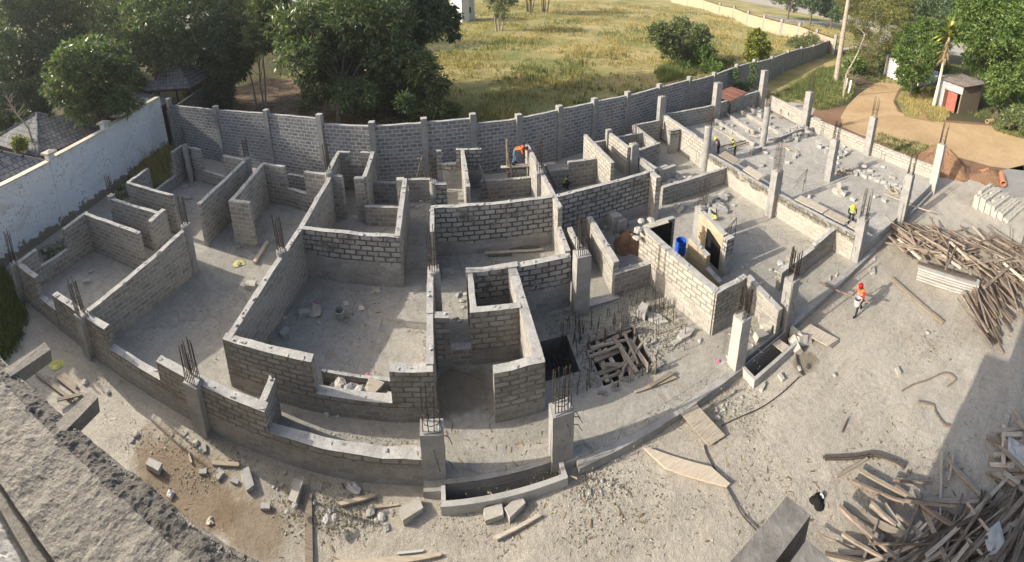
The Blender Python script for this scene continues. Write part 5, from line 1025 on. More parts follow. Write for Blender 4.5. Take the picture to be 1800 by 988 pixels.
# neat stacks
def stack(p, rz, nx, ny, nzz, label, group, tan=False, s=1.0, skip=.0, ax=None):
    R3 = Matrix.Rotation(rz, 3, 'Z')
    for k in range(nzz):
        for i in range(nx):
            for j in range(ny):
                if k == nzz-1 and random.random() < skip: continue
                q = Vector(p)+R3 @ Vector((i*.375*s, j*.195*s, 0))+Vector((random.uniform(-.006, .006), random.uniform(-.006, .006), k*.186*s)); blk(q, label, group, rz+random.uniform(-.03, .03), tan, s, 0)
stack(P(1160, 322), .15, 3, 2, 4, 'grey block in the tall stack behind the sunlit end pier', 'block stack behind the end pier', False, 1.0, .3)
heapb([(1176, 322), (1182, 318), (1188, 321), (1170, 326), (1172, 318), (1167, 300), (1196, 316), (1200, 312), (1206, 318), (1211, 314), (1203, 324), (1192, 311)], 'grey block lying at the foot of the stack behind the end pier', 'blocks around the stack behind the end pier', 0)
stack(P(1082, 408), .12, 1, 5, 4, 'block in the neat square stack behind the sand heap', 'neat block stack behind the sand heap', False, 1.0, .0)
stack(P(1092, 408), .12, 1, 5, 3, 'block in the neat square stack behind the sand heap', 'neat block stack behind the sand heap', False, 1.0, .0)
for (x, y, lb) in ((1109, 397, 'loose block right of the neat square stack'), (1062, 402, 'loose block left of the neat square stack')): blk(P(x, y), lb, 'loose blocks by the sand heap')
heapb([(1335, 590), (1345, 576), (1344, 570, 1)], 'pale block in the small pile beside the low pale wall near the stair core', 'pile beside the low pale wall', 0, True, 1.1)
blk(P(1353, 572), 'single pale block lying flat behind the drain with the leaning board', 'single blocks', .4, True, 1.5)
heapb([(1402, 606), (1412, 602), (1407, 596)], 'broken pale block beside the puddle at the end of the drain', 'broken blocks at the puddle', Z0, True, 1.3, .7)
# block pallet at the right edge
R0, R1 = P(1716, 398, Z0), P(1795, 398, Z0); rz = -.25; ax = Matrix.Rotation(rz, 3, 'Z'); base = P(1730, 372, Z0)
vis, low = [], MB()
for j in range(12):                       # courses rise in steps 
    for i in range(7 if j < 7 else 6):
        top = 1+(j+1)//3-(random.random() < .12)*(j > 3)
        for k in range(top):
            q = base+ax @ Vector((i*.378+.12*(j % 2), j*.197-1.5, 0))+Vector((random.uniform(-.02, .02), random.uniform(-.012, .012), k*.188+.002))
            if k == top-1: vis.append(q)
            else: low.box(q+Vector((0, 0, .092)), (.36, .18, .18), rz+random.uniform(-.02, .02), 0, 0, .006)
for q in vis: blk(q, 'cream block in the top course of the big stepped stack at the right edge', 'big block stack at the right edge', rz+random.uniform(-.07, .07), True, .97, 0)
tag(obj('stacked_blocks', low, 'blockt'), 'cream blocks in the lower courses of the big stack at the right edge', 'blocks', kind='stuff')
# rubble in the big room window
mb = MB()
for k in range(70):
    q = Vector((random.uniform(-3.2, -1.65), random.uniform(7.25, 7.62), random.uniform(0, .28))); mb.box(q, (random.uniform(.08, .22), random.uniform(.08, .18), random.uniform(.08, .15)), random.uniform(0, 3), 0, 0, .03)
tag(obj('small_rubble', mb, 'dimrub'), 'small broken rubble filling the window gap of the big room', 'rubble', kind='stuff')
for (x, y, r, g) in ((600, 676, .17, 0), (612, 684, .16, 1), (624, 672, .14, 0), (632, 688, .17, 1), (663, 672, .16, 0), (657, 662, .14, 0), (576, 684, .12, 1), (588, 668, .11, 0), (641, 668, .12, 0), (674, 690, .14, 1), (606, 668, .1, 1), (687, 698, .15, 1), (590, 690, .1, 0)):
    stn(P(x, y+2, .3)-Vector((0, 0, .08+.12*(r < .15))), r*1.25, 'grey rock heaped in the window gap of the big room', 'rocks in the window gap', bool(g), 1.0)
def boardq(px, z, th, mat, label, cat='board', group=None, dz=None, name='board'):
    q = [P(x, y, z+(dz[i] if dz else 0)) for i, (x, y) in enumerate(px)]
    nn = (q[1]-q[0]).cross(q[2]-q[1])
    if nn.z < 0: q.reverse()
    mb = MB(); mb.hexa([(v.x, v.y, v.z-th) for v in q], [tuple(v) for v in q]); return one(name, mb, mat if isinstance(mat, list) else [mat], label, cat, group)
boardq([(632, 700), (650, 662), (676, 672), (644, 706)], .3, .03, 'plank', 'flat pale board lying on the rocks in the window gap', dz=(0, .15, .1, 0))
boardq([(657, 703), (690, 697), (694, 708), (664, 714)], .3, .12, 'blockt', 'worn flat block on top of the rocks in the window gap')
# boards and sheets
zB = Z0+.16
boardq([(1197, 727), (1225, 711), (1275, 765), (1246, 784)], .04, .02, 'plank', 'large pale wooden sheet bridging the slab edge, lower end on the ground', 'wooden sheet', dz=(.03, .03, -.15, -.15))
boardq([(1133, 788), (1142, 787), (1250, 820), (1284, 850), (1278, 854), (1170, 822)], Z0+.09, .05, 'newwood', 'long pale wedge shaped board on the ground below the large wooden sheet', 'board', dz=(0, 0, 0, 0, 0, 0))
boardq([(1408, 582), (1424, 569), (1474, 596), (1455, 608)], -.08, .03, 'plank', 'grey board leaning off the curb behind the puddle', 'board', dz=(.08, .08, -.04, -.04))
boardq([(1453, 603), (1464, 592), (1475, 600), (1462, 611)], Z0+.06, .03, 'concd', 'dark square scrap at the end of the grey leaning board', 'board')
boardq([(1358, 604), (1370, 596), (1388, 609), (1376, 618)], .06, .03, 'plank', 'short plank laid across the drain beside the puddle', 'board')
boardq([(536, 868), (548, 868), (550, 990), (536, 990)], Z0+.04, .05, 'plank', 'long grey plank at the bottom edge, pointing up the yard', 'board')
boardq([(590, 883), (655, 866), (660, 872), (600, 888)], Z0+.08, .05, 'newwood', 'pale notched board on the ground left of the drain')
boardq([(657, 890), (700, 885), (701, 888), (658, 893)], Z0+.05, .03, 'newwood', 'thin pale lath on the ground left of the drain')
boardq([(866, 943), (945, 903), (952, 906), (874, 948)], Z0+.07, .06, 'plank', 'long grey plank with slanted ends below the open drain')
boardq([(590, 984), (690, 978), (775, 970), (776, 976), (700, 990), (590, 993)], Z0+.06, .05, 'newwood', 'long orange tinted board at the bottom edge')
boardq([(698, 970), (744, 965), (745, 969), (699, 974)], Z0+.04, .02, 'plastic', 'short white strip at the bottom edge')
boardq([(372, 808), (420, 812), (420, 819), (373, 816)], Z0+.06, .05, 'newwood', 'short pale plank beside the brown wet patch')
boardq([(330, 797), (333, 796), (338, 812), (335, 813)], Z0+.06, .04, 'newwood', 'small pale offcut above the brown wet patch')
boardq([(1185, 660), (1115, 686), (1118, 690), (1190, 664)], .06, .03, 'plank', 'upper grey plank beside the steel bar pit')
boardq([(1178, 652), (1140, 676), (1145, 680), (1185, 657)], .1, .03, 'plank', 'lower grey plank beside the steel bar pit')
boardq([(112, 652), (137, 677), (131, 684), (105, 660)], Z0+.08, .03, 'plank', 'wide grey board below the left front corner')
for k, (a, b) in enumerate((((63, 655), (130, 705)), ((98, 660), (138, 692)), ((40, 668), (62, 684)), ((34, 676), (60, 690)), ((100, 703), (145, 692)))): stick(P(*a, Z0+.06+.02*k), P(*b, Z0+.06), .1, .03, 'plank', ['long grey plank below the left front corner', 'short grey plank beside the wide board, left front corner', 'upper plank near the rough roof edge', 'lower plank near the rough roof edge', 'bent dark rod near the right concrete beam end'][k], 'plank')
# long boards across the end of the slab and thin poles on the ground
stick(P(1566, 488, Z0+.08), P(1658, 568, Z0+.08), .13, .05, 'newwood', 'long straight pale board on the ground below the pole heap', 'board')
stick(P(1440, 497, .15), P(1530, 533, .55), .035, .03, 'pole', 'thin brown pole reaching from the slab to the red-clad worker', 'pole', None, True)
stick(P(1480, 470, Z0+.05), P(1430, 520, Z0+.05), .015, .02, 'steel', 'thin steel bar lying along the curb', 'rod', None, True)
stick(P(850, 437, .06), P(948, 434, .06), .09, .07, 'plankd', 'dark plank lying along the foot of the new-block wall', 'plank')
stick(P(852, 445, .06), P(955, 438, .08), .06, .05, 'plank', 'pale pole lying along the foot of the new-block wall', 'pole', None, True)
stick(P(858, 449, .06), P(900, 447, .06), .07, .05, 'plankd', 'short dark plank, frontmost below the new-block wall', 'plank')
stick(P(470, 425, .08), P(447, 462, .08), .12, .1, 'newwood', 'pale squared timber on the floor of the left hall', 'timber')
# leaning props near the orange-vested mason
for (a, za, b, zb, w, lb) in (((843, 290), 1.6, (864, 352), .1, .045, 'leaning pole left of the mason in the orange vest'), ((893, 270), 2.0, (906, 335), .1, .05, 'leaning pole below the mason in the orange vest'), ((735, 278), 2.2, (760, 335), .1, .045, 'right leaning pole against the perimeter wall by the corridor'), ((742, 275), 2.0, (732, 312), .6, .04, 'left leaning pole against the perimeter wall by the corridor'),
                          ((891, 245), 2.6, (893, 330), .2, .05, 'upright rusty pole beside the mason in the orange vest'), ((958, 290), 2.0, (977, 330), .2, .05, 'leaning pole beside the crouching worker')):
    stick(P(*a, za), P(*b, zb), w, .04, 'pole', lb, 'pole', 'scaffold props', True)
stick(P(880, 294, 1.25), P(975, 287, 1.35), .22, .04, 'plank', 'scaffold plank the mason in the orange vest leans over', 'plank')
# scaffold boards on the retaining wall
SC = 'scaffold boards along the retaining wall'
for (q, lb) in (([(1263, 272), (1275, 265), (1300, 280), (1290, 288)], 'scaffold board at the feet of the helmeted workers'), ([(1306, 298), (1316, 291), (1343, 308), (1333, 316)], 'scaffold board left of the retaining wall column'), ([(1397, 350), (1408, 343), (1457, 367), (1446, 374)], 'long scaffold board right of the retaining wall column'), ([(1448, 376), (1458, 368), (1494, 386), (1484, 394)], 'scaffold board in front of the lone helmeted mason'), ([(1490, 396), (1498, 388), (1515, 398), (1507, 406)], 'last short scaffold board beside the front column')):
    boardq(q, 1.16, .03, 'plank', lb, 'board', SC)
# batter boards, trays and small wooden frames on the raised slab
for k, (a, b, w, m, lb) in enumerate((((1554, 340), (1592, 356), .07, 'newwood', 'pale batten on the raised slab near the pole heap'), ((1600, 360), (1635, 372), .05, 'newwood', 'pale batten between column and cement tray'), ((1370, 250), (1403, 266), .08, 'newwood', 'upper pale batten in the middle of the raised slab'), ((1378, 258), (1388, 264), .08, 'newwood', 'short pale batten beside the yellow tool'), ((1316, 237), (1332, 241), .1, 'newwood', 'short pale board by the block rows'), ((1256, 226), (1285, 243), .04, 'newwood', 'thin pale batten behind the left helmeted worker'), ((1268, 257), (1315, 246), .06, 'brownwood', 'dark brown board behind the helmeted workers'), ((1280, 262), (1318, 249), .06, 'brownwood', 'second dark brown board behind the helmeted workers'))):
    stick(P(*a, .5), P(*b, .5), w, .04, m, lb, 'batten')
for (x, y, lb, s) in ((1478, 305, 'wooden mortar tray beside the middle column on the raised slab', .55), (1570, 338, 'wooden mortar tray near the pole heap end of the raised slab', .5), (1490, 302, 'second wooden frame beside the middle column on the raised slab', .5)):
    p = P(x, y, .42); t = thing('mortar_tray', lb, 'tray', p, 'mortar trays', random.random()); mb = MB(); mb.box((0, 0, .02), (s, s*.7, .02)); obj('bottom', mb, 'concd', t)
    for (cx, cy, lx, ly) in ((0, s*.35, s, .03), (0, -s*.35, s, .03), (s*.5, 0, .03, s*.7), (-s*.5, 0, .03, s*.7)): mb = MB(); mb.box((cx, cy, .06), (lx, ly, .1)); obj('side', mb, 'newwood', t)
# leaning steel frames and bent rods behind the blue barrel
for (x, y, lb) in ((1286, 400, 'bent steel mesh frame standing behind the tan wall'), (1413, 330, 'small steel wire trestle on the raised slab by the scaffold boards')):
    p = P(x, y+25 if x < 1300 else y, 0 if x < 1300 else .4); t = thing('steel_frame', lb, 'frame', p, 'steel frames', .5)
    for (a, b) in (((-.4, 0, 0), (-.3, 0, .9)), ((.4, 0, 0), (.3, 0, .9)), ((-.3, 0, .9), (.3, 0, .9)), ((-.36, 0, .4), (.36, 0, .4)), ((-.4, .5, 0), (-.3, 0, .9)), ((.4, .5, 0), (.3, 0, .9))): mb = MB(); mb.tube([a, b], .013, 4); obj('rod', mb, 'steel', t)
# cables
def cable(pts, label, r=.014, z=Z0+.03, mat='cable', name='cable', cat='cable'):
    q = [P(x, y, z) for x, y in pts]; out = []
    for i in range(len(q)-1):
        p0, p1, p2, p3 = q[max(i-1, 0)], q[i], q[i+1], q[min(i+2, len(q)-1)]
        for k in range(5):
            t = k/5; out.append(.5*((2*p1)+(-p0+p2)*t+(2*p0-5*p1+4*p2-p3)*t*t+(-p0+3*p1-3*p2+p3)*t**3))
    out.append(q[-1]); mb = MB(); mb.tube(out, r, 5); return one(name, mb, mat, label, cat)
cable([(1238, 782), (1243, 800), (1262, 833), (1277, 855), (1290, 878), (1305, 905), (1330, 932)], 'dark hose running from the large wooden sheet to the big timber at the bottom')
cable([(1268, 748), (1300, 733), (1340, 715), (1375, 690), (1405, 662)], 'thin dark cable curving from the large wooden sheet to the puddle', .012)
cable([(1402, 600), (1400, 625), (1405, 648), (1412, 660)], 'dark hose hanging out of the drain into the puddle', .02)
cable([(1585, 687), (1605, 676), (1630, 668), (1655, 657), (1670, 658), (1680, 668), (1665, 680)], 'long bent dry branch on the sunlit ground by the shadow edge', .022, Z0+.04, 'pole', 'dry_branch', 'branch')
cable([(1614, 706), (1640, 712), (1645, 725), (1660, 746), (1670, 748)], 'thorny dry twig beside the shadow edge', .022, Z0+.04, 'pole', 'dry_branch', 'branch')
cable([(1447, 803), (1500, 802), (1530, 797), (1560, 805), (1592, 820)], 'bundle-like bent bar above the timber heap', .03, Z0+.05, 'rust', 'bent_bar', 'bar')
cable([(1450, 807), (1500, 806), (1540, 801), (1575, 812), (1590, 824)], 'second bent bar beside the first above the timber heap', .025, Z0+.05, 'rust', 'bent_bar', 'bar')
cable([(1480, 760), (1490, 735)], 'small straight twig in the middle of the sunlit yard', .02, Z0+.04, 'pole', 'dry_branch', 'branch')
# blocks on the yard
for (x, y, s, rz, tan, lb) in ((868, 908, 1.05, .1, 1, 'left flat tan block lying below the open drain'), (905, 898, 1.05, .45, 1, 'right flat tan block lying below the open drain'), (272, 824, 1.0, .15, 0, 'large grey block on the brown wet patch'), (360, 790, .7, 2.2, 0, 'grey block tilted above the brown wet patch'), (357, 832, .65, .5, 0, 'left small grey block in the debris below the parapet'), (387, 838, .7, 1.3, 0, 'middle small grey block in the debris below the parapet'), (413, 848, .7, .1, 0, 'right small grey block in the debris below the parapet'), (437, 848, 1.0, 2.4, 0, 'pale weathered block lying right of the debris'), (467, 893, .8, .3, 0, 'square grey block left of the long plank'), (517, 853, .7, 1.5, 1, 'upright grey block above the long plank'), (521, 870, 1.0, 1.5, 1, 'brown tinted block beside the long plank'),
                                (723, 903, 1.2, .5, 1, 'long tan block pointing right, below the parapet'), (720, 800, 1.05, .0, 1, 'tan block on the slab behind the parapet end'), (612, 783, .6, .8, 1, 'small tan block on the slab in the parapet shadow'), (1578, 655, .75, .9, 1, 'lone grey block on the open yard'), (1340, 682, .75, .3, 1, 'pale block below the drain with the leaning board'), (1373, 665, .8, 1.4, 1, 'thin slab fragment below the drain with the leaning board'), (1533, 478, .9, .6, 0, 'grey block beside the curb and the square column'), (1537, 455, .8, .3, 0, 'second grey block beside the curb'), (1458, 490, .7, .6, 0, 'grey block on the slab behind the curb'), (1470, 484, .6, .3, 1, 'small block on the slab behind the curb'), (1095, 490, .8, .1, 0, 'loose block in the passage beside the elevator column'), (1092, 478, .8, .3, 0, 'second loose block in the passage beside the elevator column'), (786, 480, 1.0, .0, 0, 'grey block left of the small brick closet'), (535, 552, 1.0, .4, 0, 'grey block on the floor of the big central room'), (500, 586, .9, 1.2, 0, 'grey block in the left corner of the big central room'), (440, 505, 1.1, .2, 1, 'pale stacked block at the foot of the long middle wall'), (441, 503, 1.1, .2, 1, 'pale lower block at the foot of the long middle wall'), (418, 436, .7, .4, 0, 'round grey block near the small open left room'), (153, 497, .9, .8, 1, 'tan block on the floor of the left front room'), (80, 442, .8, .1, 1, 'white block seen through the side window gap'), (325, 330, .9, .7, 0, 'grey block in the rear left room'), (330, 350, .9, .2, 0, 'second grey block in the rear left room'), (897, 470, .8, .0, 0, 'grey block near the plank heap'), (1348, 548, .9, .7, 0, 'grey block behind the low pale wall'), (1010, 322, .9, 0, 1, 'block on the floor behind the crouching worker')):
    z = Z0 if y > 640 and x not in (720, 612) else 0
    if 1400 > x > 1330 and y > 640: z = Z0
    if x in (1533, 1537): z = Z0
    o = blk(P(x, y, z), lb, None, rz, bool(tan), s*(1.0 if s >= .9 else .72), .06); o.scale.z *= .75
# scattered stones
ST = [(393, 755, 9), (410, 760, 7), (402, 770, 5), (240, 765, 6), (233, 775, 4), (525, 770, 7), (546, 773, 6), (652, 900, 8), (672, 910, 7), (690, 903, 5), (575, 915, 7), (588, 912, 5), (518, 890, 5), (505, 900, 4), (680, 928, 6), (345, 780, 6), (190, 690, 5), (150, 673, 7), (118, 668, 5), (465, 700, 7), (575, 728, 6), (595, 730, 4), (1290, 690, 4), (1262, 735, 5), (1405, 648, 5), (1467, 660, 4), (1630, 585, 5), (795, 480, 6), (930, 820, 4), (1305, 470, 5), (160, 478, 7), (1338, 500, 5), (1355, 475, 5), (1378, 470, 6), (1365, 478, 5), (1290, 362, 5), (420, 465, 6), (500, 560, 5), (560, 568, 5), (655, 515, 5), (1230, 600, 5), (1200, 585, 6), (1150, 600, 6), (980, 420, 4), (805, 520, 6), (812, 530, 5), (820, 518, 6), (815, 540, 4), (800, 560, 5), (808, 566, 4), (745, 380, 5), (740, 355, 6), (725, 362, 6), (735, 365, 5), (755, 355, 5), (1075, 395, 5), (1058, 412, 5), (1220, 365, 5)]
for k, (x, y, r) in enumerate(ST):
    z = Z0 if (y > 740 or (x > 1250 and y > 650) or (x < 200 and y > 640) or x == 1630) and not 500 < x < 600 else 0; p = P(x, y, z); sl = math.hypot(p.x, p.y, EYE)
    lb = ('large' if r > 6 else 'small' if r < 5 else 'medium')+(' grey' if k % 2 == 0 else ' tan')+' loose stone lying in the '+zone(p); stn(p, r/F*sl*.9, lb, 'loose stones, '+zone(p), k % 2 == 0)
for k in range(60):
    c = random.choice(((385, 835, 40, 22), (570, 905, 50, 25), (670, 905, 40, 20), (340, 780, 30, 20), (500, 870, 30, 30), (1270, 720, 40, 25), (1030, 845, 40, 25), (300, 770, 60, 20)))
    p = P(c[0]+random.gauss(0, c[2]*.5), c[1]+random.gauss(0, c[3]*.5), Z0); stn(p, random.uniform(.025, .06), ('grey' if k % 2 == 0 else 'tan')+' broken stone chip in the debris, '+zone(p), 'small debris stones, '+zone(p), k % 2 == 0)
# slab fragments by the sunlit stair wall
for (q, h, lb) in (([(1120, 545), (1128, 530), (1140, 535), (1134, 552)], .3, 'upright broken screed lump at the foot of the sunlit stair wall'), ([(1134, 545), (1160, 552), (1175, 565), (1160, 568), (1140, 560)], .1, 'broken flat screed slab at the foot of the sunlit stair wall'), ([(1190, 590), (1205, 574), (1222, 578), (1212, 590), (1198, 596)], .1, 'second broken screed slab near the corner of the stair core'), ([(1180, 600), (1196, 592), (1200, 598), (1186, 606)], .06, 'small screed fragment near the stair core')):
    boardq(q, h, h*.8, 'concp', lb, 'rubble', 'broken screed fragments', name='screed_fragment')
boardq([(1136, 394), (1172, 384), (1176, 391), (1142, 401)], 1.86, .02, 'paper', 'crumpled pale sheet on top of the stair core rear corner', 'sheet')
for (x, y, z, s, lb) in ((1122, 400, 1.85, .2, 'pale sack lump hanging over the stair core corner'), (1128, 385, 1.88, .17, 'second pale sack on the stair core corner'), (1145, 384, 1.88, .18, 'third pale sack on the stair core corner'), (1120, 415, 1.62, .16, 'lowest pale sack at the stair core corner')):
    p = P(x, y, z); o = stn(p-Vector((0, 0, .1)), s, lb, 'pale sacks on the stair core corner', False, .5); o.name = 'sack'; o['category'] = 'sack'; 
# black sheeting in the barrel bay
p0, p1 = Vector((6.42, 9.86, .0)), Vector((7.3, 9.92, 0)); quadp('black_panel', [p0, p1, p1+Vector((0, 0, 1.7)), p0+Vector((0, 0, 1.7))], 'black', None); tag(bpy.data.objects['black_panel'], 'black sheeting hanging on the wall behind the blue barrel', 'sheeting')
quadp('dark_patch_board', [(8.64, 9.6, .05), (8.64, 8.8, .05), (8.64, 8.8, .95), (8.64, 9.6, 1.2)], 'black', None); o = bpy.data.objects['dark_patch_board']; o.name = 'black_panel'; tag(o, 'black patch on the tan wall behind the blue barrel', 'sheeting')  # thin black quad laid over the wall face
# blue barrel
p = P(1195, 446, 0); t = thing('blue_barrel', 'open blue plastic barrel partly filled with water behind the sunlit stair wall', 'barrel', p); t.scale = (.66, .66, .66)
def lathe(prof, n=28): 
    mb = MB(); r = [[(math.cos(2*math.pi*k/n)*a, math.sin(2*math.pi*k/n)*a, z) for k in range(n)] for a, z in prof]
    for u, v in zip(r, r[1:]):
        for k in range(n): j = (k+1) % n; mb.poly([u[k], u[j], v[j], v[k]])
    return mb
obj('body', lathe([(.001, 0), (.27, 0), (.29, .05), (.30, .28), (.315, .3), (.30, .33), (.30, .6), (.315, .62), (.30, .65), (.29, .86), (.30, .88), (.27, .88), (.265, .5), (.001, .5)]), 'blue', t, True)
p = P(598, 560); t = thing('mortar_bucket', 'dusty cement-caked bucket in the middle of the big central room', 'bucket', p); obj('body', lathe([(.001, 0), (.11, 0), (.15, .3), (.165, .3), (.165, .33), (.14, .33), (.10, .05), (.001, .05)]), 'conc', t, True)
# bags, paper and plastic scraps
def rag(px, py, r, mat, label, z=0, cat='scrap', h=.06, name='scrap'):
    p = P(px, py, z); mb = MB(); n = 9; ring = [(math.cos(2*math.pi*k/n)*r*random.uniform(.6, 1.2), math.sin(2*math.pi*k/n)*r*random.uniform(.5, 1), random.uniform(.0, h*.6)) for k in range(n)]; mid = [(v[0]*.5, v[1]*.5, random.uniform(.4, 1)*h) for v in ring]
    for k in range(n): j = (k+1) % n; mb.poly([ring[k], ring[j], mid[j], mid[k]]); mb.poly([mid[k], mid[j], (0, 0, h*.6)])
    o = obj(name, mb, mat); o.location = p+Vector((0, 0, .01)); return tag(o, label, cat)
rag(555, 548, .3, 'paper', 'torn cement sack beside the grey block in the big central room', 0, 'sack', .15, 'cement_sack'); rag(663, 510, .2, 'paper', 'crumpled cement sack in front of the two-tone wall', 0, 'sack', .08, 'cement_sack')
rag(420, 463, .26, 'yellowish', 'yellow printed sack lying in the left hall', 0, 'sack', .03, 'cement_sack'); rag(100, 643, .3, 'yellowish', 'yellowish sack on the ground below the left front corner', Z0, 'sack', .06, 'cement_sack')
rag(328, 489, .12, 'redcloth', 'red plastic scrap at the end of the long pale left wall'); rag(556, 532, .09, 'pink', 'pink scrap in the shade of the big central room'); rag(648, 663, .12, 'pink', 'pink scrap behind the window rubble'); rag(1262, 637, .06, 'pink', 'pink scrap on the slab near the leaning board column')
rag(300, 870, .1, 'plastic', 'white plastic piece on the brown wet patch', Z0, 'scrap', .08); rag(622, 860, .14, 'plastic', 'white plastic shred above the pale notched board', Z0); rag(370, 918, .09, 'paper', 'small pale square scrap low on the brown patch', Z0); rag(1390, 455, .2, 'paper', 'pale sack remains beside the low stepped wall'); rag(1372, 463, .18, 'plastic', 'pale coil of twine beside the low stepped wall')
rag(1254, 383, .2, 'yellowish', 'yellowish bag on the blocks by the retaining wall', .15, 'sack', .15, 'cement_sack'); rag(1335, 262, .1, 'yellowish', 'yellow tool at the foot of the round raised slab column', .42, 'tool', .1); rag(610, 668, .25, 'plastic', 'white plastic sheet behind the window rubble', .1); rag(1553, 295, .22, 'plastic', 'white sack beside the straggling block row', .42, 'sack', .1, 'cement_sack')
for (x, y, lb) in ((608, 533, 'left'), (635, 541, 'middle'), (664, 545, 'right')): boardq([(x-5, y-4), (x+3, y-4), (x+6, y+3), (x-4, y+4)], .03, .02, 'newwood', lb+' of the three pale paper squares on the big room floor', 'card', 'paper squares on the floor', name='card')
p = P(1438, 881, Z0); heap('small dark clod beside a broken white pipe at the bottom', p, .16, .16, .08, 'black', 'clod', 'clod'); cable([(1442, 868), (1446, 872), (1447, 876)], 'short curved piece of white pipe beside the dark clod', .03, Z0+.04, 'plastic', 'broken_pipe', 'pipe')
# clay pipes
for (a, b, zz, r, m, lb) in (((1760, 305), (1764, 323), 0, .2, 'clay', 'long orange clay pipe in front of the grey stone dust'), ((1723, 303), (1736, 299), 0, .17, 'clay', 'short orange clay pipe on the brown soil heap'), ((1768, 224), (1784, 217), Z0, .38, 'cpipe', 'wide cement pipe lying below the large right tree'), ((1735, 214), (1745, 212), Z0, .25, 'cpipe', 'half buried cement pipe left of the wide one')):
    p, q = P(*a, zz+r), P(*b, zz+r); d = q-p; mb = MB(); n = 18; u = Vector((-d.y, d.x, 0)).normalized(); v = d.normalized().cross(u)
    ring = lambda c, rr: [c+(u*math.cos(2*math.pi*k/n)+v*math.sin(2*math.pi*k/n))*rr for k in range(n)]
    A, B3, Ci, Di = ring(p, r), ring(q, r), ring(p, r*.82), ring(q, r*.82)
    for k in range(n): j = (k+1) % n; mb.poly([A[k], A[j], B3[j], B3[k]]); mb.poly([Ci[j], Ci[k], Di[k], Di[j]]); mb.poly([A[j], A[k], Ci[k], Ci[j]]); mb.poly([B3[k], B3[j], Di[j], Di[k]])
    one('pipe', mb, m, lb, 'pipe', 'pipes along the right side')
# ------------------------------------------------------------------ POLE HEAPS
def rpole(cx, cy, ang, L, z, r, mat, label, group, rect=False):
    """ang: direction in plan (radians); z height of the middle"""
    c = P(cx, cy, z); v = Vector((math.cos(ang), math.sin(ang), random.uniform(-.1, .1)))*L/2
    return stick(c-v, c+v, r*(2.2 if rect else 1), r*.9, mat, label, 'plank' if rect else 'pole', group, not rect)
GA, GB, GC = 'poles of the long tangled heap', 'poles of the fanned heap', 'timbers of the heap in the corner'
for k in range(170):
    t = random.random(); x = 1575+t*225; y0, y1 = 395+t*22, 432+t*62
    y = random.uniform(y0, y1); z = random.uniform(.05, .75)*(1-abs(t-.5)*.6)+Z0
    a = random.gauss(1.25, .35) if random.random() < .6 else random.uniform(0, 3.14)
    if x < 1600: a = random.gauss(1.15, .12)
    r = random.uniform(.028, .06); lb = ['thin', 'thick'][r > .045]+' weathered pole in the '+['left end', 'left middle', 'right middle', 'right end'][int(t*3.99)]+' of the long tangled heap, '+('upper' if y < (y0+y1)/2 else 'lower')+' side'
    if random.random() < .08: rpole(x, y, a, random.uniform(.8, 1.8), z+.05, .05, 'newwood', 'pale sawn board in the long tangled heap', GA, True)
    else: rpole(x, y, a, random.uniform(1.0, 2.4), z, r, 'pole', lb, GA)
for k in range(75):
    t = random.random(); x = 1712+t*95; y = 545-t*70+random.gauss(0, 16); r = random.uniform(.028, .055)
    rpole(x, y, random.gauss(.62, .13), random.uniform(1.6, 2.7), random.uniform(.05, .5)+Z0, r, 'pole', ['slender', 'stout'][r > .042]+' pole in the '+('left' if t < .34 else 'middle' if t < .67 else 'right')+' part of the fanned heap', GB)
rpole(1755, 485, -.35, 2.2, .55, .07, 'pole', 'single heavy pole lying across the top of the fanned heap', GB)
t_ = thing('formwork_stack', 'stack of cream ribbed formwork panels with black edge beside the pole heap', 'formwork', P(1668, 500, Z0)); to = Vector(t_.location); a, b = P(1612, 487, Z0), P(1716, 520, Z0); d = b-a; rz = math.atan2(d.y, d.x)
for k in range(5):
    m = (a+b)/2-to; mb = MB(); mb.box((m.x+.02*random.uniform(-1, 1), m.y+random.uniform(-.02, .02), .06+.115*k), (d.length, .42, .07), rz, 0, 0, .004); obj('panel', mb, 'concp', t_)
mb = MB(); mb.box((m.x+.03, m.y+.12, .06+.115*5-.055), (d.length*.98, .16, .03), rz, 0, 0, .01); obj('top_skin', mb, 'plankd', t_)
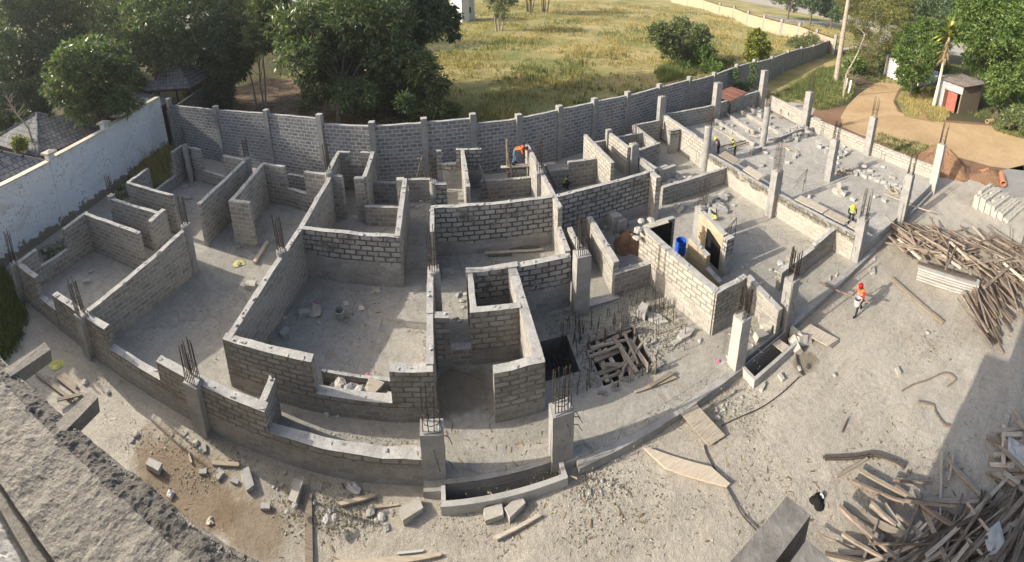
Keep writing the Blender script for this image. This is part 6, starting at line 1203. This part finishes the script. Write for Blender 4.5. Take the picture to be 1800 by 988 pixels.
# named big timbers bottom right (measured), then the rest of the heap
BIG = [((1510, 826), (1592, 870), .1, 'newwood', 1, 'upper pale plank at the top of the corner timber heap'), ((1498, 846), (1590, 882), .07, 'pole', 0, 'long brown pole below the upper pale plank'), ((1482, 887), (1628, 958), .17, 'newwood', 1, 'broad white nailed plank crossing the corner heap'), ((1610, 876), (1725, 882), .12, 'plank', 1, 'long grey plank lying level in the shadow'), ((1590, 880), (1680, 890), .05, 'pole', 0, 'slim pole under the level grey plank'), ((1664, 806), (1725, 872), .11, 'plank', 1, 'straight grey batten leaning down in the shadow'), ((1655, 795), (1652, 920), .07, 'plank', 1, 'upright grey batten in the shadow'), ((1676, 795), (1668, 845), .06, 'plank', 1, 'short upright batten in the shadow'), ((1573, 855), (1700, 940), .08, 'pole', 0, 'long brown pole crossing from the sun into the shadow'), ((1575, 905), (1650, 960), .06, 'newwood', 1, 'pale lath in the middle of the corner heap'), ((1615, 870), (1648, 900), .12, 'pole', 1, 'short wide brown board near the shadow edge'), ((1475, 890), (1580, 985), .08, 'pole', 0, 'dark brown pole along the left side of the corner heap'), ((1530, 885), (1575, 925), .09, 'pole', 0, 'thick brown pole stub in the corner heap'), ((1435, 935), (1515, 970), .03, 'pole', 0, 'thin stick poking out left of the corner heap'), ((1480, 938), (1560, 985), .06, 'pole', 0, 'brown pole at the lower left of the corner heap'), ((1737, 804), (1776, 832), .1, 'newwood', 1, 'pale board in the shadow below the right scrap pile'), ((1757, 765), (1778, 845), .08, 'plank', 1, 'left long grey board of the right scrap pile'), ((1766, 775), (1790, 850), .09, 'plank', 1, 'middle long grey board of the right scrap pile'), ((1754, 760), (1795, 880), .06, 'plankd', 1, 'dark outer board of the right scrap pile'), ((1745, 815), (1748, 835), .08, 'newwood', 1, 'short pale block beside the crossing board'), ((1725, 875), (1800, 910), .07, 'pole', 0, 'pole running out of frame at the right'), ((1700, 885), (1760, 960), .06, 'newwood', 1, 'pale batten low in the corner heap'), ((1680, 925), (1735, 985), .06, 'newwood', 1, 'second pale batten low in the corner heap'), ((1470, 838), (1525, 806), .07, 'newwood', 1, 'thin pale board above the corner heap'), ((1570, 843), (1640, 850), .05, 'pole', 0, 'thin brown pole at the shadow edge')]
for k, (a, b, w, m, rect, lb) in enumerate(BIG): z = Z0+.12+.3*((k*37) % 10)/10*(a[1] > 850); stick(P(*a, z), P(*b, z-.04), w*.68, .04 if rect else w*.6, m, lb, 'plank' if rect else 'pole', GC, not rect)
for k in range(120):
    u = random.random(); x = 1500+u*310; y = random.uniform(max(880, 1000-u*150), 1010); z = Z0+random.uniform(.04, .32); rect = random.random() < .35
    a = random.gauss(-.6, .25) if random.random() < .82 else random.uniform(0, 3.14)
    m = random.choice(['plank', 'pole', 'plank', 'newwood', 'plankd']) if rect else random.choice(['pole', 'pole', 'plankd']); r = random.uniform(.018, .042)
    lb = 'loose '+({'plank': 'grey plank', 'pole': 'brown board', 'newwood': 'pale board', 'plankd': 'dark board'}[m] if rect else ('thick pole' if r > .03 else 'thin pole'))+' in the '+('left' if u < .34 else 'middle' if u < .67 else 'right')+' part of the corner timber heap'
    rpole(x, y, a, random.uniform(1.2, 2.7), z, r, m, lb, GC, rect)
for k in range(34):
    rpole(random.uniform(1762, 1808), random.uniform(745, 850), random.uniform(0, 3.14), random.uniform(.4, 1.1), Z0+random.uniform(.03, .3), .045, random.choice(['plank', 'newwood']), 'short scrap of wood in the scrap pile at the right edge', 'scrap pile at the right edge', True)
for (x, y, lb) in ((1780, 790, 'upper grey rag on the right scrap pile'), (1795, 800, 'lower grey rag on the right scrap pile'), (1750, 955, 'white rag in the corner timber heap')): rag(x, y, .28, 'plastic', lb, .05, 'rag', .12, 'rag')
# thick weathered timbers sticking out from the photographer's building
for (A4, lb) in (([(1383, 872), (1425, 905), (1345, 1010), (1262, 1010)], 'thick weathered timber end jutting in from the bottom edge'), ([(1418, 948), (1480, 1000), (1500, 1040), (1350, 1040)], 'second weathered timber end at the bottom edge')):
    q = [P(x, y, 8.0) for x, y in A4]; mb = MB(); nn = (q[1]-q[0]).cross(q[2]-q[1])
    if nn.z < 0: q.reverse()
    mb.hexa([(v.x, v.y, 7.86) for v in q], [tuple(v) for v in q]); one('timber_beam', mb, 'oldbeam', lb, 'timber', 'timbers jutting in from the bottom edge')

# ------------------------------------------------------------------ GRAVEL AND BITS
def scatter(name, pts, size, mat, label, seed, flat=.6, long=1.):
    r_ = np.random.default_rng(seed); n = len(pts); s = size*r_.uniform(.4, 1.6, n)**1.3
    T = np.array([[1, 1, 1], [1, -1, -1], [-1, 1, -1], [-1, -1, 1]])*.8; Fc = [(0, 1, 2), (0, 3, 1), (0, 2, 3), (1, 3, 2)]
    A = r_.normal(0, .35, (n, 4, 3))+T; a = r_.uniform(0, 6.28, n); A[:, :, 0] *= long
    c, q = np.cos(a)[:, None], np.sin(a)[:, None]; x, y = A[..., 0]*c-A[..., 1]*q, A[..., 0]*q+A[..., 1]*c; A = np.stack([x, y, A[..., 2]*flat], -1)*s[:, None, None]
    A += np.array(pts)[:, None, :]; V = np.concatenate([A[:, f, :] for f in Fc], 1).reshape(-1, 3); return tag(tri_mesh(name, V, 3, mat), label, 'gravel' if 'gravel' in name else 'debris', kind='stuff')
def pxy(rects, n, z, sd):
    r_ = np.random.default_rng(sd); out = []; w = np.array([q[4] for q in rects], float); w /= w.sum(); idx = r_.choice(len(rects), n, p=w)
    for i in idx: q = rects[i]; p = P(q[0]+r_.normal()*q[2], q[1]+r_.normal()*q[3], z); out.append((p.x, p.y, z+.004))
    return out
r_ = np.random.default_rng(11)
yard = []
for _ in range(9000):
    x, y = r_.uniform(-13, 18), r_.uniform(-1, 5.6); 
    if math.sin(x*1.3+y)*math.sin(y*2.1-x*.7)+r_.normal()*.5 > .1: yard.append((x, y, Z0+.005))
scatter('gravel', yard, .010, 'pebble', 'fine gravel scattered over the dusty yard', 1)
scatter('gravel', pxy([(1020, 845, 35, 20, 4), (1270, 735, 45, 30, 3), (390, 840, 45, 25, 4), (580, 905, 50, 22, 5), (680, 905, 50, 20, 4), (300, 765, 60, 20, 3), (130, 650, 40, 25, 4), (1650, 585, 50, 20, 3), (1540, 470, 25, 15, 1.5), (1310, 690, 60, 25, 2), (1150, 850, 120, 40, 2), (980, 930, 120, 30, 2)], 7000, Z0, 4), .011, 'pebble', 'coarse gravel patches in the yard debris', 2)
fl = []
for _ in range(12000):
    x, y = r_.uniform(-13.8, 12.6), r_.uniform(5.9, 17.5)
    if not (pit[0]-.1 < x < pit[2]+.1 and pit[1]-.1 < y < pit[3]+.1) and not (sunk[0] < x < sunk[2] and sunk[1] < y < sunk[3]) and math.sin(x*1.9+1)*math.sin(y*1.7)+r_.normal()*.6 > .3: fl.append((x, y, .006))
for wx, wy0, wy1 in ((-5.1, 7.4, 14.5), (-9.3, 6.5, 10), (3.5, 10.6, 16), (6.8, 7.2, 9.8), (12.6, 7, 14.8), (-.9, 7.3, 9.5)):
    for _ in range(350): fl.append((wx+abs(r_.normal())*.35*(1 if wx < 6 else -1), r_.uniform(wy0, wy1), .006))
for y0_, x0_, x1_ in ((6.7, -3.5, -.6), (12.3, -.3, 8), (10.9, -4.8, -1.8), (5.95, 2.4, 6.6)):
    for _ in range(350): fl.append((r_.uniform(x0_, x1_), y0_-abs(r_.normal())*.25, .006))
scatter('gravel', fl, .011, 'pebble', 'mortar crumbs and gravel strewn over the floor slab', 3)
rf = [(r_.uniform(13.3, 22.2), r_.uniform(6, 20.5), .406) for _ in range(5000)]; scatter('gravel', rf, .012, 'pebble', 'mortar crumbs strewn over the raised slab', 5)
scatter('floor_rubble', pxy([(480, 580, 22, 28, 3), (560, 560, 50, 25, 3), (800, 540, 20, 30, 2), (430, 500, 30, 20, 2), (740, 370, 14, 25, 2), (1255, 440, 30, 30, 2), (1355, 470, 30, 20, 2), (1240, 480, 30, 20, 2), (1190, 340, 30, 20, 2), (1090, 440, 25, 20, 2), (350, 330, 20, 14, 1), (170, 500, 40, 20, 1), (640, 700, 30, 5, 1), (1310, 600, 20, 20, 1.5), (870, 470, 60, 10, 1), (1050, 440, 14, 16, 1)], 900, 0, 12), .026, 'pebble', 'broken block rubble scattered on the room floors', 12)
scatter('pit_rubble', [(r_.uniform(2.6, 6.4), r_.uniform(7.0, 9.4), .01) for _ in range(4200)] if True else [], .018, 'pebble', 'broken screed crumbs around the lift pit', 6)
bo = bpy.data.objects['pit_rubble']; me = bo.data   # clear the crumbs that would hang over the openings
import bmesh
bm = bmesh.new(); bm.from_mesh(me); kill = [v for v in bm.verts if (pit[0]-.02 < v.co.x < pit[2]+.02 and pit[1]-.02 < v.co.y < pit[3]+.02) or (sunk[0] < v.co.x < sunk[2] and sunk[1] < v.co.y < sunk[3])]; bmesh.ops.delete(bm, geom=kill, context='VERTS'); bm.to_mesh(me); bm.free()
bits = pxy([(1260, 810, 60, 30, 2), (1010, 900, 120, 40, 2), (560, 880, 90, 35, 3), (400, 830, 50, 25, 2), (1500, 790, 100, 50, 2), (1640, 700, 70, 50, 1.5), (1660, 590, 60, 20, 3), (1230, 740, 40, 30, 2), (1500, 880, 60, 40, 2), (1700, 860, 60, 50, 2), (1640, 430, 80, 20, 2), (120, 640, 40, 25, 1), (850, 850, 250, 50, 3), (1350, 800, 200, 80, 3)], 2000, Z0, 8)
scatter('wood_litter', bits, .009, 'bits', 'straw, chips and splinters littering the yard', 7, .35, 4)
scatter('floor_litter', pxy([(620, 560, 80, 50, 2), (420, 520, 60, 50, 1), (880, 500, 60, 30, 1), (1250, 430, 80, 60, 1), (1180, 340, 40, 25, 1), (240, 520, 60, 40, 1), (560, 540, 80, 40, 2), (850, 770, 100, 25, 1), (740, 400, 12, 50, 1)], 700, 0, 9), .012, 'bits', 'splinters and paper bits on the floor slab', 8, .35, 4)
# ------------------------------------------------------------------ PEOPLE
BONES = [('pelvis', 'spine'), ('spine', 'chest'), ('chest', 'neck'), ('neck', 'head'), ('head', 'crown'), ('chest', 'shL'), ('shL', 'elL'), ('elL', 'wrL'), ('wrL', 'haL'), ('chest', 'shR'), ('shR', 'elR'), ('elR', 'wrR'), ('wrR', 'haR'),
         ('pelvis', 'hiL'), ('hiL', 'knL'), ('knL', 'anL'), ('anL', 'toL'), ('pelvis', 'hiR'), ('hiR', 'knR'), ('knR', 'anR'), ('anR', 'toR')]
RAD = dict(pelvis=(.15, .12), spine=(.14, .11), chest=(.17, .12), neck=(.058, .058), head=(.095, .085), crown=(.06, .055), sh=(.07, .07), el=(.045, .045), wr=(.03, .03), ha=(.038, .022), hi=(.10, .10), kn=(.062, .062), an=(.045, .045), to=(.05, .035))
def person(label, loc, rz, J, cloth, group='construction workers', vest=None, helmet=None, s=.8, boots='black', cap_=False):
    names = list(dict.fromkeys([n for b in BONES for n in b])); me = bpy.data.meshes.new('skeleton'); me.from_pydata([J[n] for n in names], [(names.index(a), names.index(b)) for a, b in BONES], [])
    o = bpy.data.objects.new('tmp', me); COL.objects.link(o); o.modifiers.new('s', 'SKIN').use_smooth_shade = True; sub = o.modifiers.new('u', 'SUBSURF'); sub.levels = 2; sub.render_levels = 2
    for i, n in enumerate(names): me.skin_vertices[0].data[i].radius = RAD.get(n, RAD.get(n[:2])); me.skin_vertices[0].data[i].use_root = (n == 'pelvis')
    bpy.context.view_layer.update(); dg = bpy.context.evaluated_depsgraph_get(); nm = bpy.data.meshes.new_from_object(o.evaluated_get(dg)); bpy.data.objects.remove(o)
    V = [v.co.copy() for v in nm.vertices]; Fs = [tuple(p.vertices) for p in nm.polygons]
    segs = [(Vector(J[a]), Vector(J[b]), a, b) for a, b in BONES]
    def near(c):
        best = (9, None)
        for a, b, na, nb in segs:
            t = max(0, min(1, (c-a).dot(b-a)/max(1e-6, (b-a).length_squared))); dd = (c-(a+(b-a)*t)).length
            if dd < best[0]: best = (dd, (na, nb), t)
        return best
    mats = [cloth[0], cloth[1], 'skin', boots]; mi = []; torso = []
    for fi, f in enumerate(Fs):
        c = sum((V[i] for i in f), Vector())/len(f); _, (na, nb), t = near(c); k = nb[:2]
        if nb in ('head', 'crown') or (nb == 'neck' and t > .75): m = 2
        elif k in ('ha',) or (k == 'wr' and t > (.6 if cloth[2] else .05)): m = 2
        elif k == 'to' or (k == 'an' and t > .75): m = 3
        elif k in ('kn', 'an', 'hi') or (nb == 'spine' and t < .35): m = 1
        else: m = 0
        if m == 0 and nb in ('spine', 'chest', 'shL', 'shR', 'neck'): torso.append(f)
        mi.append(m)
    mb = MB(); 
    for f, m in zip(Fs, mi): mb.poly([V[i] for i in f], None, m)
    # hands: palm comes from the skin, five unequal bent fingers each; simple face features
    for sd in 'LR':
        w, h = Vector(J['wr'+sd]), Vector(J['ha'+sd]); d = (h-w).normalized(); side = d.cross(Vector((0, 0, 1))); side = side.normalized() if side.length > .1 else Vector((1, 0, 0)); up = side.cross(d)
        for k, L in enumerate((.06, .075, .08, .072)):
            b = h+side*(.024-.016*k); mb.tube([b-d*.01, b+d*L*.5-up*.008, b+d*L*.85-up*.035], [.009, .008, .006], 5, 2)
        tb = h-d*.03+side*.03; mb.tube([tb, tb+side*.025+d*.02, tb+side*.03+d*.05-up*.01], [.011, .009, .007], 5, 2)
    hd, nk = Vector(J['head']), Vector(J['neck']); up = (Vector(J['crown'])-nk).normalized(); fw = Vector(J.get('face', (1, 0, 0))); fw = (fw-up*fw.dot(up)).normalized(); sdv = up.cross(fw)
    mb.tube([hd+fw*.075+up*.01, hd+fw*.115-up*.025], [.008, .016], 5, 2)
    for q in (-1, 1): mb.box(hd+fw*.088+sdv*q*.034+up*.018, (.014, .02, .01), 0, 3); mb.box(hd+sdv*q*.09, (.03, .016, .05), 0, 2)
    mb.box(hd+fw*.088-up*.05, (.012, .04, .01), 0, 3)
    t = thing('person', label, 'person', loc, group, rz); t.scale = (s, s, s)
    me2 = mesh_of('body', mb, mats, True); bm = bmesh.new(); bm.from_mesh(me2); bmesh.ops.remove_doubles(bm, verts=bm.verts, dist=.0004); bm.to_mesh(me2); bm.free(); link('body', me2, t)
    if vest:
        cen = (Vector(J['chest'])+Vector(J['spine']))/2; mb = MB()
        ax0, ax1 = Vector(J['pelvis']), Vector(J['neck'])
        for f in torso:
            P4 = []
            for i in f:
                v = V[i]; k = max(0, min(1, (v-ax0).dot(ax1-ax0)/(ax1-ax0).length_squared)); c = ax0+(ax1-ax0)*k; P4.append(v+(v-c).normalized()*.018)
            mb.poly(P4)
        o = obj('safety_vest', mb, vest, t, True)
        for kk in (.45, .62):
            c = ax0.lerp(ax1, kk); n_ = (ax1-ax0).normalized(); u = n_.orthogonal().normalized(); w = n_.cross(u); ring = [c+(u*math.cos(i*math.pi/8)*.172+w*math.sin(i*math.pi/8)*.172) for i in range(17)]
            mb = MB(); mb.tube(ring, .012, 4, 0, False); obj('reflective_band', mb, 'plastic', o)
    if helmet:
        mb = MB(); R3 = Matrix((fw, sdv, up)).transposed(); n = 16; pr = [(.135, -.005), (.118, .0), (.116, .03), (.10, .068), (.065, .098), (.02, .112), (.001, .113)]
        if cap_: pr = [(.104, -.03), (.108, .0), (.107, .03), (.095, .062), (.06, .09), (.02, .1), (.001, .101)]
        r = [[hd+up*.03+R3 @ Vector((math.cos(2*math.pi*k/n)*a*(1.12 if i else 1.18), math.sin(2*math.pi*k/n)*a, z)) for k in range(n)] for i, (a, z) in enumerate(pr)]
        for u, v in zip(r, r[1:]):
            for k in range(n): j = (k+1) % n; mb.poly([u[k], u[j], v[j], v[k]])
        obj('knitted_cap' if cap_ else 'helmet', mb, helmet, t, True)
    return t
def jn(**k): return {a: Vector(b) for a, b in k.items()}
walk = jn(pelvis=(0, 0, .9), spine=(.05, 0, 1.08), chest=(.12, 0, 1.3), neck=(.17, 0, 1.47), head=(.21, .02, 1.59), crown=(.22, .02, 1.69), shL=(.12, .2, 1.38), elL=(.2, .34, 1.15), wrL=(.38, .3, 1.12), haL=(.45, .27, 1.1), shR=(.12, -.2, 1.38), elR=(.0, -.3, 1.13), wrR=(.14, -.34, .93), haR=(.2, -.34, .88),
          hiL=(.02, .1, .86), knL=(.26, .13, .5), anL=(.3, .14, .08), toL=(.46, .15, .04), hiR=(-.02, -.1, .86), knR=(-.02, -.14, .46), anR=(-.3, -.15, .13), toR=(-.2, -.16, .04), face=(1, .1, -.2))
bent = jn(pelvis=(0, 0, .9), spine=(.17, 0, 1.02), chest=(.38, 0, 1.1), neck=(.54, 0, 1.1), head=(.65, 0, 1.07), crown=(.74, 0, 1.05), shL=(.42, .19, 1.08), elL=(.48, .25, .83), wrL=(.52, .14, .62), haL=(.54, .1, .54), shR=(.42, -.19, 1.08), elR=(.5, -.24, .82), wrR=(.58, -.14, .62), haR=(.6, -.1, .54),
          hiL=(.0, .1, .86), knL=(.06, .12, .48), anL=(.0, .13, .08), toL=(.16, .14, .04), hiR=(.0, -.1, .86), knR=(-.02, -.12, .48), anR=(-.1, -.13, .08), toR=(.06, -.14, .04), face=(.2, 0, -1))
stoop = jn(pelvis=(0, 0, .9), spine=(.08, 0, 1.07), chest=(.2, 0, 1.27), neck=(.3, 0, 1.42), head=(.38, 0, 1.51), crown=(.43, 0, 1.6), shL=(.2, .2, 1.33), elL=(.26, .28, 1.06), wrL=(.45, .18, .96), haL=(.52, .14, .93), shR=(.2, -.2, 1.33), elR=(.28, -.27, 1.06), wrR=(.42, -.14, .9), haR=(.48, -.11, .85),
           hiL=(.0, .1, .86), knL=(.05, .13, .47), anL=(-.02, .14, .08), toL=(.14, .16, .04), hiR=(.0, -.1, .86), knR=(.03, -.12, .47), anR=(-.06, -.13, .08), toR=(.1, -.15, .04), face=(.7, 0, -.7))
crouch = jn(pelvis=(0, 0, .32), spine=(.06, 0, .5), chest=(.16, 0, .68), neck=(.25, 0, .82), head=(.31, .03, .92), crown=(.33, .03, 1.02), shL=(.16, .2, .74), elL=(.36, .25, .58), wrL=(.55, .16, .5), haL=(.62, .12, .48), shR=(.16, -.2, .74), elR=(.34, -.24, .55), wrR=(.52, -.14, .42), haR=(.58, -.1, .4),
            hiL=(.0, .1, .3), knL=(.38, .16, .46), anL=(.3, .15, .08), toL=(.45, .16, .04), hiR=(.0, -.1, .3), knR=(.36, -.17, .42), anR=(.22, -.16, .08), toR=(.38, -.17, .04), face=(1, .2, -.2))
p = P(1509, 551, Z0); person('person in red shirt, orange vest and red cap striding across the yard with a bucket', p, 2.75, walk, ('redshirt', 'darkcloth', 1), vest='vesto', helmet='helmr', cap_=True, s=.70)
bk = p+Matrix.Rotation(2.75, 3, 'Z') @ Vector((.48, .27, .86))*.7; t = thing('bucket', 'open pale pail carried by the striding person', 'bucket', bk); t.scale = (.8, .8, .8); obj('body', lathe([(.001, 0), (.12, 0), (.16, .26), (.175, .26), (.175, .29), (.15, .29), (.11, .04), (.001, .04)], 20), 'plastic', t, True)
mb = MB(); mb.tube([(.16, 0, .28), (.11, 0, .42), (0, 0, .47), (-.11, 0, .42), (-.16, 0, .28)], .008, 5); obj('handle', mb, 'steel', t)
p = P(911, 291, 1.28); person('person in orange vest, red helmet and pale blue trousers bending over the wall plank', (p.x-.15, p.y+.05, 1.32), -.35, bent, ('vesto', 'jeans', 0), vest='vesto', helmet='helmr', s=.8)
p = P(990, 331, .0); person('person in lime vest crouching low behind the long new-block wall', p, -.2, crouch, ('darkcloth', 'darkcloth', 1), vest='vesty', s=.7)
p = P(1262, 270, .4); person('left of the two workers in yellow helmets on the raised slab, dark clothes', p, 2.9, stoop, ('darkcloth', 'darkcloth', 0), vest='brownwood', helmet='helmy', s=.63)
p = P(1291, 274, .4); person('right of the two workers in yellow helmets, back turned, with pale reflective vest', p, 2.2, stoop, ('darkcloth', 'darkcloth', 1), vest='vesty', helmet='helmy', s=.64)
p = P(1494, 395, .4); person('lone worker in yellow helmet behind the last scaffold boards, dark shirt and pale vest', p, 3.6, stoop, ('darkcloth', 'darkcloth', 1), vest='vesty', helmet='helmy', s=.66)
# ------------------------------------------------------------------ faint haze over the whole place
mb = MB(); mb.box((-20, 40, 32), (520, 520, 68)); hz = obj('haze', mb, []) if False else link('haze', mesh_of('haze', mb, []))
hm = bpy.data.materials.new('thin_haze'); hm.use_nodes = True; ht = hm.node_tree; ht.nodes.remove(ht.nodes['Principled BSDF']); pv = ht.nodes.new('ShaderNodeVolumePrincipled')
pv.inputs['Color'].default_value = (.85, .88, .92, 1); pv.inputs['Density'].default_value = HAZE; pv.inputs['Anisotropy'].default_value = .3; ht.links.new(pv.outputs[0], ht.nodes['Material Output'].inputs['Volume'])
hz.data.materials.append(hm); tag(hz, kind='stuff')
# ------------------------------------------------------------------ scale from plan units to metres
bpy.context.view_layer.update()
for o in list(scene.objects):
    if o.parent is None and o.type not in ('CAMERA', 'LIGHT'):
        if 'category' in o and 'kind' not in o: o['kind'] = 'thing'
        o.location = o.location*S; o.scale = o.scale*S
bpy.context.view_layer.update()
